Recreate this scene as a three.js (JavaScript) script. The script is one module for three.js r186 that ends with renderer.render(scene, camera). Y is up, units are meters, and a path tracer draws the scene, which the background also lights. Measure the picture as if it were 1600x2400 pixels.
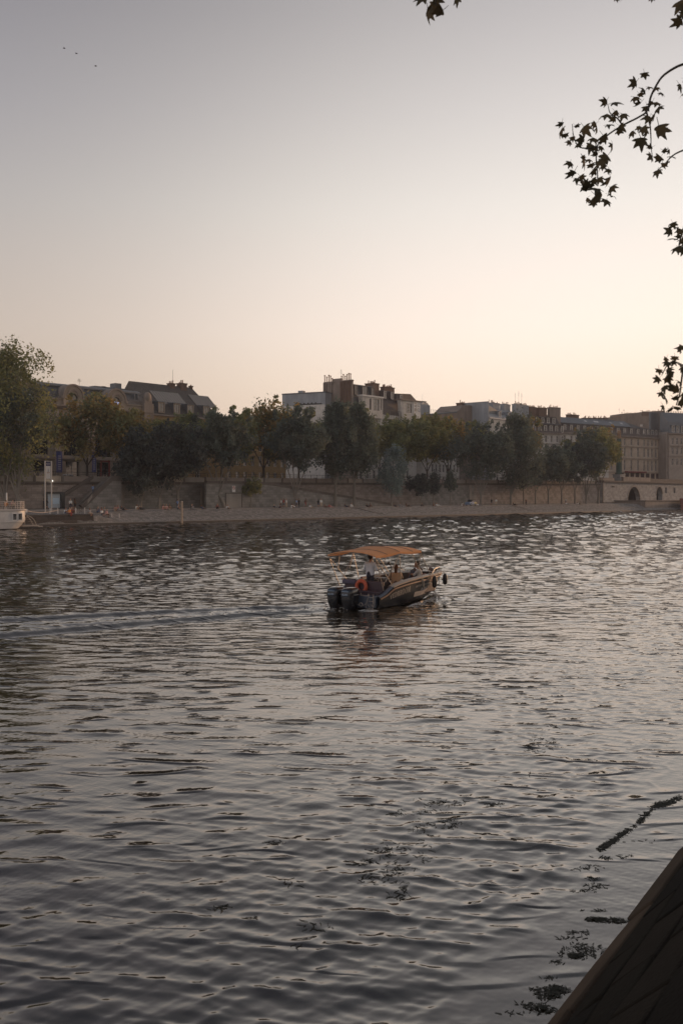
import * as THREE from 'three';
import { mergeGeometries } from 'three/addons/utils/BufferGeometryUtils.js';
import { MarchingCubes } from 'three/addons/objects/MarchingCubes.js';
import { RoundedBoxGeometry } from 'three/addons/geometries/RoundedBoxGeometry.js';

// ---------- camera, sky, sun, exposure ----------
const scene = new THREE.Scene();
const EYE = 4.5, F = 2333, HZ = 1165, CX = 800;             // eye height, focal length and horizon of the photograph (in its pixels)
const camera = new THREE.PerspectiveCamera(2 * Math.atan(1200 / F) * 180 / Math.PI, 682 / 1024, 0.1, 6000);
camera.position.set(0, EYE, 0);
camera.rotation.x = -Math.atan((1200 - HZ) / F);
camera.focus = 46; camera.userData.fStop = 3.6;
const renderer = new THREE.WebGLRenderer({ antialias: true });
renderer.toneMapping = THREE.LinearToneMapping;
renderer.toneMappingExposure = 1.08;
renderer.shadowMap.enabled = true;

const R = Math.PI / 180, SUN_AZ = 45 * R, SUN_EL = 5.5 * R;
const lerp = (a, b, t) => a + (b - a) * t, clamp = (x, a = 0, b = 1) => Math.min(b, Math.max(a, x));
const smooth = (a, b, x) => { const t = clamp((x - a) / (b - a)); return t * t * (3 - 2 * t); };
const table = (T, x) => {                                    // piecewise linear table [[x, ...values], ...]
  if (x <= T[0][0]) return T[0].slice(1);
  for (let i = 1; i < T.length; i++) if (x <= T[i][0]) { const u = (x - T[i - 1][0]) / (T[i][0] - T[i - 1][0]); return T[i].slice(1).map((v, k) => lerp(T[i - 1][k + 1], v, u)); }
  return T[T.length - 1].slice(1);
};
const SKY = [[0, .93, .64, .48], [3, .96, .735, .565], [6.3, .965, .79, .64], [9.3, .965, .825, .715], [12.5, .89, .79, .71], [16, .79, .735, .68], [21, .625, .588, .568], [26, .475, .45, .45], [36, .33, .33, .345], [55, .23, .245, .275], [90, .19, .21, .24]];
function skyColor(x, y, z) {
  const el = Math.asin(clamp(y, -1, 1)) / R;
  const c = table(SKY, Math.max(el, 0));
  const D = Math.acos(clamp(x * Math.sin(SUN_AZ) - z * Math.cos(SUN_AZ), -1, 1)) / R;
  const m = (.5 + .6 / (1 + Math.exp((D - 52) / 6.5)) + .55 * smooth(92, 150, D)) / .95;  // last term: added brightness behind the viewer, fill light for the far bank
  const cool = smooth(47, 80, D) * smooth(8, 22, el), warm = smooth(35, 3, D);
  return [c[0] * m * lerp(1, .93, cool), c[1] * m * lerp(lerp(1, .96, cool), .97, warm), c[2] * m * lerp(lerp(1, 1.08, cool), .88, warm)];
}
{
  const W = 512, H = 256, data = new Float32Array(W * H * 4);
  for (let j = 0; j < H; j++) for (let i = 0; i < W; i++) {
    const el = ((j + .5) / H - .5) * Math.PI, az = ((i + .5) / W - .5) * 2 * Math.PI;
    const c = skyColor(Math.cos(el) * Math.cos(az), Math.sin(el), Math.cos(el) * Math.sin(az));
    const o = (j * W + i) * 4; data[o] = c[0]; data[o + 1] = c[1]; data[o + 2] = c[2]; data[o + 3] = 1;
  }
  const t = new THREE.DataTexture(data, W, H, THREE.RGBAFormat, THREE.FloatType);
  t.mapping = THREE.EquirectangularReflectionMapping; t.magFilter = THREE.LinearFilter; t.minFilter = THREE.LinearFilter; t.needsUpdate = true;
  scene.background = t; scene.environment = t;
}
const sun = new THREE.DirectionalLight(new THREE.Color().setRGB(1, .58, .32), 2.1);
sun.position.set(Math.sin(SUN_AZ) * Math.cos(SUN_EL), Math.sin(SUN_EL), -Math.cos(SUN_AZ) * Math.cos(SUN_EL)).multiplyScalar(900);
sun.castShadow = true; sun.shadow.radius = 3; sun.shadow.mapSize.set(4096, 4096);
Object.assign(sun.shadow.camera, { left: -400, right: 400, top: 300, bottom: -300, near: 1, far: 2000 });
scene.add(sun, sun.target);
scene.fog = new THREE.FogExp2(new THREE.Color().setRGB(.84, .85, .92), 0.0002);

// ---------- helpers ----------
function mulberry(a) { return () => { a = (a + 0x6d2b79f5) | 0; let t = Math.imul(a ^ (a >>> 15), 1 | a); t = (t + Math.imul(t ^ (t >>> 7), 61 | t)) ^ t; return ((t ^ (t >>> 14)) >>> 0) / 4294967296; }; }
const V = (x, y, z) => new THREE.Vector3(x, y, z);
const used = new Map();
function numbered(name) { const n = used.get(name) ?? 0; used.set(name, n + 1); return n ? `${name}_${String(n).padStart(3, '0')}` : name; }
function tag(o, label, category, group, kind) {
  if (label) o.userData.label = label; if (category) o.userData.category = category;
  if (group) o.userData.group = group; if (kind) o.userData.kind = kind; return o;
}
function thing(name, label, category, pos = [0, 0, 0], turn = 0, group) {
  const g = new THREE.Group(); g.name = numbered(name); g.position.set(...pos); g.rotation.y = turn; scene.add(g);
  return tag(g, label, category, group);
}
function uvBox(g) {                                          // uv in metres, by the dominant axis of each face's normal
  const p = g.attributes.position, n = g.attributes.normal, uv = new Float32Array(p.count * 2);
  for (let i = 0; i < p.count; i++) {
    const ax = Math.abs(n.getX(i)), ay = Math.abs(n.getY(i)), az = Math.abs(n.getZ(i));
    if (ay > ax && ay > az) { uv[2 * i] = p.getX(i); uv[2 * i + 1] = p.getZ(i); }
    else if (ax > az) { uv[2 * i] = p.getZ(i); uv[2 * i + 1] = p.getY(i); }
    else { uv[2 * i] = p.getX(i); uv[2 * i + 1] = p.getY(i); }
  }
  g.setAttribute('uv', new THREE.BufferAttribute(uv, 2)); return g;
}
function plain(g) {
  let q = g.index ? g.toNonIndexed() : g;
  for (const k of Object.keys(q.attributes)) if (!['position', 'normal', 'uv'].includes(k)) q.deleteAttribute(k);
  if (!q.attributes.normal) q.computeVertexNormals();
  if (!q.attributes.uv) q.setAttribute('uv', new THREE.BufferAttribute(new Float32Array(q.attributes.position.count * 2), 2));
  return q;
}
const UNITBOX = plain(new THREE.BoxGeometry(1, 1, 1));
const _m = new THREE.Matrix4(), _q = new THREE.Quaternion(), UP = V(0, 1, 0);
class G {                                                    // collects shapes, builds ONE named mesh
  constructor() { this.list = []; }
  add(g, m) { g = plain(g); if (m) { g = g.clone(); g.applyMatrix4(m); } this.list.push(g); return this; }
  box(x0, x1, y0, y1, z0, z1) {
    const g = UNITBOX.clone(); _m.makeScale(Math.abs(x1 - x0), Math.abs(y1 - y0), Math.abs(z1 - z0)); _m.setPosition((x0 + x1) / 2, (y0 + y1) / 2, (z0 + z1) / 2);
    g.applyMatrix4(_m); this.list.push(g); return this;
  }
  rbox(w, h, d, r, m) { return this.add(new RoundedBoxGeometry(w, h, d, 2, r), m); }
  bar(a, b, r0, r1 = r0, seg = 6) {
    const d = V().subVectors(b, a), L = d.length(); if (L < 1e-5) return this;
    const g = new THREE.CylinderGeometry(r1, r0, L, seg, 1); _q.setFromUnitVectors(UP, d.multiplyScalar(1 / L));
    _m.compose(V().addVectors(a, b).multiplyScalar(.5), _q, V(1, 1, 1)); return this.add(g, _m);
  }
  tube(pts, r, seg = 6, n, closed = false) {                 // r number or function(t)
    const c = new THREE.CatmullRomCurve3(pts, closed), N = n ?? Math.max(3, pts.length * 3), g = new THREE.TubeGeometry(c, N, 1, seg, closed);
    const p = g.attributes.position, f = typeof r === 'function' ? r : () => r, ctr = V(), row = seg + 1;
    for (let i = 0; i <= N; i++) { c.getPointAt(i / N, ctr); const rr = f(i / N); for (let j = 0; j < row; j++) { const k = i * row + j; p.setXYZ(k, ctr.x + (p.getX(k) - ctr.x) * rr, ctr.y + (p.getY(k) - ctr.y) * rr, ctr.z + (p.getZ(k) - ctr.z) * rr); } }
    return this.add(g);
  }
  prism(pts, z0, z1) {                                       // polygon in x,y pushed from z0 to z1
    const s = new THREE.Shape(pts.map(([x, y]) => new THREE.Vector2(x, y))), g = new THREE.ExtrudeGeometry(s, { depth: z1 - z0, bevelEnabled: false });
    g.translate(0, 0, z0); return this.add(g);
  }
  profile(pts, x0, x1) {                                     // polygon in (z, y) pushed along x
    const s = new THREE.Shape(pts.map(([z, y]) => new THREE.Vector2(-z, y))), g = new THREE.ExtrudeGeometry(s, { depth: x1 - x0, bevelEnabled: false });
    g.rotateY(Math.PI / 2); g.translate(x0, 0, 0); return this.add(g);
  }
  quad(a, b, c, d) {
    const g = new THREE.BufferGeometry(); g.setAttribute('position', new THREE.Float32BufferAttribute([a, b, c, a, c, d].flatMap((p) => (p.isVector3 ? p.toArray() : p)), 3)); g.computeVertexNormals();
    return this.add(g);
  }
  get empty() { return !this.list.length; }
  geometry(uv = true) { const g = mergeGeometries(this.list, false); return uv ? uvBox(g) : g; }
  build(name, mat, parent = scene, uv = true) {
    const m = new THREE.Mesh(this.geometry(uv), mat); m.name = parent === scene ? numbered(name) : name;
    m.castShadow = m.receiveShadow = true; parent.add(m); return m;
  }
}
function grid(nu, nv, f, flip = false) {                     // smooth surface f(u, v) -> Vector3, indexed
  const pos = [], uv = [], idx = [];
  for (let j = 0; j <= nv; j++) for (let i = 0; i <= nu; i++) { const p = f(i / nu, j / nv); pos.push(p.x, p.y, p.z); uv.push(i / nu, j / nv); }
  for (let j = 0; j < nv; j++) for (let i = 0; i < nu; i++) { const a = j * (nu + 1) + i, b = a + 1, c = a + nu + 1, d = c + 1; flip ? idx.push(a, c, b, b, c, d) : idx.push(a, b, c, b, d, c); }
  const g = new THREE.BufferGeometry(); g.setAttribute('position', new THREE.Float32BufferAttribute(pos, 3)); g.setAttribute('uv', new THREE.Float32BufferAttribute(uv, 2)); g.setIndex(idx); g.computeVertexNormals();
  return g;
}
function meshOf(name, g, mat, parent = scene) { const m = new THREE.Mesh(g, mat); m.name = parent === scene ? numbered(name) : name; m.castShadow = m.receiveShadow = true; parent.add(m); return m; }

// value noise
const NT = (() => { const r = mulberry(77), a = new Float32Array(65536); for (let i = 0; i < 65536; i++) a[i] = r(); return a; })();
const nh = (x, y) => NT[((x & 255) << 8) | (y & 255)];
function vnoise(x, y) { const i = Math.floor(x), j = Math.floor(y), u = x - i, v = y - j, a = u * u * (3 - 2 * u), b = v * v * (3 - 2 * v); return lerp(lerp(nh(i, j), nh(i + 1, j), a), lerp(nh(i, j + 1), nh(i + 1, j + 1), a), b); }
const fbm = (x, y, o = 4) => { let s = 0, a = .5, t = 0; for (let k = 0; k < o; k++) { s += a * vnoise(x, y); t += a; x = x * 2.03 + 17.3; y = y * 2.03 + 9.1; a *= .5; } return s / t; };

// textures: grey factor maps, repeat given in metres
function dataTex(W, H, f, metresX, metresY, srgb = false) {
  const d = new Uint8Array(W * H * 4);
  for (let j = 0; j < H; j++) for (let i = 0; i < W; i++) { const c = f(i / W, j / H), o = (j * W + i) * 4; for (let k = 0; k < 3; k++) d[o + k] = clamp(Math.round((Array.isArray(c) ? c[k] : c) * 255), 0, 255); d[o + 3] = 255; }
  const t = new THREE.DataTexture(d, W, H); t.wrapS = t.wrapT = THREE.RepeatWrapping; t.magFilter = THREE.LinearFilter; t.minFilter = THREE.LinearMipmapLinearFilter; t.repeat.set(1 / metresX, 1 / metresY); if (srgb) t.colorSpace = THREE.SRGBColorSpace; t.needsUpdate = true; return t;
}
const tileNoise = (u, v, n, o = 4) => {                      // tileable value noise
  let s = 0, a = .5, t = 0;
  for (let k = 0; k < o; k++) { const x = u * n, y = v * n, i = Math.floor(x), j = Math.floor(y), p = x - i, q = y - j, sp = p * p * (3 - 2 * p), sq = q * q * (3 - 2 * q), h = (a2, b2) => nh(((a2 % n) + n) % n + k * 37, ((b2 % n) + n) % n + k * 11); s += a * lerp(lerp(h(i, j), h(i + 1, j), sp), lerp(h(i, j + 1), h(i + 1, j + 1), sp), sq); t += a; a *= .55; n *= 2; }
  return s / t;
};
const texMottle = dataTex(256, 256, (u, v) => .55 + .45 * (.55 * tileNoise(u, v, 4, 5) + .45 * tileNoise(u + .3, v + .1, 16, 3)) * 1.25, 9, 9);
const texStreak = dataTex(256, 256, (u, v) => .5 + .5 * clamp(.25 + .9 * tileNoise(u, v * .25 + .02 * Math.sin(u * 6.283), 12, 4) * (.6 + .6 * tileNoise(u, v, 6, 3))), 11, 14);
const texAshlar = dataTex(512, 512, (u, v) => {              // 12 m x 6 m: courses of 0.5 m, blocks about 1 m
  const row = Math.floor(v * 12), off = nh(row, 5) * .08, bx = (u + off) * 12, col = Math.floor(bx), fu = bx - col, fv = v * 12 - row;
  const tone = .78 + .3 * (nh(col % 12 + 3, row) - .5), j = Math.min(Math.min(fu, 1 - fu) * 1.0, Math.min(fv, 1 - fv) * .5) * 1.0;
  return tone * (j < .022 ? .66 : 1) * (.8 + .4 * tileNoise(u, v, 8, 4)) * (.86 + .28 * tileNoise(u + .5, v, 3, 2));
}, 12, 6);
const texSlope = dataTex(512, 512, (u, v) => {               // rubble paving of the far slope, 8 m x 4 m
  const row = Math.floor(v * 12), bx = u * 16 + nh(row, 9), col = Math.floor(bx), fu = bx - col, fv = v * 12 - row;
  const tone = .74 + .42 * (nh(col % 16 + 31, row) - .5), j = Math.min(Math.min(fu, 1 - fu) * .5, Math.min(fv, 1 - fv) * .33);
  return tone * (j < .03 ? .6 : 1) * (.75 + .5 * tileNoise(u, v, 10, 4));
}, 8, 4);
const texSlate = dataTex(256, 256, (u, v) => { const row = Math.floor(v * 24), col = Math.floor(u * 24 + (row & 1) * .5), f = v * 24 - row; return (.8 + .3 * (nh(col % 24, row + 60) - .5)) * (f < .12 ? .75 : 1) * (.8 + .35 * tileNoise(u, v, 5, 4)); }, 5, 5);
const texSeam = dataTex(256, 128, (u, v) => { const f = (u * 8) % 1; return (f < .08 ? 1.15 : f < .14 ? .6 : .9) * (.82 + .3 * tileNoise(u, v, 5, 4)); }, 4.8, 6);
const texGrain = dataTex(128, 128, (u, v) => .7 + .5 * (tileNoise(u, v, 16, 3) - .25), .5, .5);

function M(rgb, o = {}) { return new THREE.MeshStandardMaterial({ color: new THREE.Color().setRGB(...rgb), roughness: .85, ...o }); }
const GLASS = (rgb = [.02, .025, .03], o = {}) => new THREE.MeshPhysicalMaterial({ color: new THREE.Color().setRGB(...rgb), roughness: .06, ior: 1.9, specularIntensity: 1, ...o });

// photograph pixel -> world
const yAt = (py, z) => EYE + (HZ - py) * z / F;
const xAt = (px, z) => (px - CX) / F * z;
const at = (px, py, z) => V(xAt(px, z), yAt(py, z), -z);
// far bank frame: s runs along the bank (away to the right), t inland from the waterline
const BD = V(.648, 0, -.7616), BN = V(-.7616, 0, -.648), B0 = V(0, 0, -204), TURN = Math.atan2(.7616, .648);
const bw = (s, t, y = 0) => V(B0.x + BD.x * s + BN.x * t, y, B0.z + BD.z * s + BN.z * t);
const depth = (s, t) => 204 + .7616 * s + .648 * t;
const bankS = (px, t) => { const a = (px - CX) / F; return (a * (204 + .648 * t) + .7616 * t) / (.648 - .7616 * a); };
const arr = (v) => [v.x, v.y, v.z];

// ---------- the river ----------
const ND = V(.527, 0, -.85), NN = V(-.85, 0, -.527), NV = 2.96;   // near bank: direction, towards the river, distance of its waterline
const BOAT = { o: V(.69, 0, -40.5), f: V(.574, 0, -.819), s: V(.819, 0, .574), turn: Math.atan2(.819, .574) };
const COMP = (() => {
  const r = mulberry(5), out = [], N = 84;
  const gauss = () => (r() + r() + r() + r() - 2) * 1.0;
  for (let i = 0; i < N; i++) {
    const lam = .2 * Math.pow(5.2 / .2, (i + r() * .8) / N), th = .16 + gauss() * (lam < .6 ? 1.15 : .95);
    const weight = lam < .45 ? .8 : lam < 1.3 ? 1 : lam < 2.2 ? .36 : .2;
    const k = 2 * Math.PI / lam, st = .0062 * weight * (.7 + .6 * r());
    out.push({ lam, kx: k * Math.sin(th), kz: k * Math.cos(th), sx: Math.sin(th), sz: Math.cos(th), a: st / k, ph: r() * 6.283 });
  }
  return out;
})();
// what is left of the slopes once waves shorter than the mesh can carry are dropped, and the gain that makes up for it far away
const FARGAIN = (step, r) => { let s = 0; for (const c of COMP) if (c.lam > step * 2.5) s += (c.a * 2 * Math.PI / c.lam * Math.min(1, 3.2 * step / c.lam)) ** 2 / 2; const want = lerp(.022, .082, smooth(24, 50, r)) + .035 * smooth(80, 150, r) + .05 * smooth(150, 260, r); return r < 22 ? 1 : clamp(want / Math.sqrt(s + 1e-9), 1, 70); };
const TURB = (() => { const r = mulberry(15), out = []; for (let i = 0; i < 26; i++) { const lam = .25 * Math.pow(5, r()), th = r() * 6.283, k = 2 * Math.PI / lam; out.push({ kx: k * Math.sin(th), kz: k * Math.cos(th), a: .06 / k, ph: r() * 6.283 }); } return out; })();
const WAKE = [[.2, -40.2], [-3.4, -39.2], [-6.6, -37.6], [-11.8, -34.4], [-20, -29.6], [-33, -22]];
function wakePos(x, z) {                                     // [signed distance from the boat's track, length along it]
  let best = [1e9, 0], run = 0;
  for (let i = 0; i + 1 < WAKE.length; i++) {
    const [ax, az] = WAKE[i], dx = WAKE[i + 1][0] - ax, dz = WAKE[i + 1][1] - az, L = Math.hypot(dx, dz);
    const t = clamp(((x - ax) * dx + (z - az) * dz) / (L * L)), ex = x - ax - dx * t, ez = z - az - dz * t, e = Math.hypot(ex, ez);
    if (e < Math.abs(best[0])) best = [e * Math.sign(ex * dz - ez * dx || 1), run + t * L];
    run += L;
  }
  return best;
}
const calmEdge = (s) => NV + .55 + .055 * Math.max(s - 6, 0) + .28 * (vnoise(s * .9, 3.3) - .5) + .22 * (vnoise(s * 2.7, 8.1) - .5);
function waterAt(x, z, step, out, gain = 1) {
  const s = x * ND.x + z * ND.z, v = x * NN.x + z * NN.z;
  const strip = v - calmEdge(s), r = Math.hypot(x, z);
  const patch = .62 + .75 * fbm(x * .07 + 4, z * .1 + 9, 3), gust = .55 + .9 * fbm(x * .19 + 40, z * .26 + 3, 2);
  const calm = lerp(.16, 1, smooth(-.05, .5, strip));
  const inshore = smooth(9, 1.5, strip) * smooth(-.1, .3, strip);            // fine ripples next to the calm strip
  let h = 0, dx = 0, dz = 0;
  for (const c of COMP) {
    if (c.lam < step * (r > 22 ? 2.5 : 3)) continue;
    let w = patch * calm * (r > 22 && gain > 1 ? Math.max(1, gain * Math.min(1, 3.2 * step / c.lam)) : 1) * (c.lam > .5 ? lerp(2.9, 1, smooth(9, 19, r)) : 1);
    if (c.lam < .5) w *= (r > 22 ? 1 : gust) * lerp(.8, c.lam < .38 ? 6.5 : 2.4, inshore) * lerp(.42, 1, smooth(9, 24, r + inshore * 14)); else if (c.lam > 1.2) w *= lerp(.75, 1, smooth(12, 34, r)) * lerp(1, .45, inshore);
    const ph = c.kx * x + c.kz * z + c.ph, co = Math.cos(ph), si = Math.sin(ph), a = c.a * w;
    h += a * (co + .3 * Math.cos(2 * ph)); dx -= a * si * c.sx; dz -= a * si * c.sz;
  }
  // short steep crests
  if (r < 52 && r > 8 && step < .5) {
    const Q = .85, ci = Math.floor(x / Q), cj = Math.floor(z / Q);
    for (let a = -1; a <= 1; a++) for (let b = -1; b <= 1; b++) {
      const i = ci + a, j = cj + b, q = nh(i * 3 + 7, j * 5 + 1), px = (i + nh(i + 91, j)) * Q, pz = (j + nh(i, j + 57)) * Q, dens = fbm(px * .16 + 3, pz * .33 + 8, 2);
      if (q > (dens - .36) * .95) continue;
      const o = (nh(i + 17, j + 29) - .5) * .7 - .06, u = (x - px) * Math.cos(o) + (z - pz) * Math.sin(o), v = -(x - px) * Math.sin(o) + (z - pz) * Math.cos(o) + .25 * u * u * (nh(i, j + 3) - .5);
      const L = .18 + .42 * nh(i + 5, j + 5) ** 2, w = Math.max(.055 + .05 * nh(i + 8, j), step * 1.25);
      h += (.3 + .5 * nh(i + 2, j + 71)) * w * .34 * calm * smooth(34, 16, r) * Math.exp(-((u / L) ** 2)) * (v > 0 ? Math.exp(-((v / w) ** 2)) : Math.exp(-((v / (w * 2.6)) ** 2)));
    }
  }
  // thin lip where the calm strip meets the ripples
  if (Math.abs(strip) < .5 && r < 40) h += .012 * 0.35 * Math.exp(-((strip / .06) ** 2)) * (.5 + vnoise(s * 5, 1));
  // the boat's wake
  if (x > -36 && x < 14 && z > -60 && z < -24) {
    const [e, l] = wakePos(x, z), arm = .5 + .115 * l;
    const ridge = Math.exp(-(((Math.abs(e) - arm) / (.42 + .03 * l)) ** 2)) * Math.exp(-l / 30) * smooth(0, 2.5, l);
    h += .12 * ridge * Math.cos((Math.abs(e) - arm) * 5.2) + .045 * Math.exp(-((e / (.7 + .05 * l)) ** 2)) * Math.exp(-l / 20) * Math.cos(e * 4.4 + l * .4);
    const bx = (x - BOAT.o.x) * BOAT.f.x + (z - BOAT.o.z) * BOAT.f.z, bs = (x - BOAT.o.x) * BOAT.s.x + (z - BOAT.o.z) * BOAT.s.z;
    const bow = Math.max(0, 5.6 - bx), off = Math.abs(bs) - (.35 + .33 * bow), along = smooth(6.2, 5.2, bx) * Math.exp(-bow / 5);
    h += .12 * along * Math.exp(-((off / .3) ** 2)) - .05 * along * Math.exp(-(((off + .55) / .35) ** 2));
    const churn = 1.5 * Math.exp(-((e / (.75 + .05 * l)) ** 2)) * Math.exp(-l / 9) + 1.1 * along * Math.exp(-((off / .7) ** 2)) + .6 * Math.exp(-(((bs - 1.5) / 1.2) ** 2)) * smooth(-.5, .5, bx) * smooth(7, 5, bx);
    if (churn > .02) for (const c of TURB) h += c.a * churn * Math.cos(c.kx * x + c.kz * z + c.ph) * .8;
  }
  out[0] = x + .95 * dx; out[1] = h; out[2] = z + .95 * dz; return out;
}
const _w = [0, 0, 0];
const waterH = (x, z) => waterAt(x, z, .05, _w)[1];
{
  const radii = [0, 2, 4, 6];
  for (let r = 7.6; r < 60; r *= 1.0037) radii.push(r);
  for (let r = 60; r < 430; r *= 1.0038) radii.push(r);
  for (let r = 430; r < 1300; r *= 1.12) radii.push(r);
  const ang = [], A = 23 * R, N = 560;
  for (let i = 0; i <= N; i++) ang.push(-A + 2 * A * i / N);
  for (let i = 1; i < 90; i++) ang.push(A + (2 * Math.PI - 2 * A) * i / 90);
  const na = ang.length, pos = new Float32Array(radii.length * na * 3), uv = new Float32Array(radii.length * na * 2), idx = new Uint32Array((radii.length - 1) * na * 6);
  const o = [0, 0, 0]; let q = 0;
  radii.forEach((r, j) => { const gain = r < 430 ? FARGAIN(r * .0038, r) : 1; ang.forEach((a, i) => {
    const x = r * Math.sin(a), z = -r * Math.cos(a), k = j * na + i, wide = i > N;
    const step = Math.max(r * .0017, r < 60 ? r * .0037 : r * .0038) * (wide ? 30 : 1);
    waterAt(x, z, r > 430 ? 99 : step, o, wide ? 1 : gain);
    pos[3 * k] = o[0]; pos[3 * k + 1] = o[1]; pos[3 * k + 2] = o[2]; uv[2 * k] = o[0]; uv[2 * k + 1] = o[2];
  }); });
  for (let j = 0; j + 1 < radii.length; j++) for (let i = 0; i < na; i++) { const i2 = (i + 1) % na, a = j * na + i, b = j * na + i2, c = a + na, d = b + na; idx[q++] = a; idx[q++] = b; idx[q++] = c; idx[q++] = b; idx[q++] = d; idx[q++] = c; }
  const g = new THREE.BufferGeometry(); g.setAttribute('position', new THREE.BufferAttribute(pos, 3)); g.setAttribute('uv', new THREE.BufferAttribute(uv, 2)); g.setIndex(new THREE.BufferAttribute(idx, 1)); g.computeVertexNormals();
  const n = g.attributes.normal; for (let i = 0; i < n.count; i++) if (n.getY(i) < 0) n.setXYZ(i, -n.getX(i), -n.getY(i), -n.getZ(i));
  // ripples finer than the mesh: a tileable normal map, 3.1 m a side
  const S = 1024, T = 7.3, d = new Uint8Array(S * S * 4), r = mulberry(31), cs = [];
  for (let i = 0; i < 46; i++) { const n0 = 20 + Math.floor(90 * r()), th = .2 + (r() - .5) * 2.6, nx = Math.round(n0 * Math.sin(th)), ny = Math.round(n0 * Math.cos(th)); cs.push([nx, ny, .0045 * (.6 + .8 * r()) / Math.hypot(nx, ny), r() * 6.283]); }
  // short steep wave fronts, all facing the same way as the wind drives them
  const fx = new Float32Array(S * S), fz = new Float32Array(S * S);
  for (let n = 0; n < 140; n++) {
    const cx = r() * T, cz = r() * T; if (r() > (tileNoise(cx / T, cz / T, 3, 2) - .25) * 2) continue;
    const L = .1 + .38 * r() ** 2, w = .022 + .04 * r(), S0 = .22 + .36 * r(), o = (r() - .5) * .6, co = Math.cos(o), si = Math.sin(o), bend = (r() - .5) * .9, R0 = Math.ceil((L * 2.2) / T * S);
    for (let b = -R0; b <= R0; b++) for (let a = -R0; a <= R0; a++) {
      const dx = a / S * T, dz = b / S * T, u = dx * co + dz * si, v = -dx * si + dz * co + bend * u * u, m = Math.exp(-((u / L) ** 2)) * (Math.exp(-((v / w) ** 4)) - .28 * Math.exp(-(((v + 2.6 * w) / (2 * w)) ** 2))) * S0; if (Math.abs(m) < .004) continue;
      const q = (((Math.round(cz / T * S) + b) % S + S) % S) * S + ((Math.round(cx / T * S) + a) % S + S) % S; fx[q] += -si * m; fz[q] += co * m;
    }
  }
  for (let j = 0; j < S; j++) for (let i = 0; i < S; i++) {
    let gx = 0, gy = 0; const env = .45 + 1.1 * tileNoise(i / S, j / S, 4, 2);
    for (const [nx, ny, a, p] of cs) { const s = Math.sin(2 * Math.PI * (nx * i + ny * j) / S + p) * a; gx += nx * s; gy += ny * s; }
    gx = gx * env + fx[j * S + i]; gy = gy * env + fz[j * S + i];
    const k = 1 / Math.hypot(gx, gy, 1), q4 = (j * S + i) * 4; d[q4] = 127.5 + 127.5 * gx * k; d[q4 + 1] = 127.5 + 127.5 * gy * k; d[q4 + 2] = 127.5 + 127.5 * k; d[q4 + 3] = 255;
  }
  const nm = new THREE.DataTexture(d, S, S); nm.wrapS = nm.wrapT = THREE.RepeatWrapping; nm.magFilter = THREE.LinearFilter; nm.repeat.set(1 / T, 1 / T); nm.needsUpdate = true;
  // the farther the water, the more of its waves are left to the normal map
  const bands = [[0, .6], [11, .75], [15, .9], [22, 1], [40, 1.1]], mat = bands.map(([, k]) => new THREE.MeshPhysicalMaterial({ color: new THREE.Color().setRGB(.034, .026, .016), roughness: .04, ior: 2.0, normalMap: nm, normalScale: new THREE.Vector2(k, k) }));
  bands.forEach(([r0], i) => { const j0 = i ? radii.findIndex((q2) => q2 >= r0) : 0, j1 = i + 1 < bands.length ? radii.findIndex((q2) => q2 >= bands[i + 1][0]) : radii.length - 1; g.addGroup(j0 * na * 6, (j1 - j0) * na * 6, i); });
  const w = meshOf('river_water', g, mat); w.castShadow = false;
  tag(w, 'wide rippled river reflecting the pale evening sky', 'water', null, 'structure');
}

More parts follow.
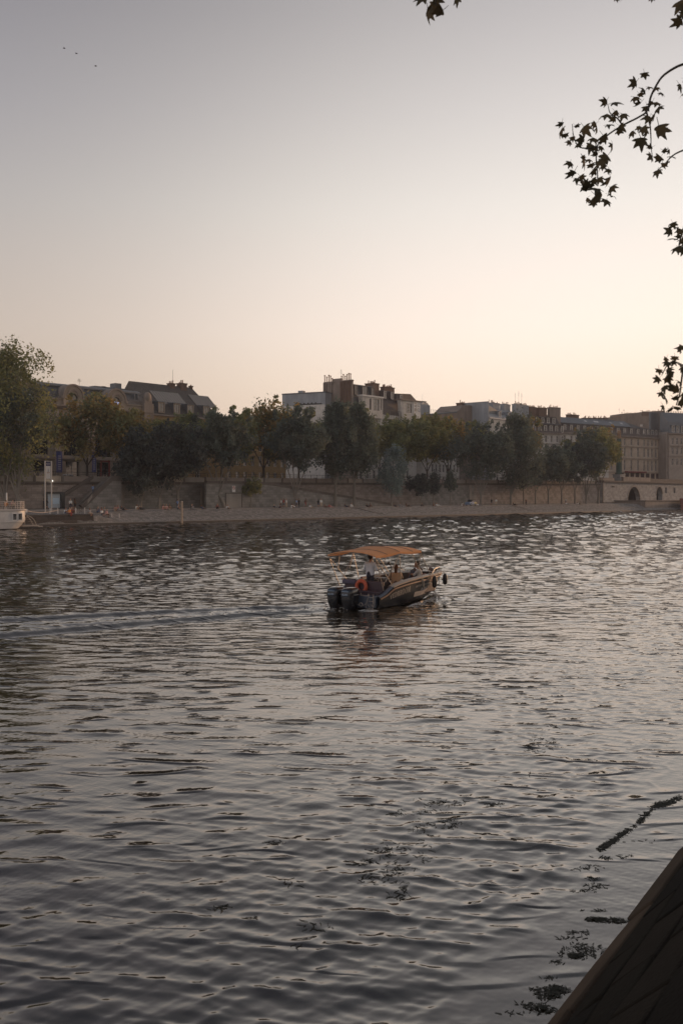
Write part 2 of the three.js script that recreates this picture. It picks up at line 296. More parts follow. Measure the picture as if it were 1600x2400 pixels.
// ---------- the near bank ----------
const nb = (s, v, y) => V(ND.x * s + NN.x * v, y, ND.z * s + NN.z * v);
const NTURN = Math.atan2(.85, .527);
const MP = (rgb, o) => new THREE.MeshPhysicalMaterial({ color: new THREE.Color().setRGB(...rgb), roughness: .95, specularIntensity: .12, ...o });
const stoneDark = [0, 1, 2, 3].map((i) => MP([[.02, .017, .013], [.017, .0145, .012], [.024, .0195, .015], [.0145, .013, .011]][i], { map: texMottle, bumpMap: texGrain, bumpScale: .012 }));  // dark stone, lowered further so the colour carries the overhanging tree's shade
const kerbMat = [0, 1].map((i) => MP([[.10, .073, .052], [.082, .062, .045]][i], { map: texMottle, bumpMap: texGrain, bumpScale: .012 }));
{
  const t = thing('near_embankment', 'dark sloping stone embankment in the lower right foreground', 'embankment', [0, 0, 0], NTURN);
  tag(t, null, null, null, 'structure');
  // local axes: x along the bank, z = away from the river (towards the land is -v)
  const K = 1.0, r = mulberry(8), hy = (v) => (NV - v) * K;
  const b = new G(); b.profile([[-NV - .3, -.9], [-NV + .13, -.06], [-NV + 2.76, 2.57], [20, 2.57], [20, -.9]].map(([z, y]) => [z, y]), -60, 300);
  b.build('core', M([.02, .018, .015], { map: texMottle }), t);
  const slab = (x0, x1, d0, d1, up, thick, mat, name) => {   // d: distance up the slope from the waterline
    const g = new RoundedBoxGeometry(x1 - x0, thick, d1 - d0, 1, .03), p = g.attributes.position;
    for (let i = 0; i < p.count; i++) p.setXYZ(i, p.getX(i) + (vnoise(p.getX(i) * 3 + x0, d0 * 5) - .5) * .02, p.getY(i) + (vnoise(x0 * 7 + p.getX(i) * 2, p.getZ(i) * 2 + d0) - .5) * .05, p.getZ(i) + (vnoise(p.getZ(i) + x0, x0 + p.getX(i)) - .5) * .02);
    g.computeVertexNormals(); uvBox(plain(g));
    const m = meshOf(name, g, mat, t), md = (d0 + d1) / 2, c = Math.SQRT1_2;
    m.position.set((x0 + x1) / 2, md * c + (up - thick / 2) * c, -NV + md * c - (up - thick / 2) * c); m.rotation.x = -Math.PI / 4;
    m.rotation.z = (r() - .5) * .012;
  };
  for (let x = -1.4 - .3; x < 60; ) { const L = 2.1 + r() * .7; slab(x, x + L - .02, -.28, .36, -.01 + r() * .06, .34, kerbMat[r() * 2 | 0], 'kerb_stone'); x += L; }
  let d = .385;
  for (let row = 0; row < 6; row++) {
    const h = .5 + r() * .06, far = row < 3 ? 26 : 12;
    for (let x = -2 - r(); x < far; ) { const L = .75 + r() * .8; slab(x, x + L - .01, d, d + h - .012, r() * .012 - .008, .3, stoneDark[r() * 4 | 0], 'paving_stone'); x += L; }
    d += h;
  }
  // top edge of the embankment
  for (let x = -3; x < 26; ) { const L = 1.2 + r() * .5; const m = meshOf('coping_stone', uvBox(plain(new RoundedBoxGeometry(L - .02, .3, .5, 1, .03))), stoneDark[r() * 4 | 0], t); m.position.set(x + L / 2, 2.53, -NV + d * Math.SQRT1_2 + .27); x += L; }
}

// ---------- floating weed ----------
{
  const r = mulberry(91), mat = new THREE.MeshStandardMaterial({ color: new THREE.Color().setRGB(.03, .028, .016), roughness: .7, side: THREE.DoubleSide });
  const gs = [];
  const onWater = (px, py) => { const z = EYE * F / (py - HZ); return [xAt(px, z), -z]; };
  const strand = (x, z, L, w) => {
    const a = r() * 6.283, bend = (r() - .5) * 1.6, n = 3, pos = [], idx = [];
    for (let i = 0; i <= n; i++) { const u = i / n - .5, aa = a + bend * u, px = x + Math.cos(aa) * L * u, pz = z + Math.sin(aa) * L * u, y = waterH(px, pz) + .001 + .004 * r(), ww = w * (1 - 1.6 * u * u) * .5; pos.push(px - Math.sin(aa) * ww, y, pz + Math.cos(aa) * ww, px, y + .002 + .004 * r(), pz, px + Math.sin(aa) * ww, y, pz - Math.cos(aa) * ww); }
    for (let i = 0; i < n; i++) for (let k = 0; k < 2; k++) { const p = i * 3 + k; idx.push(p, p + 1, p + 3, p + 1, p + 4, p + 3); }
    const g = new THREE.BufferGeometry(); g.setAttribute('position', new THREE.Float32BufferAttribute(pos, 3)); g.setIndex(idx); g.computeVertexNormals(); gs.push(plain(g));
  };
  const cluster = (px, py, rx, ry, n, L = .085) => { n *= .5; for (let i = 0; i < n; i++) { const a = r() * 6.283, q = Math.sqrt(r()) * (.4 + .6 * r()); const [x, z] = onWater(px + Math.cos(a) * rx * q, py + Math.sin(a) * ry * q); strand(x, z, L * (.4 + 1.2 * r()), .004 + .009 * r()); } };
  [[1045, 1885, 60, 14, 90], [1160, 1888, 40, 6, 45], [930, 1912, 30, 9, 40], [1060, 1935, 40, 16, 60], [870, 1895, 30, 10, 18], [985, 1945, 50, 18, 45], [905, 2000, 60, 22, 70], [850, 2025, 45, 16, 45], [925, 2050, 45, 30, 70], [880, 2065, 60, 16, 40], [948, 2092, 12, 22, 28], [935, 2105, 40, 14, 26], [515, 2133, 26, 12, 42], [590, 2158, 16, 7, 12], [640, 1980, 40, 8, 36], [1275, 1740, 55, 28, 80], [1290, 1705, 30, 14, 40], [1250, 1760, 40, 10, 40], [1240, 1820, 10, 8, 8], [690, 2075, 40, 12, 22], [740, 2180, 60, 25, 30], [700, 2230, 30, 8, 12], [1000, 1900, 90, 40, 60], [960, 2010, 120, 60, 70]].forEach((c) => cluster(...c));
  const w = meshOf('floating_weed', mergeGeometries(gs), mat); tag(w, 'scattered dark strands of water weed drifting on the river', 'water weed', null, 'stuff');
  // the dark line of weed at the edge of the calm strip: short overlapping tangles
  gs.length = 0;
  const line = [[1600, 1872], [1560, 1888], [1535, 1892], [1500, 1930], [1462, 1958], [1430, 1982], [1405, 1996]];
  for (let i = 0; i + 1 < line.length; i++) for (let k = 0; k < 120; k++) { const u = r(), px = lerp(line[i][0], line[i + 1][0], u), py = lerp(line[i][1], line[i + 1][1], u) + (r() + r() + r() - 1.5) * 7; const [x, z] = onWater(px, py); if (fbm(x * 3, z * 3, 2) > .29) strand(x, z, .03 + .12 * r() * r(), .005 + .013 * r()); }
  for (const [px, py, rx, ry, n] of [[1370, 2040, 34, 6, 50], [1388, 2062, 12, 6, 26], [1395, 2082, 24, 5, 44], [1372, 2094, 22, 4, 24], [1415, 2015, 36, 3, 24], [1400, 2140, 26, 3, 18], [1362, 2192, 26, 5, 34], [1340, 2206, 24, 4, 22], [1318, 2240, 10, 10, 18], [1310, 2262, 14, 5, 16], [1285, 2300, 18, 5, 20], [1256, 2330, 18, 5, 18], [1240, 2362, 30, 5, 18], [1205, 2385, 24, 4, 12], [1440, 2010, 30, 3, 14], [1530, 1975, 50, 5, 16]]) for (let i = 0; i < n * 1.3; i++) { const a = r() * 6.283, q = r(); const [x, z] = onWater(px + Math.cos(a) * rx * 1.5 * q, py + Math.sin(a) * ry * 1.5 * q); if (r() < .5) strand(x, z, .025 + .06 * r(), .005 + .009 * r()); }
  tag(meshOf('weed_line', mergeGeometries(gs), mat), 'ragged dark line of matted weed along the calm strip by the embankment', 'water weed', null, 'stuff');
  // clumps that stand on their own next to the embankment
  const clumps = [[1400, 2162, .12, .06, 'round dark weed clump floating halfway between the weed line and the bank edge'], [1440, 2164, .17, .07, 'long flat weed clump lying close to the bank edge, highest of the clumps'], [1376, 2236, .24, .2, 'largest tangled weed clump touching the edge of the stone embankment'], [1352, 2248, .08, .05, 'tiny dark weed tuft just left of the largest clump'], [1307, 2328, .13, .09, 'dark weed clump against the kerb near the bottom of the picture'], [1290, 2342, .14, .09, 'ragged weed clump just below another clump near the bottom kerb'], [1268, 2374, .15, .1, 'lowest weed clump of all, beside the kerb at the bottom edge']];
  for (const [px, py, w0, d0, label] of clumps) {
    gs.length = 0; const [x, z] = onWater(px, py);
    for (let i = 0; i < 90; i++) { const a = r() * 6.283, q = Math.pow(r(), .8); strand(x + Math.cos(a) * w0 * q, z + Math.sin(a) * d0 * q, .02 + .05 * r(), .006 + .012 * r()); const p = gs[gs.length - 1].attributes.position, up = .025 * (1 - q) * r(); for (let k = 0; k < p.count; k++) p.setY(k, p.getY(k) + up); }
    tag(meshOf('weed_clump', mergeGeometries(gs), mat), label, 'water weed', 'weed clumps by the embankment');
  }
}

// ---------- the far bank ----------
const mat = {
  slope: M([.31, .29, .265], { map: texSlope, bumpMap: texSlope, bumpScale: .02 }), kerbPale: M([.31, .275, .24], { map: texMottle }), wet: M([.065, .052, .042], { map: texStreak, roughness: .6 }),
  deck: M([.31, .29, .265], { map: texMottle }), wall: M([.35, .295, .255], { map: texAshlar, bumpMap: texAshlar, bumpScale: .03 }), wallGrey: M([.29, .27, .24], { map: texAshlar, bumpMap: texAshlar, bumpScale: .03 }),
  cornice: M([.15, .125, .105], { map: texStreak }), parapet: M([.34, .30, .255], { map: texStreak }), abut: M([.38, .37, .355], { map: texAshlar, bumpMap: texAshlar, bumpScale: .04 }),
  dark: M([.02, .018, .016]), rail: M([.035, .035, .033], { roughness: .5 }), land: M([.12, .11, .1], { map: texMottle }), ochre: M([.40, .27, .13], { map: texMottle }),
  stone: M([.40, .33, .26], { map: texMottle }), stoneBrown: M([.30, .25, .21], { map: texStreak }), plaster: M([.66, .63, .58], { map: texMottle }), greyWall: M([.36, .385, .41], { map: texStreak }),
  slate: M([.13, .13, .128], { map: texSlate, roughness: .6, bumpMap: texSlate, bumpScale: .02 }), slateBrown: M([.14, .118, .105], { map: texSlate, roughness: .7 }), zinc: M([.30, .325, .35], { map: texSeam, roughness: .5, metalness: .15, bumpMap: texSeam, bumpScale: .03 }), zincDark: M([.15, .165, .18], { map: texSeam, roughness: .55, metalness: .1 }),
  brick: M([.19, .125, .09], { map: texMottle }), pot: M([.30, .17, .11]), white: M([.75, .73, .69]), frame: M([.62, .59, .54]), glass: GLASS(), metal: M([.3, .3, .3], { roughness: .4, metalness: .6 }),
};
const bank = (name, label, category, s = 0, t = 0, y = 0, group) => thing(name, label, category, arr(bw(s, t, y)), TURN, group);   // local x along the bank, z towards the river
{
  const g = new THREE.PlaneGeometry(3000, 3000); g.rotateX(-Math.PI / 2); uvBox(g);
  const m = meshOf('ground', g, mat.land); m.position.y = -3; tag(m, 'low ground under the river and the town', 'ground', null, 'structure');
  const t = bank('far_bank', 'paved sloping river bank below the far quay wall', 'river bank'); tag(t, null, null, null, 'structure');
  const SA = [[-.15, -1.5], [-.1, .34], [-.06, .42], [.45, .5], [2.3, 1.42], [4, 2.26], [4.5, 2.31]], SB = [[-.1, -1.5], [0, .34], [.02, .42], [.06, 1.3], [.12, 1.9], [4, 2.26], [4.5, 2.31]];
  const prof = (s, k) => { const m = smooth(-52, -63, s), wob = .06 * (vnoise(s * .31, k * 3) - .5); return V(s, lerp(SA[k][1], SB[k][1], m) + (k > 1 && k < 5 ? wob : 0), -lerp(SA[k][0], SB[k][0], m) - wob); };
  const strip = (k0, k1, name, ma) => { const n = 260; const g2 = grid(n, k1 - k0, (u, v) => prof(lerp(-150, 420, u), Math.round(lerp(k0, k1, v)))); meshOf(name, uvBox(plain(g2)), ma, t); };
  strip(0, 1, 'wet_base', mat.wet); strip(2, 5, 'slope', mat.slope);
  { const g2 = new G(); g2.add(grid(260, 1, (u, v) => prof(lerp(-150, 420, u), v < .5 ? 1 : 2))); g2.build('kerb', mat.kerbPale, t); }
  { const g2 = new G(); for (let k = 0; k < 3; k++) g2.box(-150, -60.5 - k * .05, .43 + k * .46, .88 + k * .46, -.35, -.02 + .015 * (k & 1)); g2.build('ledge_wall', M([.11, .085, .068], { map: texAshlar, bumpMap: texAshlar, bumpScale: .03 }), t); }
  { const n = 190; for (let i = 0; i < n; i++) { const s0 = -66 + i * 1.9, z = depth(s0, 4); if (z > 330) break; const b = new G(); b.box(s0 + .02, s0 + 1.88, 2.16, 2.335 + .015 * nh(i, 3), -4.5, -4.02); b.build('edge_stone', [mat.kerbPale, mat.deck][nh(i, 7) > .6 ? 1 : 0], t); } }
  { const g2 = new G(); g2.add(grid(60, 2, (u, v) => { const s = lerp(-150, 420, u), tt = lerp(4.3, 15, v); return V(s, 2.3 + .25 * (tt - 4.5) / 10, -tt); })); const d = g2.build('quay_deck', mat.deck, scene); d.position.copy(t.position); d.rotation.y = TURN; tag(d, 'flat gravelled lower quay behind the river bank edge', 'quay', null, 'structure'); }
  { const g2 = new G(); g2.add(grid(40, 3, (u, v) => { const s = lerp(-260, 700, u), tt = lerp(14.4, 500, v * v); return V(s, 7.55 + .0083 * clamp(s, -100, 300), -tt); })); const d = g2.build('upper_street', mat.land, scene); d.position.copy(t.position); d.rotation.y = TURN; tag(d, 'street level behind the quay wall', 'street', null, 'structure'); }
  // shallow ramp-like stairs cut into the slope: dark diagonal grooves
  for (const [px, k] of [[835, 1], [1203, 1], [1465, 1]]) { const s = bankS(px, 3.4), g2 = new G(); for (let i = 0; i < 9; i++) g2.box(s + i * .75 - .1, s + i * .75 + .62, 2.22 - i * .2, 2.3 - i * .2, -3.95 + i * .36, -3.5 + i * .36); g2.build('slope_steps', mat.cornice, t); }
}
const rise = (m, k = .0083, lo = 5) => { const p = m.geometry.attributes.position; for (let i = 0; i < p.count; i++) if (p.getY(i) > lo) p.setY(i, p.getY(i) + k * p.getX(i)); m.geometry.computeVertexNormals(); return m; };
const S_END = bankS(1405, 14);
{
  const t = bank('quay_wall', 'long masonry wall of the upper quay with a dark cornice and pale parapet', 'wall');
  let g = new G(); g.box(-150, S_END, 2.2, 7.15, -15, -14); rise(g.build('wall_face', mat.wall, t));
  for (const [a, b2] of [[286, 470], [484, 540], [985, 1110]]) { g = new G(); g.box(bankS(a, 14), bankS(b2, 14), 2.25, 7.1, -14.5, -13.985); rise(g.build('stained_bay', mat.wallGrey, t)); }
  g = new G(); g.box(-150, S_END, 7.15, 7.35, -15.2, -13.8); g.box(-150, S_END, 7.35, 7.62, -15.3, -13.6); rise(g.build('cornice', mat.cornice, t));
  const mats = [mat.parapet, mat.stone, mat.parapet, mat.stoneBrown];
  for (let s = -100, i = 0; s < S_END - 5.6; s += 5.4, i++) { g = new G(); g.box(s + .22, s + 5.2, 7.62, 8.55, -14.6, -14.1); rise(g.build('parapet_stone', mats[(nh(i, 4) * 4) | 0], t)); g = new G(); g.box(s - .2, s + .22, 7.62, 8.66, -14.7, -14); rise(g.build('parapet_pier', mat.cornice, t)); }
  for (const px of [476, 284, 1100]) { g = new G(); const s = bankS(px, 14); g.box(s - .6, s + .6, 2.3, 7.15, -14.5, -13.7); rise(g.build('pilaster', mat.parapet, t)); }
  // iron railing behind the parapet, seen between the trees
  g = new G(); for (let s = -70; s < S_END; s += 1.9) g.box(s, s + .06, 8.5, 9.3, -15.6, -15.54); g.box(-70, S_END, 9.24, 9.32, -15.62, -15.52); g.box(-70, S_END, 8.85, 8.9, -15.6, -15.54); rise(g.build('railing', mat.rail, t));
}
{ // ramp down along the wall
  const T = 10.2, s0 = bankS(484, T), t = bank('quay_ramp', 'sloping stone ramp descending to the right along the quay wall', 'ramp', s0, T, 0);
  const X = (px) => bankS(px, T) - s0, Y = (px, py) => yAt(py, depth(bankS(px, T), T));
  const a = [X(484), 0], line = [[484, 1133], [600, 1134], [640, 1138], [740, 1155], [830, 1170], [915, 1184]].map(([px, py]) => [X(px), Y(px, py)]);
  let g = new G(); g.prism([[0, 2.35], [X(918), 2.35], ...line.slice().reverse()], -.5, 0); g.build('ramp_wall', mat.wallGrey, t);
  g = new G(); for (let i = 0; i + 1 < line.length; i++) { const [x0, y0] = line[i], [x1, y1] = line[i + 1]; g.prism([[x0, y0 + .002], [x1, y1 + .002], [x1, y1 + .5], [x0, y0 + .5]], -.62, .1); } g.build('coping', mat.cornice, t);
  g = new G(); for (let i = 0; i + 1 < line.length; i++) { const [x0, y0] = line[i], [x1, y1] = line[i + 1]; g.quad([x0, y0 - .4, -.5], [x1, y1 - .4, -.5], [x1, y1 - .4, -3.6], [x0, y0 - .4, -3.6]); } g.build('ramp_floor', mat.deck, t);
  g = new G(); g.box(X(529), X(566), 2.4, Y(540, 1157), 0, .06); const d = g.build('metal_gate', M([.33, .30, .26], { map: texStreak }), t); g = new G(); g.box(X(528), X(529.4), 2.4, Y(540, 1156), 0, .14); g.box(X(565.6), X(567), 2.4, Y(560, 1156), 0, .14); g.box(X(528), X(567), Y(548, 1157), Y(548, 1155), 0, .14); g.build('gate_frame', mat.cornice, d);
  const sg = thing('warning_sign', 'small white and red notice on the quay ramp wall above the metal gate', 'sign', arr(bw(bankS(547, T), T - .12, Y(547, 1146))), TURN);
  g = new G(); g.box(-.42, .42, -.62, .62, -.03, .03); g.build('panel', mat.white, sg); g = new G(); for (let i = 0; i < 20; i++) { const a0 = i / 20 * 6.283, a1 = (i + 1) / 20 * 6.283; g.bar(V(.28 * Math.cos(a0), .2 + .28 * Math.sin(a0), .04), V(.28 * Math.cos(a1), .2 + .28 * Math.sin(a1), .04), .045, .045, 5); } g.bar(V(-.2, .4, .04), V(.2, 0, .04), .04, .04, 5); g.build('red_symbol', M([.4, .05, .03]), sg);
}
{ // stone staircase
  const T = 10.6, s0 = bankS(193, T), t = bank('stone_staircase', 'stone staircase climbing right to the upper quay, with solid parapets', 'staircase', s0, T, 0);
  const X = (px) => bankS(px, T) - s0, Y = (px, py) => yAt(py, depth(bankS(px, T), T));
  const base = 2.35, xR = X(285), xT = X(263), yT = Y(270, 1128);
  let g = new G(); g.prism([[0, base], [xR, base], [xR, yT], [xT, yT], [X(200), base + .35]], -.5, 0); g.build('front_wall', mat.wallGrey, t);
  g = new G(); g.prism([[X(197), base + .3], [xT, yT], [xT, yT + .95], [X(189), base + .75]], -.6, .12); g.prism([[xT, yT], [xR + .15, yT], [xR + .15, yT + .95], [xT, yT + .95]], -.6, .12); g.build('outer_parapet', mat.cornice, t);
  g = new G(); g.box(xR - .5, xR, base, yT, -3.3, -.5); g.build('end_wall', mat.wall, t);
  const n = 26; for (let i = 0; i < n; i++) { g = new G(); const x0 = lerp(X(194), xT, i / n), x1 = lerp(X(194), xT, (i + 1) / n); g.box(x0, xT, base + (yT - base) * i / n, base + (yT - base) * (i + 1) / n, -3.3, -.62); g.build('step', mat.deck, t); }
  g = new G(); g.prism([[X(170), base + 1.9], [X(245), Y(245, 1121)], [X(245), Y(245, 1121) + .6], [X(168), base + 2.5]], -3.36, -3.05); g.build('inner_handrail_wall', mat.cornice, t);
  g = new G(); g.quad([X(205), base + 1.0, .13], [X(216), base + 2.1, .13], [X(216), base + 2.75, .13], [X(205), base + 1.65, .13]); g.build('worn_patch', mat.parapet, t);
}
{ // pale roller door in the wall
  const T = 13.9, s0 = bankS(110, T), t = bank('roller_door', 'pale blue roller door in a dark frame at the foot of the quay wall', 'door', s0, T, 2.5);
  const X = (px) => bankS(px, T) - s0, Y = (py) => yAt(py, depth(s0, T)) - 2.5; let g = new G();
  for (let i = 0; i < 12; i++) g.box(0, X(141), Y(1190) + i * (Y(1157) - Y(1190)) / 12, Y(1190) + (i + .93) * (Y(1157) - Y(1190)) / 12, .02, .07); g.build('shutter', M([.5, .56, .6]), t);
  g = new G(); g.box(X(124), X(139), Y(1181), Y(1167), .07, .09); g.build('pale_notice', M([.55, .68, .78]), t);
  g = new G(); g.box(X(141), X(150), 0, Y(1153), 0, .35); g.box(-.4, 0, 0, Y(1153), 0, .35); g.box(-.4, X(150), Y(1157), Y(1153), 0, .4); g.build('door_frame', mat.rail, t);
}
{ // banner on two tall poles
  const T = 3.2, s0 = bankS(106.5, T), z = depth(s0, T), t = bank('banner_frame', 'tall white banner strung between two pale poles at the quay edge', 'banner', s0, T, 1.9);
  const W = bankS(121.5, T) - s0, Y = (py) => yAt(py, z) - 1.9; let g;
  for (const x of [0, W]) { g = new G(); g.bar(V(x, 0, 0), V(x, Y(1080), 0), .1, .09, 8); g.build('pole', M([.5, .47, .43]), t); }
  for (const py of [1081, 1122]) { g = new G(); g.bar(V(0, Y(py), 0), V(W, Y(py), 0), .05); g.build('crossbar', M([.5, .47, .43]), t); }
  const cv = document.createElement('canvas'); cv.width = 128; cv.height = 320; const c = cv.getContext('2d');
  c.fillStyle = '#c9c4bd'; c.fillRect(0, 0, 128, 320); c.fillStyle = '#2d3157'; c.fillRect(0, 0, 128, 74); c.fillStyle = '#c9c4bd'; for (let i = 0; i < 4; i++) c.fillRect(14 + i * 26, 22, 16, 14); c.fillRect(14, 44, 94, 5);
  c.fillStyle = '#7a7c86'; c.beginPath(); c.moveTo(64, 110); c.lineTo(78, 190); c.lineTo(50, 190); c.fill(); c.fillStyle = '#a2836f'; c.fillRect(24, 196, 80, 12); c.fillRect(34, 214, 60, 6);
  const tx = new THREE.CanvasTexture(cv); tx.colorSpace = THREE.SRGBColorSpace;
  const bg = new THREE.BoxGeometry(W - .3, Y(1083) - Y(1121), .03); const bm = meshOf('banner_cloth', bg, new THREE.MeshStandardMaterial({ map: tx, roughness: .9 }), t); bm.position.set(W / 2, (Y(1083) + Y(1121)) / 2, 0);
}
{ // a lit lamp on the quay wall
  const T = 13.3, s = bankS(123.5, T), y = yAt(1127, depth(s, T)), t = bank('wall_lamp', 'small lit white lamp in front of the quay parapet beside the banner poles', 'lamp', s, T, y);
  let g = new G(); g.bar(V(0, .1, -.6), V(0, .1, 0), .035); g.build('bracket', mat.rail, t);
  const b = meshOf('bulb', new THREE.SphereGeometry(.13, 14, 10), new THREE.MeshStandardMaterial({ color: 0x111111, emissive: new THREE.Color().setRGB(1, .95, .85), emissiveIntensity: 1.6 }), t); b.position.set(0, 0, .02);
  const l = new THREE.PointLight(new THREE.Color().setRGB(1, .93, .8), .5); l.position.copy(bw(s, T, y)); l.shadow.radius = 4; l.castShadow = true; scene.add(l);
}
{ // posts
  const s = bankS(426.5, -.5), t = bank('mooring_pile', 'tall pale pile standing in the water in front of the far bank', 'pile', s, -.5, 0), top = yAt(1176, depth(s, -.5));
  let g = new G(); g.bar(V(0, -1.5, 0), V(0, top, 0), .17, .16, 14); g.build('shaft', M([.55, .42, .30], { map: texStreak }), t); g = new G(); g.bar(V(0, top, 0), V(0, top + .08, 0), .19, .14, 14); g.build('cap', M([.6, .5, .4]), t);
  const posts = [[136, 'short white mooring post at the end of the houseboat rope'], [118, 'short pale post between the two banner poles'], [178, 'short pale post among the people sitting left of the bicycle'], [199, 'short pale post right of the parked bicycle'], [262, 'short pale post at the edge of the sloping bank below the staircase'], [280, 'short pale post standing lowest on the bank, right of the staircase']];
  for (const [px, label] of posts) { const T = px > 250 ? 1.2 : .5, y0 = px > 250 ? .85 : 1.9; const q = bank('mooring_post', label, 'post', bankS(px, T), T, y0, 'short posts along the far bank edge'); g = new G(); g.bar(V(0, -.3, 0), V(0, .85, 0), .09, .08, 10); g.build('shaft', M([.6, .55, .5]), q); g = new G(); g.bar(V(0, .85, 0), V(0, .93, 0), .11, .06, 10); g.build('cap', M([.6, .55, .5]), q); }
}
{ // bridge abutment
  const T = 13.2, s0 = S_END, t = bank('bridge_abutment', 'pale stone bridge abutment with a dark round-arched passage', 'bridge', s0, T, 0);
  const X = (px) => bankS(px, T) - s0, Y = (px, py) => yAt(py, depth(bankS(px, T), T)), yc = (px) => Y(px, 1133.5);
  const W = X(1680), top = yc(1500), sh = new THREE.Shape([new THREE.Vector2(0, 2.2), new THREE.Vector2(W, 2.2), new THREE.Vector2(W, top), new THREE.Vector2(0, top)]);
  const arch = (x0, x1, yb, yt) => { const h = new THREE.Path(), r = (x1 - x0) / 2; h.moveTo(x0, yb); h.lineTo(x0, yt - r); h.absarc((x0 + x1) / 2, yt - r, r, Math.PI, 0, true); h.lineTo(x1, yb); h.lineTo(x0, yb); sh.holes.push(h); return [x0, x1, yb, yt]; };
  const A = arch(X(1470), X(1499), 2.3, Y(1485, 1141)), B = arch(X(1537), X(1551), 3.2, Y(1544, 1141));
  for (const px of [1557, 1577]) { const h = new THREE.Path(), x = X(px), w = 1.7; h.moveTo(x, 6); h.lineTo(x, 8); h.lineTo(x + w, 8); h.lineTo(x + w, 6); h.lineTo(x, 6); sh.holes.push(h); }
  let g = new G(); g.add(new THREE.ExtrudeGeometry(sh, { depth: 1.6, bevelEnabled: false, curveSegments: 20 }), new THREE.Matrix4().makeTranslation(0, 0, -1.6)); g.build('masonry', mat.abut, t);
  for (const [x0, x1, yb, yt] of [A, B]) { g = new G(); const r = (x1 - x0) / 2, n = 11; for (let i = 0; i < n; i++) { const a0 = Math.PI * (i + .06) / n, a1 = Math.PI * (i + .94) / n, c = (x0 + x1) / 2, cy = yt - r; g.prism([[c + r * Math.cos(a0), cy + r * Math.sin(a0)], [c + (r + .55) * Math.cos(a0), cy + (r + .55) * Math.sin(a0)], [c + (r + .55) * Math.cos(a1), cy + (r + .55) * Math.sin(a1)], [c + r * Math.cos(a1), cy + r * Math.sin(a1)]], -.4, .07); } g.build('arch_stones', mat.parapet, t); }
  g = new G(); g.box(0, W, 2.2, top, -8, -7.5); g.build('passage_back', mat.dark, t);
  g = new G(); g.box(0, W, top, top + .3, -2, .35); g.box(0, W, top + .3, top + .75, -2, .55); g.build('cornice', mat.cornice, t);
  g = new G(); g.box(X(1461), X(1524), top + .75, top + 2.2, -1.4, -.2); g.build('parapet', mat.stoneBrown, t); g = new G(); g.box(X(1524), W, top + .75, top + 1.9, -1.2, -.4); g.build('parapet', mat.cornice, t); g = new G(); g.box(0, X(1441), top + .75, top + 1.7, -1.2, -.4); g.build('parapet', mat.stoneBrown, t);
  g = new G(); g.box(.0, .7, 2.3, top, 0, .3); g.build('corner_pier', mat.parapet, t);
  g = new G(); g.box(X(1432), X(1438), Y(1434, 1142), Y(1434, 1139), .02, .1); g.build('dark_plate', mat.dark, t);
  g = new G(); g.box(0, W, 2.2, 2.75, 0, .5); g.build('plinth', mat.cornice, t);
  const lq = bank('lower_quay_block', 'dark low quay block standing in front of the bridge abutment at the right edge', 'quay', bankS(1514, 1), 1, 0); tag(lq, null, null, null, 'structure');
  g = new G(); g.box(0, 90, -1.5, 3.1, -11, -.4); g.build('block_wall', mat.stoneBrown, lq); g = new G(); g.box(-.2, 90.2, 3.1, 3.4, -11.2, -.2); g.build('block_coping', mat.cornice, lq); g = new G(); g.box(.3, 90, -1.5, .7, -.5, -.3); g.build('wet_foot', mat.wet, lq);
  // lamp column
  const tc = 15.5, sc = bankS(1449, tc), zc = depth(sc, tc), y0 = yAt(1128, zc), q = bank('lamp_column', 'tall dark green lattice lamp column on a stone pedestal at the bridge', 'lamp post', sc, tc, y0), H = (py) => yAt(py, zc) - y0, green = M([.05, .105, .085], { roughness: .55 }), rot = new THREE.Matrix4().makeRotationY(.75);
  g = new G(); g.box(-1.9, 1.9, -.6, H(1113), -1.3, 1.3); g.box(-2.1, 2.1, H(1113), H(1111.5), -1.5, 1.5); g.build('pedestal', mat.abut, q);
  g = new G(); g.add(new THREE.CylinderGeometry(.62, .85, H(1028) - H(1111), 6, 8), new THREE.Matrix4().makeTranslation(0, (H(1028) + H(1111)) / 2, 0)); for (let i = 0; i < 6; i++) { const a = i / 6 * 6.283; g.bar(V(.9 * Math.cos(a), H(1111), .9 * Math.sin(a)), V(.66 * Math.cos(a), H(1028), .66 * Math.sin(a)), .12, .09); } for (let k = 0; k < 9; k++) g.add(new THREE.CylinderGeometry(.7 + .2 * (1 - k / 9), .72 + .2 * (1 - k / 9), .14, 6), new THREE.Matrix4().makeTranslation(0, lerp(H(1110), H(1030), k / 8.5), 0)); g.build('column', green, q);
  g = new G(); for (let k = 0; k < 4; k++) { const ya = lerp(H(1026), H(1010), k / 3.4); g.add(new THREE.CylinderGeometry(.55, .55, .28, 6, 1, true), new THREE.Matrix4().makeTranslation(0, ya, 0)); } for (let i = 0; i < 6; i++) { const a = i / 6 * 6.283; g.bar(V(.56 * Math.cos(a), H(1028), .56 * Math.sin(a)), V(.5 * Math.cos(a), H(1008), .5 * Math.sin(a)), .07); } g.build('lantern', M([.34, .2, .1], { side: THREE.DoubleSide, roughness: .5 }), q);  // warm lattice colour stands for low sunlight coming through the lantern
}

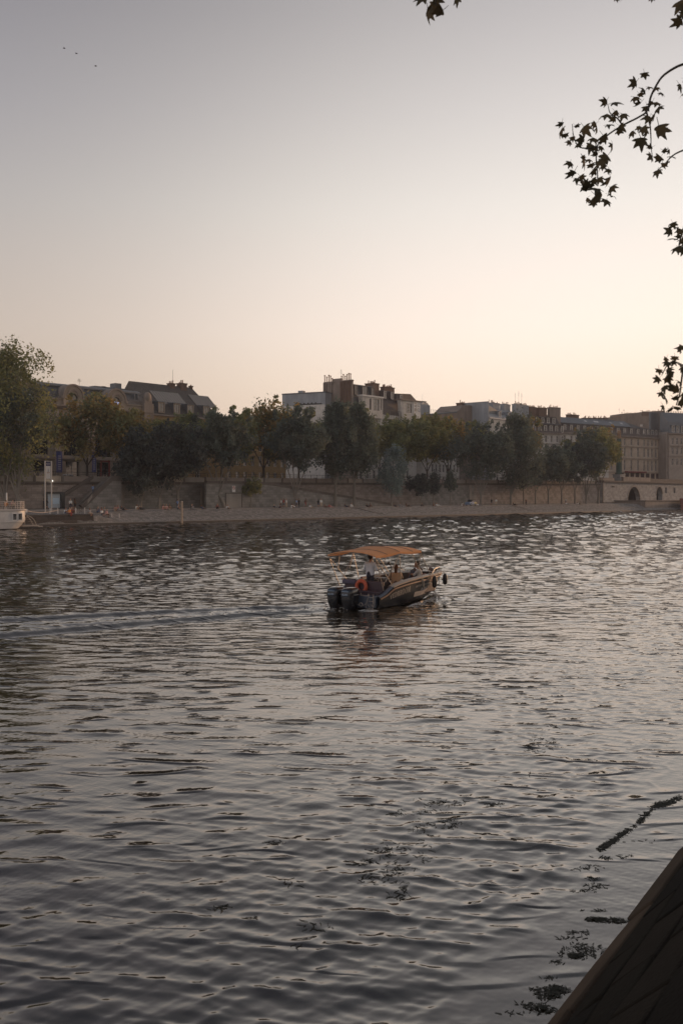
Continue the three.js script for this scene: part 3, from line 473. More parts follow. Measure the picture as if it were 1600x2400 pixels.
// ---------- the buildings ----------
// A building stands between two corners of its front, given by column and distance; local x runs along the front, z faces the viewer's side.
function building(name, label, pxL, zL, pxR, zR, base) {
  const a = V(xAt(pxL, zL), 0, -zL), b = V(xAt(pxR, zR), 0, -zR), d = V().subVectors(b, a), W = d.length(), turn = Math.atan2(-d.z, d.x);
  const t = thing(name, label, 'building', [a.x, base, a.z], turn);
  d.multiplyScalar(1 / W); const n = V(d.z, 0, -d.x);                        // inward normal
  const S = (px, back = 0) => { const k = (px - CX) / F, o = V().copy(a).addScaledVector(n, back); return (k * -o.z - o.x) / (d.x + k * d.z); };   // along the front (or a plane parallel to it) at a column
  const Z = (px, back = 0) => { const s = S(px, back); return -(a.z + d.z * s + n.z * back); };
  const Y = (px, py, back = 0) => yAt(py, Z(px, back)) - base;
  return { t, W, S, Y, Z, a, d, n, base };
}
function facade(B, name, ma, x0, x1, y0, y1, holes, thick = .45, parent = B.t, z = 0) {
  const sh = new THREE.Shape([[x0, y0], [x1, y0], [x1, y1], [x0, y1]].map(([x, y]) => new THREE.Vector2(x, y)));
  for (const [a, b, c, d, round] of holes) { const h = new THREE.Path(); h.moveTo(a, c); if (round) { const r = (b - a) / 2; h.lineTo(a, d - r); h.absarc((a + b) / 2, d - r, r, Math.PI, 0, true); } else { h.lineTo(a, d); h.lineTo(b, d); } h.lineTo(b, c); h.lineTo(a, c); sh.holes.push(h); }
  const g = new G(); g.add(new THREE.ExtrudeGeometry(sh, { depth: thick, bevelEnabled: false, curveSegments: 10 }), new THREE.Matrix4().makeTranslation(0, 0, z - thick)); return g.build(name, ma, parent);
}
function windowIn(B, [a, b, c, d], o = {}) {                                  // frame with a recessed pane, set in an opening
  const z = o.z ?? -.24, f = o.f ?? .09, g = new G();
  g.box(a, a + f, c, d, z - .08, z); g.box(b - f, b, c, d, z - .08, z); g.box(a + f, b - f, d - f, d, z - .08, z); g.box(a + f, b - f, c, c + f, z - .08, z);
  if (b - a > .8) g.box((a + b) / 2 - .035, (a + b) / 2 + .035, c + f, d - f, z - .07, z - .005); if (d - c > 1.4) g.box(a + f, b - f, lerp(c, d, .62) - .03, lerp(c, d, .62) + .03, z - .07, z - .008);
  const w = g.build('window', o.frame ?? mat.frame, o.parent ?? B.t); const p = new G(); p.box(a + f * .5, b - f * .5, c + f * .5, d - f * .5, z - .1, z - .06); p.build('pane', o.glass ?? mat.glass, w);
  return w;
}
function chimney(B, x0, x1, y0, y1, z0, z1, ma, pots, parent = B.t, seed = 1) {
  const g = new G(), r = mulberry(seed * 71 + 5); g.box(x0, x1, y0, y1 - .25, z0, z1); g.box(x0 - .12, x1 + .12, y1 - .25, y1, z0 - .12, z1 + .12); const c = g.build('chimney', ma, parent);
  const p = new G(); for (let i = 0; i < pots; i++) { const u = (i + .5) / pots, along = x1 - x0 > z1 - z0, x = along ? lerp(x0, x1, u) : (x0 + x1) / 2, z = along ? (z0 + z1) / 2 : lerp(z0, z1, u), h = .3 + .55 * r(); if (r() < .15) continue; p.bar(V(x, y1, z), V(x, y1 + h, z), .15, .12, 7); if (r() > .5) p.bar(V(x, y1 + h, z), V(x, y1 + h + .12, z), .2, .2, 7); }
  if (pots) p.build('chimney_pots', mat.pot, c); return c;
}
function dormer(B, x, w, y, h, zFront, run, o = {}) {                          // box dormer: its front, cheeks, little roof, one window
  const g = new G(); g.box(x - w / 2, x - w / 2 + .12, y, y + h, zFront - run, zFront - .02); g.box(x + w / 2 - .12, x + w / 2, y, y + h, zFront - run, zFront - .02); const d = g.build('dormer', o.cheek ?? mat.slate, B.t);
  const fr = new G(); const f = o.f ?? .16; fr.box(x - w / 2, x - w / 2 + f, y, y + h, zFront - .02, zFront + .06); fr.box(x + w / 2 - f, x + w / 2, y, y + h, zFront - .02, zFront + .06); fr.box(x - w / 2 + f, x + w / 2 - f, y + h - f, y + h, zFront - .02, zFront + .06); fr.box(x - w / 2 + f, x + w / 2 - f, y, y + f, zFront - .02, zFront + .06); fr.box(x - .03, x + .03, y + f, y + h - f, zFront - .02, zFront + .03); fr.build('dormer_frame', o.frame ?? mat.frame, d);
  const p = new G(); p.box(x - w / 2 + f, x + w / 2 - f, y + f, y + h - f, zFront - .1, zFront - .04); p.build('pane', o.glass ?? mat.glass, d);
  const r = new G(); r.profile([[zFront + .22, y + h], [zFront + .22, y + h + .1], [zFront - run, y + h + .35], [zFront - run, y + h]], x - w / 2 - .14, x + w / 2 + .14); r.build('dormer_roof', o.roof ?? mat.zincDark, d); return d;
}
function antenna(B, x, y, z, h, parent = B.t) { const g = new G(); g.bar(V(x, y, z), V(x, y + h, z), .035); for (let i = 0; i < 4; i++) g.bar(V(x - .5 + i * .06, y + h * (.7 + .09 * i), z), V(x + .5 - i * .06, y + h * (.7 + .09 * i), z), .022); g.build('antenna', mat.rail, parent); }

{ // 1. long stone museum-like building, left
  const T = 42, z = (px) => depth(bankS(px, T), T), B = building('stone_hall', 'long stone building with arched gables and slate mansard roof behind the left trees', -190, z(-190), 353, z(353), 7.2), { t, W, S, Y } = B;
  const yC = Y(320, 964), yA = Y(320, 949), yR = Y(320, 921), yT = Y(283, 909), bays = [], holes = [], low = [];
  for (let x = S(312); x > 4; x -= 7.6) bays.push(x);
  for (const x of bays) { holes.push([x - 2.1, x + 2.1, 5.8, 13.2, true]); holes.push([x - 1.7, x + 1.7, .6, 4.6]); }
  facade(B, 'wall', mat.stone, 0, W, 0, yC - .6, holes, .7);
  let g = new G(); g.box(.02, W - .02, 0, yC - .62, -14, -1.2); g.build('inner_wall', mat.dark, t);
  for (const h of holes) { if (h[4]) { g = new G(); const [a, b, c, d] = h, r = (b - a) / 2; g.add(new THREE.ShapeGeometry((() => { const s = new THREE.Shape(); s.moveTo(a, c); s.lineTo(a, d - r); s.absarc((a + b) / 2, d - r, r, Math.PI, 0, true); s.lineTo(b, c); return s; })()), new THREE.Matrix4().makeTranslation(0, 0, -.6)); const w = g.build('arched_window', mat.glass, t); g = new G(); for (const u of [.25, .5, .75]) g.box(lerp(a, b, u) - .06, lerp(a, b, u) + .06, c, d - .5, -.58, -.5); for (const u of [.2, .4, .6]) g.box(a, b, lerp(c, d, u) - .05, lerp(c, d, u) + .05, -.57, -.52); g.build('mullions', mat.rail, w); } else windowIn(B, h, { z: -.5, frame: mat.rail }); }
  for (const x of bays) { g = new G(); g.box(x + 3.2, x + 4.4, 0, yC - 1.4, 0, .35); g.box(x + 3, x + 4.6, yC - 1.8, yC - 1.2, .35, .5); g.build('pilaster', mat.parapet, t); }
  g = new G(); g.box(-.3, W + .3, yC - .6, yC - .25, -1, .6); g.box(-.3, W + .3, yC - .25, yC, -1, .95); g.box(-.2, W + .2, 5.0, 5.35, 0, .4); g.build('cornice', mat.stoneBrown, t);
  g = new G(); g.box(0, W, yC, yA, -1.2, -.1); g.box(-.1, W + .1, yA - .25, yA, -.1, .15); g.build('attic', mat.stone, t);
  g = new G(); g.profile([[-.7, yA], [-1.0, lerp(yA, yR, .35)], [-1.7, lerp(yA, yR, .75)], [-2.6, yR], [-14, yR], [-14, yA]], .5, W - 1.2); g.build('mansard_roof', mat.slate, t);
  g = new G(); g.profile([[-2.2, yR], [-2.2, yR + .35], [-2.9, yT - .12], [-3.4, yT], [-14, yT + .4], [-14, yR]], .2, W - .9); g.build('roof_cap', mat.zincDark, t);
  for (const px of [110, 205, 300, 325, 333]) { g = new G(); g.box(S(px) - .12, S(px) + .12, yA + .2, yR, -2.1, -1.2); g.build('roof_rib', mat.zincDark, t); }
  const cv = document.createElement('canvas'); cv.width = 256; cv.height = 96; const cx = cv.getContext('2d'); cx.fillStyle = '#000'; cx.fillRect(0, 0, 256, 96); cx.fillStyle = '#cfd6ff'; cx.font = 'bold 84px serif'; cx.textAlign = 'center'; cx.fillText('PARIS', 128, 78, 236);
  const tx = new THREE.CanvasTexture(cv); tx.colorSpace = THREE.SRGBColorSpace; const lit = new THREE.MeshStandardMaterial({ color: 0x0a0908, emissive: 0xffffff, emissiveMap: tx, emissiveIntensity: .9, roughness: .6 });
  for (const px of [272, 171, 62]) {                          // arched gables
    const c = S(px), r = (S(293) - S(251)) / 2, spring = yA + .5, yTop = spring + r, s = new THREE.Shape(); s.moveTo(c - r, yC); s.lineTo(c - r, spring); s.absarc(c, spring, r, Math.PI, 0, true); s.lineTo(c + r, yC); const rb = r * .52, ho = new THREE.Path(); ho.absarc(c, spring - .5, rb, 0, 2 * Math.PI, true); s.holes.push(ho);
    g = new G(); g.add(new THREE.ExtrudeGeometry(s, { depth: .7, bevelEnabled: false, curveSegments: 24 }), new THREE.Matrix4().makeTranslation(0, 0, -.3)); g.add(new THREE.ExtrudeGeometry(s, { depth: .1, bevelEnabled: false, curveSegments: 24 }), new THREE.Matrix4().makeTranslation(0, 0, -2.8)); const gm = g.build('arched_gable', mat.stone, t);
    g = new G(); const n = 22; for (let i = 0; i < n; i++) { const a0 = Math.PI * i / n, a1 = Math.PI * (i + 1) / n; for (const [r0, r1, zz] of [[r * .93, r * 1.1, .62], [r * .5, r * .66, .55]]) g.prism([[c + r0 * Math.cos(a0), spring + r0 * Math.sin(a0)], [c + r1 * Math.cos(a0), spring + r1 * Math.sin(a0)], [c + r1 * Math.cos(a1), spring + r1 * Math.sin(a1)], [c + r0 * Math.cos(a1), spring + r0 * Math.sin(a1)]], r0 > r * .8 ? -2.6 : .4, zz); } g.box(c - r * 1.25, c - r * .93, spring - .45, spring, -1.2, .6); g.box(c + r * .93, c + r * 1.25, spring - .45, spring, -1.2, .6); g.build('archivolt', mat.stoneBrown, gm);
    g = new G(); g.add(new THREE.CircleGeometry(rb + .1, 28), new THREE.Matrix4().makeTranslation(c, spring - .5, .02)); g.build('round_window', mat.glass, gm);
    if (px !== 171) { const sg = meshOf('lit_sign', new THREE.BoxGeometry(rb * 1.75, rb * .62, .12), [0, 1, 2, 3].map(() => mat.dark).concat([lit, mat.dark]), gm); sg.position.set(c, spring - .5, .1); }
  }
  for (const px of [345]) { g = new G(); const x = S(px); g.box(x - 1.3, x + 1.3, yC - 1.6, yC + 1.8, -.2, .8); g.box(x - 1.0, x + 1.0, yC + 1.8, yA + 1.6, -.2, .6); g.add(new THREE.SphereGeometry(1.0, 14, 10), new THREE.Matrix4().compose(V(x, yA + 1.8, .3), new THREE.Quaternion(), V(1, 1.2, .5))); g.box(x - 1.2, x + 1.2, 0, yC - 1.6, -.2, .5); g.build('corner_cartouche', mat.stoneBrown, t); }
  g = new G(); g.box(S(270), S(340), yT, yT + .8, -9, -7); g.box(S(325), S(339), yT, yT + 2, -10, -8); g.box(S(289), S(296), yT, yT + .9, -8, -7); g.build('roof_plant', mat.zincDark, t); antenna(B, S(227), yT, -6, 1.8);
  for (const [x, pxw, y0, y1, label] of [[135, 7, 1108, 1058, 'tall blue banner hung on the stone building left of its doorway'], [216, 5, 1108, 1060, 'narrow blue banner hung on the stone building right of its doorway']]) {
    const bt = thing('facade_banner', label, 'banner', arr(V(B.a.x, 7.2, B.a.z).addScaledVector(B.d, S(x)).addScaledVector(B.n, -.75)), t.rotation.y); const w = (S(x + pxw) - S(x - pxw)) / 2;
    g = new G(); g.add(grid(6, 14, (u, v) => V((u - .5) * 2 * w, lerp(Y(x, y0), Y(x, y1), v), .06 * Math.sin(u * 6 + v * 4)))); g.build('cloth', M([.06, .08, .22], { side: THREE.DoubleSide }), bt); g = new G(); g.bar(V(-w - .1, Y(x, y1), 0), V(w + .1, Y(x, y1), 0), .05); g.build('pole', mat.rail, bt); for (let k = 0; k < 7; k++) { g = new G(); g.box(-w * .5, w * .5, lerp(Y(x, y0), Y(x, y1), .15 + k * .1), lerp(Y(x, y0), Y(x, y1), .15 + k * .1 + .05), .07, .09); g.build('pale_letter', M([.3, .3, .4]), bt); } }
  g = new G(); const rx = S(246); g.box(rx - 1.2, rx - .9, .4, 5, .0, .3); g.box(rx + .9, rx + 1.2, .4, 5, 0, .3); g.box(rx - 1.2, rx + 1.2, 4.7, 5, 0, .3); g.build('red_door_frame', M([.16, .03, .02]), t);
}
{ // 2. steep slate roof
  const T = 47, z = (px) => depth(bankS(px, T), T), B = building('slate_roofed_house', 'ochre house under a huge steep slate roof with four dormers', 338, z(338), 514, z(514), 7.3), { t, W, S, Y } = B, yE = Y(430, 979), yR = Y(420, 906, 6);
  const holes = []; for (let i = 0; i < 5; i++) { const x = W * (i + .5) / 5; for (const y of [1, 5.4, 9.8]) holes.push([x - .75, x + .75, y, y + 2.6]); }
  facade(B, 'wall', mat.ochre, 0, W, 0, yE, holes); for (const h of holes) windowIn(B, h);
  let g = new G(); g.box(.1, W - .1, 0, yE - .1, -12, -.5); g.build('inner_wall', mat.ochre, t); g = new G(); g.box(-.3, W + .3, yE, yE + .35, -12.3, .4); g.build('eaves', mat.stoneBrown, t);
  const e = yE + .35, hp = 2.4;                              // hipped roof
  g = new G(); const P = (x, y, zz) => [x, y, zz]; g.quad(P(-.2, e, .3), P(W + .2, e, .3), P(W - hp - 1.1, yR, -6), P(hp * .2, yR, -6)); g.quad(P(W + .2, e, -12), P(-.2, e, -12), P(hp * .2, yR, -6), P(W - hp - 1.1, yR, -6)); g.quad(P(W + .2, e, .3), P(W + .2, e, -12), P(W - hp - 1.1, yR, -6), P(W - hp - 1.1, yR, -6.01)); g.quad(P(-.2, e, -12), P(-.2, e, .3), P(hp * .2, yR, -6), P(hp * .2, yR, -6.01)); g.build('roof', M([.13, .115, .1], { map: texSlate, side: THREE.DoubleSide, roughness: .75 }), t);
  const on = (x, v, up) => { const k = V(x, lerp(e, yR, v), lerp(.3, -6, v)); const nn = V(0, 6.3, yR - e).normalize(); return k.addScaledVector(nn, up); };
  for (const [a, b] of [[366, 432], [457, 502]]) { g = new G(); const x0 = S(a, 2), x1 = S(b, 2), v0 = .34, v1 = .74, sk = .9; g.add(grid(8, 4, (u, v) => on(lerp(x0 + sk * (1 - v), x1 + sk * (1 - v), u), lerp(v0, v1, v), .09))); const n = 11; for (let i = 0; i <= n; i++) { const x = lerp(x0, x1, i / n); g.bar(on(x + sk, v0, .12), on(x, v1, .12), .09, .09, 5); } g.build('zinc_panel', M([.30, .28, .255], { side: THREE.DoubleSide, roughness: .6 }), t); }
  for (const px of [369, 405, 437, 474]) dormer(B, S(px, .6) + .6, 1.9, e + .3, 2.5, .25, 2.2, { f: .3, frame: mat.stone, cheek: mat.slate });
  chimney(B, S(398, 6) - .2, S(408, 6), yR - 1, Y(402, 899, 6), -6.6, -5.4, mat.brick, 3, t, 2); chimney(B, S(420, 6), S(434, 6), yR - 1, Y(427, 899, 6), -6.8, -5.2, mat.brick, 4, t, 3); chimney(B, S(446, 6), S(450, 6), yR - 1, Y(448, 905, 6), -6.4, -5.6, mat.brick, 1, t, 4);
  g = new G(); g.bar(V(S(406, 6), yR, -6), V(S(406, 6), Y(406, 868, 6), -6), .035); g.build('antenna', mat.rail, t);
}
{ // 3. pale block in the middle, with its flue wall and sunset-lit windows
  const T = 42, z = (px) => depth(bankS(px, T), T), B = building('mansard_apartment_house', 'white apartment house with flue-striped side wall and windows glowing with the sunset', 827, z(827), 889, z(889), 7.6), { t, W, S, Y } = B;
  const yB = Y(850, 972), yM = Y(850, 931), yT = Y(845, 898), yW = Y(827, 893.5), D = 10;
  const holes = [[S(862), S(867), Y(865, 1006), Y(865, 988)], [S(872), S(875), Y(873, 1004), Y(873, 988)], [S(881), S(886), Y(883, 1006), Y(883, 987)]]; for (const y of [2, 6, 10, 14]) for (const u of [.3, .55, .8]) holes.push([W * u - .6, W * u + .6, y, y + 2.4]);
  facade(B, 'wall', mat.plaster, 0, W, 0, yB, holes); for (const h of holes) windowIn(B, h);
  let g = new G(); g.box(.05, W - .05, 0, yB - .05, -D, -.5); g.build('inner_wall', mat.plaster, t);
  g = new G(); g.box(-.6, 0, 0, yW, -D, .1); g.box(-.75, .1, yW, yW + .35, -D - .1, .2); g.build('party_wall', mat.stoneBrown, t);
  const fl = (u) => -D * (1 - (u - 762) / 65);
  for (const px of [763, 768, 773, 777, 781, 803, 807.5, 812, 816, 820, 824]) { g = new G(); const zz = fl(px), tall = px > 800, top = yW + .3 + (nh(px | 0, 9) * .3); g.box(-.95, -.6, tall ? Y(827, 952) : Y(827, 960), yW + .1, zz - .22, zz + .22); const f = g.build('chimney_flue', tall ? mat.brick : mat.stoneBrown, t); g = new G(); const h = .7 + 1.1 * nh(px | 0, 3); g.bar(V(-.5, yW + .3, zz), V(-.5, yW + .35 + h, zz), .15, .13, 7); g.bar(V(-.5, yW + .35 + h, zz), V(-.5, yW + .6 + h, zz), .23, .23, 7); g.build('chimney_pot', mat.pot, f); }
  g = new G(); g.box(-.62, .05, yW + .2, yW + 1.0, -6.8, -3.8); g.build('party_wall_crest', mat.stoneBrown, t);
  antenna(B, -.4, yW, -3.9, 3.4);
  g = new G(); g.profile([[.1, yB], [-.4, yM - .6], [-1.0, yM], [-2.2, lerp(yM, yT, .9)], [-D, yT + .4], [-D, yB]], 0, W - .3); g.build('mansard_roof', mat.slate, t);
  g = new G(); g.profile([[-1.9, lerp(yM, yT, .86)], [-2.0, lerp(yM, yT, .94)], [-D, yT + .5], [-D, yT]], -.1, W); g.build('roof_cap', mat.zincDark, t);
  for (const [px, w] of [[833.5, 1.3], [854, 2.2], [873, 1.3]]) dormer(B, S(px, 1), w, yM + .55, 2.7, -.95, 2.2, { frame: mat.stoneBrown, f: .18, roof: mat.zincDark });
  // projecting white bay
  const x0 = S(848), x1 = S(888.5), bt = yM + .1; g = new G(); facade(B, 'bay', mat.plaster, x0, x1, yB - .5, bt, [[S(866), S(880.5), Y(870, 963), Y(870, 936)], [S(857.5), S(862), Y(859, 961), Y(859, 935)], [S(883.5), S(886.5), Y(885, 962), Y(885, 936)]], .5, t, 1.25);
  for (const h of [[S(866), S(880.5), Y(870, 963), Y(870, 936)], [S(857.5), S(862), Y(859, 961), Y(859, 935)], [S(883.5), S(886.5), Y(885, 962), Y(885, 936)]]) windowIn(B, h, { z: 1.05, frame: mat.stoneBrown, f: .07 });
  g = new G(); g.prism([[x0 - 1.4, bt], [x0, bt], [x0, yB - .5], [x0 - .35, yB - .5]], -.2, 1.2); g.box(x1 - .3, x1, yB - .5, bt, -.2, .74); g.box(x0 + .0, x1, yB - .8, yB - .5, 0, 1.25); g.build('bay_cheek', mat.plaster, t); g = new G(); g.box(x0 - 1.5, x1 + .1, bt, bt + .4, -.5, 1.5); g.build('bay_cornice', mat.white, t);
  chimney(B, W - .4, W + 2.4, yB, Y(877, 895), -5, -2, mat.brick, 8, t, 6);
  // pale annexe behind: its own thing
  const zA = z(827), A = building('pale_annexe', 'plain grey-blue block with a blank side wall left of the flue wall', 762, B.Z(762, 0) + 9, 775, B.Z(762, 0) + 12, 7.6), ax = A.S(762);
  g = new G(); const dA = 13.5, yA = A.Y(762, 920.5); g.box(0, 8, 0, yA, -dA, 0); g.build('wall', mat.greyWall, A.t); g = new G(); g.box(-.15, 8.1, yA, yA + .3, -dA - .1, .1); g.build('roof_edge', mat.zincDark, A.t); g = new G(); g.box(-.25, 0, 0, A.Y(762, 948), -dA, -.02); g.build('lower_wall', mat.plaster, A.t); g = new G(); g.box(-.3, -.02, A.Y(762, 947), A.Y(762, 945), -9, -1); for (let i = 0; i < 6; i++) g.box(-.3, -.02, A.Y(762, 947), A.Y(762, 942.5), -3 - i * 1.2, -2.7 - i * 1.2); g.build('balcony_rail', mat.rail, A.t); g = new G(); g.box(1, 2.4, yA, yA + 1, -9, -7.5); g.build('roof_hatch', mat.greyWall, A.t);
}
{ // 4. neighbour with lower mansard and glazed corner bay
  const T = 42, z = (px) => depth(bankS(px, T), T), B = building('corner_bay_house', 'white house with dark mansard and a glazed corner bay open to the sky', 890, z(890), 975, z(975), 7.8), { t, W, S, Y } = B, yB = Y(930, 975), yM = Y(930, 944), yT = Y(925, 917), D = 9;
  const holes = []; for (const y of [2, 6, 10, 14]) for (const u of [.12, .32, .52, .72]) holes.push([W * u, W * u + 1.2, y, y + 2.4]); holes.push([S(898), S(902), Y(900, 1000), Y(900, 984)], [S(916), S(921), Y(920, 996), Y(920, 984)]);
  facade(B, 'wall', mat.plaster, 0, W, 0, yB, holes); for (const h of holes) windowIn(B, h); let g = new G(); g.box(.05, W - .05, 0, yB - .05, -D, -.5); g.build('inner_wall', mat.plaster, t);
  g = new G(); g.profile([[.05, yB], [-.8, yM], [-3.2, lerp(yM, yT, .85)], [-D, yT], [-D, yB]], 0, S(934)); g.build('mansard_roof', mat.slateBrown, t); const sh = [[S(934), yB], [S(934), lerp(yM, yT, .85)], [S(948, 3), Y(948, 925, 3)], [S(966, 3), Y(966, 945, 3)], [S(966, 3), yB]]; g = new G(); g.prism(sh, -D, -.9); g.build('sloping_roof', mat.slateBrown, t);
  for (const [px, w] of [[900, 1.2], [917, 1.2], [938, 1.2]]) dormer(B, S(px, 1), w, yM + (px < 930 ? .9 : .4), 2.1, -.75, 2, { frame: mat.frame, cheek: mat.slateBrown });
  g = new G(); for (let i = 0; i < 9; i++) g.box(S(900) + i * 1.1, S(900) + i * 1.1 + .06, yB - 1.2, yB + 1.2, .8, .86); g.box(S(900), S(931), yB + 1.15, yB + 1.25, .78, .88); g.box(S(900), S(931), yB - 1.4, yB - 1.2, 0, .9); g.build('balcony', mat.rail, t);
  const x0 = S(937), x1 = S(961), bt = Y(950, 941); const bh = [[S(944), S(957), Y(950, 968), Y(950, 947)]]; facade(B, 'bay', mat.plaster, x0, x1, yB - 2, bt, bh, .4, t, 1.1); windowIn(B, bh[0], { z: .95, frame: mat.stoneBrown, f: .08 }); g = new G(); g.prism([[x0 - 1.2, bt], [x0, bt], [x0, yB - 2], [x0 - .3, yB - 2]], -.2, 1.05); g.build('bay_cheek', mat.plaster, t);
  // corner turret: open frames with glass on both sides
  const c0 = x1, c1 = W + .4; g = new G(); for (const zz of [1.1, -2.6]) { for (const x of [c0 + .12, (c0 + c1) / 2, c1]) g.box(x - .12, x + .12, yB - 2, bt, zz - .12, zz + .12); for (const v of [0, .42, .72, .97]) g.box(c0, c1 + .1, lerp(Y(968, 966), bt, v) - .12, lerp(Y(968, 966), bt, v) + .12, zz - .1, zz + .1); } g.box(c0, c1 + .12, yB - 6, Y(968, 966), -2.7, 1.2); g.build('corner_frame', mat.white, t);
  const pane = new THREE.MeshPhysicalMaterial({ color: 0xffffff, transmission: 1, thickness: 0, roughness: .02 }); g = new G(); for (const zz of [1.1, -2.6]) g.box(c0 + .1, c1, Y(968, 966), bt, zz - .02, zz + .02); g.build('corner_glass', pane, t);
  g = new G(); g.box(x0 - 1.3, c1 + .4, bt, bt + .45, -2.9, 1.4); g.build('bay_cornice', mat.stoneBrown, t);
  chimney(B, S(897, 5), S(920, 5), yM, Y(908, 908, 5), -6, -4.4, mat.brick, 11, t, 8); chimney(B, W - 1, W + 1.6, yB - 2, Y(974, 968), -6, -4, mat.brick, 3, t, 9);
}
{ // 5. low roof with a pale vent block, rising to a dark gable wall
  const T = 46, z = (px) => depth(bankS(px, T), T), B = building('low_brown_house', 'low brown house whose flat roof carries a pale square vent block', 980, z(980), 1108, z(1108), 7.9), { t, W, S, Y } = B, y0 = Y(1040, 970);
  let g = new G(); const top = [[0, Y(980, 974)], [S(1012), Y(1012, 972.5)], [S(1068), Y(1068, 967.5)], [S(1078), Y(1078, 957)], [S(1085), Y(1085, 950)], [S(1098), Y(1098, 950)], [W, Y(1106, 951)]]; g.prism([[0, 0], [W, 0], ...top.slice().reverse()], -9, 0); g.build('wall', mat.stoneBrown, t);
  g = new G(); for (let i = 0; i < 2; i++) { const [a, b] = [top[i], top[i + 1]]; g.prism([[a[0], a[1]], [b[0], b[1]], [b[0], b[1] + .3], [a[0], a[1] + .3]], -9.2, .3); } g.build('roof_edge', mat.zincDark, t);
  const vx0 = S(991), vx1 = S(1009.5), vy = Y(1000, 949); g = new G(); g.box(vx0, vx1, top[0][1] - .2, vy, -3.4, -.4); g.build('vent_block', mat.greyWall, t); g = new G(); g.prism([[vx0, vy], [vx1, vy], [lerp(vx0, vx1, .8), vy + .75], [lerp(vx0, vx1, .2), vy + .75]], -3, -.8); g.box(lerp(vx0, vx1, .22), lerp(vx0, vx1, .78), vy + 1.05, vy + 1.2, -2.8, -1); for (const u of [.25, .5, .75]) g.box(lerp(vx0, vx1, u) - .08, lerp(vx0, vx1, u) + .08, vy + .75, vy + 1.05, -2.6, -1.2); g.bar(V(lerp(vx0, vx1, .5), vy + 1.2, -1.8), V(lerp(vx0, vx1, .5), vy + 3.4, -1.8), .03); g.build('vent_cap', mat.zinc, t);
  g = new G(); for (let i = 0; i < 12; i++) g.box(S(1014 + i * 4), S(1014 + i * 4) + .05, y0, y0 + 1, -.8, -.74); g.box(S(1014), S(1060), y0 + .9, y0 + .95, -.8, -.75); g.build('roof_railing', mat.rail, t);
  chimney(B, S(1080, 3), S(1094, 3), Y(1085, 955), Y(1088, 945, 3), -5, -3, mat.brick, 6, t, 12); g = new G(); for (const y of [9, 12.5]) for (const px of [1076, 1088, 1100]) g.box(S(px), S(px) + 1, y, y + 1.8, 0, .04); g.build('window', mat.glass, t);
}
{ // 6. grey-blue side wall and zinc roofs
  const T = 40, z = (px) => depth(bankS(px, T), T), B = building('zinc_roofed_house', 'grey-blue house with a tall blank side wall and stepped zinc roofs', 1144, z(1144), 1237, z(1237), 8.2), { t, W, S, Y } = B, yE = Y(1190, 986), yP = Y(1144, 943), D = 12;
  let g = new G(); g.box(-.5, 0, 0, yP, -D, .1); g.box(-.6, .1, yP, yP + .25, -D - .1, .2); g.build('side_wall', mat.greyWall, t);
  const holes = []; for (let i = 0; i < 7; i++) for (const y of [1.5, 5.2, 9, 12.8]) holes.push([W * (i + .3) / 7, W * (i + .3) / 7 + 1.25, y, y + 2.3]); holes.push([S(1186), S(1192), yE - 2.4, yE - .5], [S(1202), S(1208), yE - 2.4, yE - .5]);
  facade(B, 'wall', mat.plaster, 0, W, 0, yE, holes); for (const h of holes) windowIn(B, h); g = new G(); g.box(.05, W - .05, 0, yE - .05, -D, -.5); g.build('inner_wall', mat.plaster, t);
  g = new G(); g.profile([[.4, yE], [.3, yE + .4], [-3.4, Y(1180, 962, 3)], [-D, Y(1180, 958, 3)], [-D, yE]], 0, W); g.build('zinc_roof', mat.zinc, t);
  g = new G(); g.prism([[0, yE + .5], [0, yP - .3], [S(1175, 2), Y(1175, 972, 2)], [S(1175, 2), yE + .5]], -6, -1.2); g.build('upper_roof', mat.zincDark, t);
  for (const px of [1166, 1188, 1206]) dormer(B, S(px, 1), 1.5, yE + .8, 1.9, -.3, 2.6, { frame: mat.frame, cheek: mat.zinc, roof: mat.zinc });
  chimney(B, S(1150, 4), S(1166, 4), yE, Y(1158, 945, 4), -5, -3.4, mat.greyWall, 7, t, 14); chimney(B, S(1176, 4), S(1191, 4), yE, Y(1184, 948, 4), -5, -3.4, mat.greyWall, 5, t, 15); chimney(B, S(1204, 4), S(1234, 4), yE, Y(1220, 949, 4), -5, -3.4, mat.greyWall, 12, t, 16);
  for (const [px, h] of [[1146, 1.6], [1207, 4], [1215, 4.5], [1222, 3.8]]) antenna(B, S(px, 4), Y(px, 948, 4), -4.2, h);
}
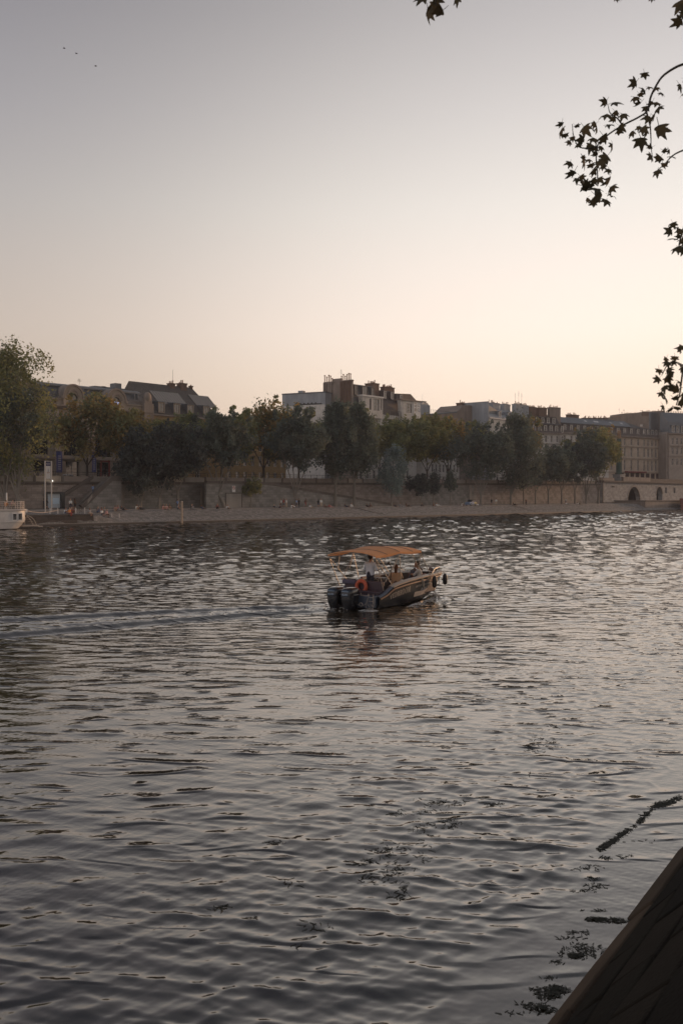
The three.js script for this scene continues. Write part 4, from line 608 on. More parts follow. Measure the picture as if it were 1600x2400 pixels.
{ // 7. brown mansard house with two rows of dormers
  const B = building('two_row_mansard_house', 'brown mansard house with two rows of dormers and three broad chimney walls', 1238, 345, 1314, 352, 8.6), { t, W, S, Y } = B, yE = Y(1275, 1017), y1 = Y(1275, 993), y2 = Y(1275, 974), D = 10;
  const holes = []; for (let i = 0; i < 6; i++) { const x = S(1250 + i * 13); for (const y of [1020.5, 1044, 1068, 1092]) { const yt = Y(1275, y); holes.push([x, x + .95, yt - 2.3, yt]); } }
  facade(B, 'wall', mat.plaster, 0, W, 0, yE, holes); for (const h of holes) windowIn(B, h); let g = new G(); g.box(.05, W - .05, 0, yE - .05, -D, -.5); g.build('inner_wall', mat.plaster, t); g = new G(); g.box(-.2, W + .2, yE, yE + .4, -1, .7); g.box(0, W, Y(1275, 1041), Y(1275, 1039.5), 0, .3); g.build('cornice', mat.stoneBrown, t);
  g = new G(); g.profile([[.2, yE + .4], [-.8, y1], [-3, y2], [-D, y2 + 1.6], [-D, yE]], 0, W); g.build('mansard_roof', mat.slateBrown, t); g = new G(); g.box(0, W, y1 - .15, y1 + .1, -1.4, -.5); g.build('roof_gutter', mat.zincDark, t);
  for (let i = 0; i < 6; i++) { dormer(B, S(1249 + i * 13, .4), 1.25, yE + .7, 2.3, -.05, 1.6, { frame: mat.frame, cheek: mat.slateBrown, roof: mat.slateBrown }); if (i < 5) dormer(B, S(1244 + i * 13, 1), 1.2, y1 + .3, 1.9, -.95, 2, { frame: mat.frame, cheek: mat.slateBrown, roof: mat.slateBrown }); }
  [[1238, 1255, 954], [1261, 1280, 956], [1287, 1312, 955]].forEach(([a, b, py], i) => chimney(B, S(a, 3), S(b, 3), y1, Y((a + b) / 2, py, 3), -4.4, -3, i === 2 ? mat.stoneBrown : mat.brick, 8, t, 20 + i));
}
{ // 8. long pale row with blue-grey roof
  const B = building('long_quayside_row', 'long beige house row with regular windows under a blue-grey roof', 1314.5, 362, 1556, 398, 8.8), { t, W, S, Y } = B, yE = Y(1430, 1023), y1 = Y(1430, 999), D = 11;
  const xs = []; for (let px = 1322; px < 1500; px += 15.6) xs.push(S(px)); for (let px = 1508; px < 1552; px += 9.2) xs.push(S(px));
  const rows = [[1030, 1040], [1048, 1064], [1076, 1102]], holes = []; for (const x of xs) for (const [a, b] of [[1028, 1044], [1049, 1071], [1078, 1104]]) holes.push([x - .55, x + .55, Y(1430, b - 2), Y(1430, a - 2)]);
  const split = S(1425), m2 = M([.50, .41, .32], { map: texMottle }); facade(B, 'white_wall', mat.plaster, 0, split, 0, yE, holes.filter((h) => h[1] < split)); facade(B, 'beige_wall', m2, split, W, 0, yE, holes.filter((h) => h[0] > split)); for (const h of holes) windowIn(B, h, { frame: mat.frame });
  let g = new G(); g.box(.05, W - .05, 0, yE - .05, -D, -.6); g.build('inner_wall', m2, t); g = new G(); g.box(-.2, W + .2, yE, yE + .5, -1, .8); for (const py of [1046, 1074, 1107]) g.box(0, W, Y(1430, py), Y(1430, py - 1.2), 0, .3); g.build('cornice', mat.stoneBrown, t); g = new G(); g.box(W - .8, W + .1, 0, yE, 0, .25); g.build('quoins', mat.stone, t);
  g = new G(); g.profile([[.2, yE + .5], [-.7, y1], [-D, y1], [-D, yE]], 0, W); g.build('mansard_roof', mat.slateBrown, t);
  g = new G(); g.prism([[0, y1], [W, y1], [S(1500, 4), y1 + .5], [S(1470, 4), Y(1470, 992, 4)], [S(1420, 4), Y(1420, 983, 4)], [0, Y(1320, 981, 4)]], -D, -3.6); g.profile([[-.5, y1], [-.4, y1 + .25], [-3.8, y1 + 2.6], [-3.8, y1]], 0, S(1470, 2)); g.build('upper_roof', mat.zincDark, t);
  for (const x of xs) dormer(B, x, 1.4, yE + .8, 2.6, -.1, 1.4, { frame: mat.frame, cheek: mat.slateBrown, roof: mat.zincDark });
  for (const px of [1371, 1393, 1399, 1430, 1455]) { g = new G(); const x = S(px, 2); g.quad([x - .6, y1 + 1.25, -1.8], [x + .6, y1 + 1.25, -1.8], [x + .6, y1 + 1.85, -2.65], [x - .6, y1 + 1.85, -2.65]); g.build('skylight', GLASS([.5, .5, .5], { roughness: .1 }), t); }
  chimney(B, S(1331, 5), S(1355, 5), y1, Y(1343, 972, 5), -6.4, -5, mat.brick, 9, t, 30); for (let i = 0; i < 5; i++) chimney(B, S(1366 + i * 12, 6), S(1374 + i * 12, 6), y1, Y(1370 + i * 12, 979.5, 6), -7, -6, mat.brick, 4, t, 31 + i);
  g = new G(); g.box(S(1462), S(1506), Y(1480, 1108), Y(1480, 1105), 0, 1.6); g.build('awning', M([.16, .03, .03]), t); g = new G(); for (let px = 1440; px < 1552; px += 12) g.box(S(px), S(px + 8), 0, Y(1480, 1109), -.1, .04); g.build('shopfronts', M([.05, .03, .028]), t);
}
{ // 9. taller brown block behind
  const B = building('tall_brown_block', 'brown block with a row of chimney pots rising behind the blue-grey roofed row', 1428, 432, 1556, 440, 9), { t, W, S, Y } = B; let g = new G(); g.prism([[0, 0], [W, 0], [W, Y(1550, 962)], [S(1500), Y(1500, 966)], [S(1500), Y(1500, 967)], [S(1454), Y(1454, 970)], [S(1454), Y(1454, 978)], [0, Y(1428, 978)]], -9, 0); g.build('wall', mat.stoneBrown, t);
  g = new G(); g.box(S(1502), S(1551), Y(1525, 975), Y(1525, 965), 0, .3); g.build('upper_storey', M([.22, .16, .13], { map: texMottle }), t); g = new G(); g.box(S(1536), S(1538.5), Y(1537, 1002), Y(1537, 978), 0, .5); g.build('white_flue', mat.white, t);
  g = new G(); for (let px = 1430; px < 1552; px += 3.4) { const y = px < 1454 ? Y(px, 978) : px < 1500 ? Y(px, 969) : Y(px, 964), h = .25 + .7 * nh(px | 0, 6); if (nh(px | 0, 8) < .3) continue; g.bar(V(S(px), y, -.6), V(S(px), y + h, -.6), .16, .13, 6); } g.build('chimney_pots', mat.pot, t); for (const px of [1500, 1498, 1526]) { g = new G(); g.box(S(px), S(px) + .8, Y(px, 1000), Y(px, 995), 0, .06); g.build('window', mat.frame, t); }
  antenna(B, S(1452), Y(1452, 968), -1, 2); antenna(B, S(1463), Y(1463, 968), -1, 1.5);
}
{ // 10. rightmost house
  const B = building('right_edge_house', 'tall stone house with many windows at the right edge behind the bridge', 1566, 392, 1690, 405, 9), { t, W, S, Y } = B, yE = Y(1580, 1018), y1 = Y(1580, 990); const holes = []; for (let px = 1572; px < 1680; px += 10.5) for (const [a, b] of [[1026, 1042], [1048, 1065], [1074, 1090]]) holes.push([S(px), S(px) + 1.15, Y(1580, b), Y(1580, a)]);
  facade(B, 'wall', M([.44, .37, .31], { map: texMottle }), 0, W, 0, yE, holes); for (const h of holes) windowIn(B, h); let g = new G(); g.box(.05, W, 0, yE - .05, -11, -.6); g.build('inner_wall', mat.stoneBrown, t); g = new G(); g.box(-.2, W, yE, yE + .4, -1, .8); for (const py of [1046, 1070]) g.box(0, W, Y(1580, py), Y(1580, py - 1), 0, .35); g.build('cornice', mat.stoneBrown, t);
  g = new G(); g.profile([[.1, yE + .4], [-.6, y1], [-4, Y(1580, 968, 4)], [-11, Y(1580, 966, 4)], [-11, yE]], 0, W); g.build('mansard_roof', mat.zincDark, t); for (let px = 1575; px < 1680; px += 11) dormer(B, S(px), 1.4, yE + .8, 2.6, .05, 1.6, { frame: mat.frame }); g = new G(); g.prism([[-1.2, 0], [0, 0], [0, yE + 1], [-1.2, yE]], -11, -.4); g.prism([[S(1556, 5), 0], [0, 0], [0, Y(1566, 968, 5)], [S(1556, 5), Y(1556, 966, 5)]], -10, -5); g.build('side_wall', mat.stoneBrown, t); g = new G(); for (let px = 1560; px < 1610; px += 4) g.bar(V(S(px, 6), Y(px, 969, 6), -6), V(S(px, 6), Y(px, 964, 6), -6), .15, .12, 6); g.build('chimney_pots', mat.pot, t);
}
{ // houses glimpsed low between the trees
  const T = 40, list = [[528, 670, 'ochre house front glimpsed between tree trunks in the middle of the bank', mat.ochre, 4], [1008, 1075, 'pale house front glimpsed low behind the bank trees left of the van', mat.plaster, 4]];
  for (const [a, b, label, ma, n] of list) { const z = (px) => depth(bankS(px, T), T), B = building('street_house', label, a, z(a), b, z(b), 7.6), { t, W } = B, holes = []; for (let i = 0; i < n * 2; i++) for (const y of [.5, 4.4, 8]) holes.push([W * (i + .3) / (n * 2), W * (i + .3) / (n * 2) + 1.2, y, y + 2.4]); facade(B, 'wall', ma, 0, W, 0, 11.6, holes); for (const h of holes) windowIn(B, h); const g = new G(); g.box(.1, W - .1, 0, 11.5, -8, -.6); g.build('inner_wall', ma, t); const r = new G(); r.profile([[.3, 11.6], [-4, 14], [-8, 11.6]], 0, W); r.build('roof', mat.zincDark, t); }
}

// ---------- trees of the far bank ----------
const barkPale = M([.27, .24, .2], { map: texStreak }), barkDark = M([.085, .07, .055], { map: texStreak });
const leafMat = new THREE.MeshPhysicalMaterial({ color: 0xffffff, vertexColors: true, roughness: .75, side: THREE.DoubleSide, transmission: .42, thickness: 0, specularIntensity: .4 });
leafMat.roughness = .95;
const TINT = { grey: [[0.127, 0.159, 0.128], [0.154, 0.184, 0.144], [0.104, 0.131, 0.112], [0.162, 0.176, 0.133]], dark: [[0.078, 0.093, 0.084], [0.094, 0.113, 0.098], [0.068, 0.083, 0.078]], olive: [[0.203, 0.220, 0.098], [0.243, 0.246, 0.101], [0.171, 0.194, 0.098], [0.276, 0.255, 0.098]], rust: [[0.211, 0.211, 0.098], [0.292, 0.228, 0.089], [0.325, 0.228, 0.083], [0.178, 0.194, 0.098]], silver: [[0.243, 0.307, 0.289], [0.178, 0.228, 0.211], [0.276, 0.334, 0.309]] };
function makeTree(name, label, group, o) {
  // o: px, t, y0 base height; crown in photo columns/rows: x0 x1 top bottom; style; tint; n leaves; stems
  const s = bankS(o.px, o.t), z = depth(s, o.t), y0 = o.y0, P = bw(s, o.t, y0), k = z / F, r = mulberry(o.seed ?? (o.px * 7 + o.t * 13) | 0);
  const T = thing(name, label, 'tree', arr(P), 0, group), cx = ((o.x0 + o.x1) / 2 - o.px) * k, Rx0 = (o.x1 - o.x0) / 2 * k * (o.style === 'poplar' ? 1.28 : 1.42), pad = .75 * (o.cr ?? .22) * Math.min(Rx0, (o.bot - o.top) / 2 * k), Rx = Rx0 - pad * .4, yt = yAt(o.top, z) - y0 - pad, yb = yAt(o.bot, z) - y0 + pad * .5, cy = (yt + yb) / 2, Ry = (yt - yb) / 2, Rz = Math.min(Rx, Ry) * .85;
  const col = TINT[o.tint], K = Math.round((o.K ?? 46 + Rx * Ry * 1.2) * 1.5), clumps = [];
  const env = (v) => o.style === 'poplar' ? Math.pow(Math.max(0, Math.sin(Math.PI * Math.pow(clamp((v + 1) / 2), .72))), .75) : o.style === 'vase' ? Math.sqrt(Math.max(0, 1 - v * v)) * (v < 0 ? .95 + .2 * v : 1) : Math.pow(Math.max(0, 1 - Math.abs(v) ** 2.6), .5);
  const jit = () => (r() - .5) * .22, lobes = o.style !== 'vase' ? null : [[jit(), .5 + jit() * .4, .5, .5], [-.56 + jit(), .02 + jit(), .46, .48], [.56 + jit(), .06 + jit(), .46, .5], [jit(), -.42 + jit() * .5, .66, .5], [(r() - .5) * .9, .3 + jit(), .42, .42], [(r() - .5) * 1.1, -.15 + jit(), .5, .5]];
  for (let i = 0; i < K; i++) {
    const v = lerp(-.97, .97, Math.pow(r(), .9)), e = env(v) * (.62 + .66 * fbm(v * 2.2 + o.px, i * .13, 2)), a = r() * 6.283, q = Math.pow(r(), .42) * 1.0;
    if (lobes) { const l = lobes[(r() * lobes.length) | 0], w = 2 * r() - 1, h = Math.sqrt(1 - w * w), d = Math.pow(r(), .4); clumps.push({ x: cx + Rx * (l[0] + l[2] * d * h * Math.cos(a)), y: cy + Ry * (l[1] + l[3] * d * w), z: Rz * .8 * d * h * Math.sin(a) + (r() - .5) * Rz * .5, r: (o.cr ?? .22) * .72 * Math.min(Rx, Ry) * (.5 + .9 * r()), t: r(), e: d }); continue; }
    clumps.push({ x: cx + Rx * e * q * Math.cos(a), y: cy + Ry * v, z: Rz * e * q * Math.sin(a), r: (o.cr ?? .22) * .8 * Math.min(Rx, Ry) * (.5 + .9 * r()), t: r(), e: q });
  }
  const shoots = o.shoots ?? (o.px % 3) * 2 + 2; for (let i = 0; i < shoots; i++) { const u = (r() - .5) * 1.8, x = cx + Rx * u * .9, y1 = cy + Ry * (1 - .35 * u * u) + r() * Ry * .06; for (let j = 0; j < 5; j++) clumps.push({ x: x + (r() - .5) * .4 + j * .12, y: y1 + (j - 2) * Ry * .055, z: Rz * (r() - .5), r: o.shoots ? .55 : .35, t: r(), e: 1, thin: o.shoots ? .35 : .22 }); }
  const up = o.style === 'poplar' ? 1.7 : 1.05, N = Math.round((o.n ?? 5200) * 2), per = N / clumps.length, pos = [], colr = [], size = (o.leaf ?? .34) * .8;
  const a3 = V(), b3 = V(), nn = V();
  for (const c of clumps) {
    const base = col[(c.t * col.length) | 0], lo = .8 + .45 * r(), m = Math.round(per * (c.thin ?? 1) * (.6 + .8 * r()));
    for (let i = 0; i < m; i++) {
      let gx = r() + r() + r() - 1.5, gy = r() + r() + r() - 1.5, gz = r() + r() + r() - 1.5;
      const x = c.x + gx * c.r * 1.25, y = c.y + gy * c.r * 1.25 * up, zz = c.z + gz * c.r * 1.25;
      nn.set(r() - .5, r() - .3, r() - .5).normalize(); a3.set(r() - .5, r() - .5, r() - .5).cross(nn).normalize(); b3.crossVectors(nn, a3);
      const L = size * (.55 + .9 * r()), w = L * (.42 + .25 * r()), f = .18 * L;
      // a folded leaf spray: two triangles
      const p = [[-L, 0], [0, w], [L, 0], [0, -w]].map(([u, q], i2) => [x + a3.x * u + b3.x * q + (i2 & 1 ? nn.x * f : 0), y + a3.y * u + b3.y * q + (i2 & 1 ? nn.y * f : 0), zz + a3.z * u + b3.z * q + (i2 & 1 ? nn.z * f : 0)]);
      pos.push(...p[0], ...p[1], ...p[2], ...p[0], ...p[2], ...p[3]);
      const tt = lo * (.8 + .4 * r()); for (let q = 0; q < 6; q++) colr.push(base[0] * tt, base[1] * tt, base[2] * tt);
    }
  }
  const g = new THREE.BufferGeometry(); g.setAttribute('position', new THREE.Float32BufferAttribute(pos, 3)); g.setAttribute('color', new THREE.Float32BufferAttribute(colr, 3)); g.computeVertexNormals();
  meshOf('crown', g, leafMat, T);
  // trunk and limbs
  const bark = o.bark ?? barkPale, tr = o.tr ?? .011 * yt + .06, fork = o.fork ?? Math.max(yb * .7, 1.4), n = o.stems ?? 3, lean = o.lean ?? 0;
  const tg = new G(); tg.tube([V(0, -.15, 0), V(lean * .35 + (r() - .5) * .1, fork * .5, 0), V(lean, fork, 0)], (u) => tr * lerp(1.25, .9, u), 8, 6); 
  if (n === 1) tg.tube([V(lean, fork - .2, 0), V(lerp(lean, cx, .6), lerp(fork, yt, .4), 0), V(cx, yt - Ry * .3, 0)], (u) => tr * lerp(.9, .2, u), 7, 8);
  const trunk = tg.build('trunk', bark, T);
  if (n > 1) for (let i = 0; i < n; i++) { const u = n === 1 ? 0 : (i / (n - 1) - .5) * 2, a = u * .75 + (r() - .5) * .2, L = yb + Ry * (1.1 + .3 * r()), tx = cx + Rx * .6 * u, lg = new G(); lg.tube([V(lean, fork - .3, 0), V(lean + (tx - lean) * .3, lerp(fork, L, .3), (r() - .5) * .8), V(lean + (tx - lean) * .7, lerp(fork, L, .65), (r() - .5) * 1.6), V(tx, L, (r() - .5) * 2)], (q) => tr * .62 * lerp(1, .25, q), 6, 9); for (let j = 0; j < 4; j++) { const c = clumps[(r() * clumps.length) | 0], q = .35 + .5 * r(), bx = lerp(lean, tx, q), by = lerp(fork, L, q); if (c.y > by) lg.bar(V(bx, by, 0), V(lerp(bx, c.x, .8), lerp(by, c.y, .8), c.z * .8), tr * .25, tr * .08, 5); } lg.build('limb', bark, trunk); }
  return T;
}
const LQ = 2.42;
const GT = 'trees on the lower quay', GU = 'plane trees along the upper street';
// upper street: planes with olive and rust crowns, behind
[[205, 128, 305, 915, 1092, 'rust', 'tall rust-topped plane tree in front of the stone building at the left'], [300, 262, 345, 960, 1085, 'rust', 'small rust-green plane between the stone building gable and the dark lower tree'], [365, 290, 440, 985, 1092, 'olive', 'olive plane tree under the four dormers of the slate roof'], [430, 385, 500, 968, 1090, 'olive', 'olive plane tree below the right half of the slate roof'], [520, 470, 588, 948, 1090, 'olive', 'olive plane tree at the right end of the steep slate roof'], [618, 548, 690, 922, 1090, 'rust', 'tallest of the street planes, its crown topping the skyline left of the pale block'], [700, 655, 748, 958, 1090, 'olive', 'plane tree in front of the plain grey-blue block'], [835, 745, 868, 945, 1085, 'olive', 'plane tree in front of the flue-striped wall'], [888, 850, 940, 985, 1085, 'olive', 'low plane tree in front of the white wall below the sunset windows'], [945, 890, 1000, 962, 1090, 'olive', 'plane tree under the glazed corner bay'], [1000, 940, 1055, 968, 1092, 'olive', 'broad olive plane tree below the pale vent block'], [1050, 1005, 1085, 975, 1092, 'rust', 'rusty plane tree below the low flat-roofed house'], [1115, 1070, 1165, 985, 1090, 'olive', 'plane tree in front of the grey-blue side wall'], [1232, 1195, 1262, 972, 1085, 'rust', 'yellowish plane tree just left of the two-row mansard house'], [1395, 1345, 1438, 990, 1098, 'rust', 'yellowish plane tree left of the green lamp column'], [1340, 1300, 1375, 1030, 1098, 'olive', 'small olive plane in front of the long pale row']].forEach(([px, x0, x1, top, bot, tint, label], i) => makeTree('plane_tree', label, GU, { px, t: 22, y0: 7.7 + .0083 * bankS(px, 22), x0, x1, top, bot, tint, style: 'vase', n: 5600, leaf: .42, stems: 3, bark: barkDark, fork: 3.2, seed: 400 + i, cr: .24 }));
// lower quay: grey-green poplars and planes, in front
[[50, -75, 122, 812, 1110, 'olive', 'very tall feathery tree with several pale trunks at the left edge', { t: 9, stems: 5, n: 10500, leaf: .27, shoots: 9, fork: 2.4, tr: .36, lean: -.6, K: 190, cr: .17, style: 'poplar' }], [12, -120, 70, 850, 1125, 'grey', 'leaning tree cut off by the left edge behind the houseboat', { t: 11, stems: 4, n: 9000, leaf: .28, fork: 1.6, K: 120, cr: .2 }],
[330, 285, 372, 1000, 1168, 'dark', 'dark dense tree right of the staircase with foliage hanging almost to the quay', { stems: 3, fork: 1 }], [373, 325, 425, 985, 1160, 'dark', 'dark tree on a thin straight trunk, second right of the staircase', { stems: 2 }], [417, 370, 470, 992, 1140, 'dark', 'dark tree with a pale thin trunk just left of the water pile', { stems: 2 }], [527, 450, 585, 962, 1100, 'grey', 'grey-green tree with a leaning forked pale trunk by the metal gate', { stems: 4, lean: -1.3, fork: 2.6, n: 7000 }], [588, 568, 606, 1118, 1168, 'olive', 'small bushy young tree right of the metal gate', { stems: 1, n: 1500, leaf: .24 }],
[692, 635, 755, 950, 1112, 'grey', 'large grey-green tree with a thick trunk behind the standing group', { stems: 4, n: 7500, fork: 2.4 }], [786, 750, 832, 942, 1112, 'grey', 'tall poplar with white forked stems, left of a pair', { stems: 4, style: 'poplar', n: 6500, fork: 4.5 }], [830, 795, 880, 952, 1110, 'grey', 'tall poplar with a straight trunk, right of a pair', { stems: 3, style: 'poplar', n: 6000 }], [917, 893, 951, 1046, 1158, 'silver', 'small silvery poplar standing alone between taller trees', { stems: 1, style: 'poplar', n: 3600, leaf: .26 }],
[985, 957, 1002, 1110, 1166, 'dark', 'low dark round tree at the foot of the ramp', { stems: 2, n: 2600, leaf: .26 }], [1015, 1003, 1030, 1108, 1158, 'dark', 'little dark egg-shaped tree right of the low round tree', { stems: 1, n: 1600, leaf: .25, style: 'poplar' }], [1055, 1044, 1068, 1105, 1152, 'grey', 'little grey-green tree left of the parked blue and yellow car', { stems: 1, n: 1300, leaf: .25, style: 'poplar' }], [1127, 1062, 1190, 985, 1130, 'grey', 'broad grey tree with many thin stems right of the parked car', { stems: 6, n: 8200, fork: 2.6 }], [1196, 1160, 1268, 972, 1140, 'grey', 'multi-stemmed tree with a yellowish tip right of the broad grey tree', { stems: 6, n: 7500, fork: 2.6, style: 'poplar' }], [1226, 1198, 1248, 1088, 1148, 'dark', 'low dark tree on a pole-like trunk', { stems: 1, n: 2000, leaf: .28 }],
[1254, 1240, 1290, 1060, 1142, 'grey', 'thin-trunked grey tree, first in the row left of the bridge', { stems: 2, n: 2600 }], [1284, 1256, 1322, 1040, 1140, 'grey', 'grey tree with a dark low crown, second in the row left of the bridge', { stems: 2, n: 4200 }], [1315, 1290, 1350, 1035, 1138, 'grey', 'silvery-topped tree, third in the row left of the bridge', { stems: 2, n: 4200 }], [1346, 1322, 1378, 1040, 1138, 'dark', 'darker tree, fourth in the row left of the bridge', { stems: 2, n: 3600 }], [1373, 1338, 1412, 1005, 1135, 'grey', 'tall forked tree, fifth in the row left of the bridge', { stems: 4, n: 5600, fork: 2.6 }], [1401, 1368, 1440, 1000, 1125, 'olive', 'tall olive-topped tree next to the bridge abutment', { stems: 3, n: 5200, fork: 4 }]].forEach(([px, x0, x1, top, bot, tint, label, o], i) => makeTree(o.style === 'poplar' ? 'poplar_tree' : 'quay_tree', label, GT, { px, t: 9.4, y0: LQ, x0, x1, top, bot, tint, style: 'vase', n: 5200, leaf: .36, stems: 3, seed: 700 + i, cr: .22, ...o }));

// ---------- the overhanging plane tree on the near bank ----------
const leafGeo = [0, 1, 2, 3].map((k) => {                     // five-lobed plane leaf, about 1 unit across, slightly cupped, with its stalk
  const r = mulberry(60 + k), out = [], tips = [[-84, .44], [-44, .54], [0, .62], [44, .54], [84, .44]];
  out.push([-.05, -.08]);
  tips.forEach(([a, L], i) => { const j = (r() - .5) * 8, A = (a + j) * R, l = L * (.9 + .25 * r()); const p = (ang, d) => [Math.sin(ang) * d, Math.cos(ang) * d * 1.05]; out.push(p(A - .25, l * .66), p(A - .15, l * .8), p(A, l), p(A + .14, l * .8), p(A + .25, l * .64)); if (i < 4) out.push(p((a + tips[i + 1][0]) / 2 * R, .37)); });
  out.push([.05, -.08]);
  const s = new THREE.Shape(out.map(([x, y]) => new THREE.Vector2(x, y))), g = new THREE.ShapeGeometry(s), p = g.attributes.position; const b = .3 + .7 * r(), tw = (r() - .5) * .5;
  for (let i = 0; i < p.count; i++) { const x = p.getX(i), y = p.getY(i); p.setXYZ(i, x, y, -b * (x * x * 1.4 + (y - .1) * (y - .1) * .7) + tw * x * y + .05 * Math.abs(x)); }
  const q = new G(); q.add(g); q.bar(V(0, -.06, 0), V(.04, -.42, -.12), .016, .012, 4); const m = mergeGeometries(q.list); m.computeVertexNormals(); return m;
});
const nearLeaf = [0, 1, 2].map((i) => new THREE.MeshPhysicalMaterial({ color: new THREE.Color().setRGB(...[[.075, .065, .04], [.06, .055, .035], [.085, .068, .04]][i]), roughness: .9, side: THREE.DoubleSide, transmission: .25, thickness: 0, specularIntensity: .3 }));
{
  const base = nb(6.5, -3.6, 2.57), t = thing('overhanging_plane_tree', 'near plane tree whose dark leafy twigs hang into the right side of the sky', 'tree', arr(base)), O = base, L = (v) => v.clone().sub(O), bark = M([.06, .05, .04], { map: texStreak });
  let g = new G(); g.tube([V(0, -.2, 0), V(.15, 3, .1), V(.1, 6.5, -.2), V(.5, 10, -.5), V(.3, 15, 0)], (u) => lerp(.42, .12, u), 12, 20); g.build('trunk', bark, t);
  const TOP = V(.1, 6.3, -.2).add(O);
  const path = (pts, z) => pts.map(([x, y, dz]) => at(x, y, z + (dz ?? 0)));
  const z28 = (x, y) => [1280 + x / 4.703, 120 + y / 4.703], z98 = (x, y) => [1480 + x / 9.8, 760 + y / 9.8], z24 = (x, y) => [940 + x / 2.376, y / 2.376];
  // limbs outside the picture that carry the twigs, then the twigs themselves
  const limb = (end, r0, r1, sag = 1.2) => { const a = TOP, g2 = new G(); g2.tube([L(a), L(V().lerpVectors(a, end, .35).add(V(.6, sag, 0))), L(V().lerpVectors(a, end, .75).add(V(.35, sag * .6, 0))), L(end)], (u) => lerp(r0, r1, u), 8, 16); return g2.build('limb', bark, t); };
  const twig = (pts, r0, r1) => { const g2 = new G(); g2.tube(pts.map(L), (u) => lerp(r0, r1, u), 6, pts.length * 4); return g2.build('twig', bark, t); };
  const Z1 = 9, tw1 = path([[1690, 175], [1640, 150], [1600, 156], [1578, 164], [1546, 186], [1533, 205], [1520, 231], [1510, 267], [1493, 279], [1454, 299], [1420, 321], [1397, 343], [1393, 375], [1396, 408], [1397, 440]], Z1);
  limb(tw1[0], .12, .015); const T1 = twig(tw1, .014, .005);
  const tw2 = path([[1680, 345], [1640, 345], [1600, 355], [1571, 369], [1552, 389], [1537, 402]], Z1 + .2), T2 = twig(tw2, .012, .005); limb(tw2[0], .1, .014);
  const tw2b = path([[1510, 269], [1518, 300], [1520, 325], [1521, 352], [1524, 372]], Z1), T2b = twig(tw2b, .008, .003);
  const tw1b = path([[1393, 350], [1372, 352], [1352, 348], [1340, 322], [1337, 296]], Z1), T1b = twig(tw1b, .007, .003), tw1c = path([[1454, 299], [1443, 284], [1425, 270], [1420, 252]], Z1), T1c = twig(tw1c, .008, .003);
  const tw3 = path([[1690, 500], [1640, 500], [1605, 520], [1595, 545], [1588, 570], [1585, 600]], Z1 + .4), T3 = twig(tw3, .014, .005); limb(tw3[0], .1, .016);
  const Z4 = 7.4, tw4 = path([[1680, 790], [1640, 790], [1612, 830], [1599, 862], [1594, 895], [1590, 925], [1582, 950]], Z4), T4 = twig(tw4, .014, .004); limb(tw4[0], .09, .016, .5);
  const tw4b = path([[1600, 858], [1580, 850], [1562, 856], [1548, 880]], Z4), T4b = twig(tw4b, .006, .003);
  const tw5 = path([[1010, -80], [1012, -40], [1016, -5], [1020, 22]], Z1), T5 = twig(tw5, .012, .005), tw6 = path([[1470, -70], [1450, -35], [1440, -4]], Z1), T6 = twig(tw6, .01, .004), tw7 = path([[1680, -30], [1640, -20], [1612, 0], [1597, 25], [1592, 50]], Z1), T7 = twig(tw7, .014, .005);
  limb(tw7[0], .12, .016, 2.2); { const e = tw5[0]; const g2 = new G(); g2.tube([L(TOP.clone().add(V(.2, 2, 0))), L(V(4.6, 13.4, -4.5)), L(V(2.4, 12.2, -7.6)), L(e)], (u) => lerp(.15, .014, u), 8, 16); g2.build('limb', bark, t); const g3 = new G(); g3.tube([L(V(4.3, 13.2, -5)), L(V(3.3, 11.4, -7.5)), L(tw6[0])], (u) => lerp(.04, .011, u), 6, 10); g3.build('limb', bark, t); }
  const r = mulberry(3), q = new THREE.Quaternion(), e = new THREE.Euler();
  const put = (px, py, size, z, parent) => {
    const zz = z + (r() - .5) * .5, P = at(px, py, zz), w = Math.max(size * zz / F, .045) * 1.02; const m = meshOf('leaf', leafGeo[(r() * 4) | 0], nearLeaf[(r() * 3) | 0], parent);
    m.position.copy(L(P)); e.set((r() - .5) * 2.1, (r() - .5) * 2.1, Math.PI + (r() - .5) * 2.4, 'ZYX'); m.rotation.copy(e); m.scale.setScalar(w * 1.72);
  };
  const add = (list, f, s, z, parent) => list.forEach(([x, y, d]) => { const [px, py] = f(x, y); put(px, py, d / s, z, parent); });
  add([[1055, 275, 70], [960, 370, 90], [1105, 420, 60], [1060, 460, 70], [950, 535, 80], [1010, 600, 80], [1190, 430, 40], [1240, 485, 45], [1190, 590, 90], [1205, 650, 100], [1140, 590, 70], [1080, 640, 70], [1000, 500, 60], [1440, 400, 80], [1490, 480, 70], [1495, 340, 50]], z28, 4.703, Z1, T1);
  add([[1110, 750, 90], [1150, 740, 60], [1220, 860, 150], [1040, 870, 80], [1080, 920, 60], [930, 910, 80], [1020, 990, 120], [1000, 855, 50], [1135, 1080, 60]], z28, 4.703, Z1, T2b);
  add([[1140, 1180, 90], [1230, 1190, 80], [1265, 1115, 55], [1330, 1110, 55], [1350, 1180, 70], [1260, 1260, 70], [1205, 1335, 80], [1310, 1240, 50]], z28, 4.703, Z1, T2);
  add([[640, 575, 80], [720, 595, 100], [640, 720, 110], [740, 690, 70], [820, 720, 85], [735, 770, 60], [660, 830, 80], [790, 850, 80], [770, 900, 70]], z28, 4.703, Z1, T1c);
  add([[155, 815, 70], [310, 845, 50], [150, 890, 100], [190, 940, 60], [245, 1020, 40], [275, 970, 45], [385, 985, 110], [330, 1045, 40]], z28, 4.703, Z1, T1b);
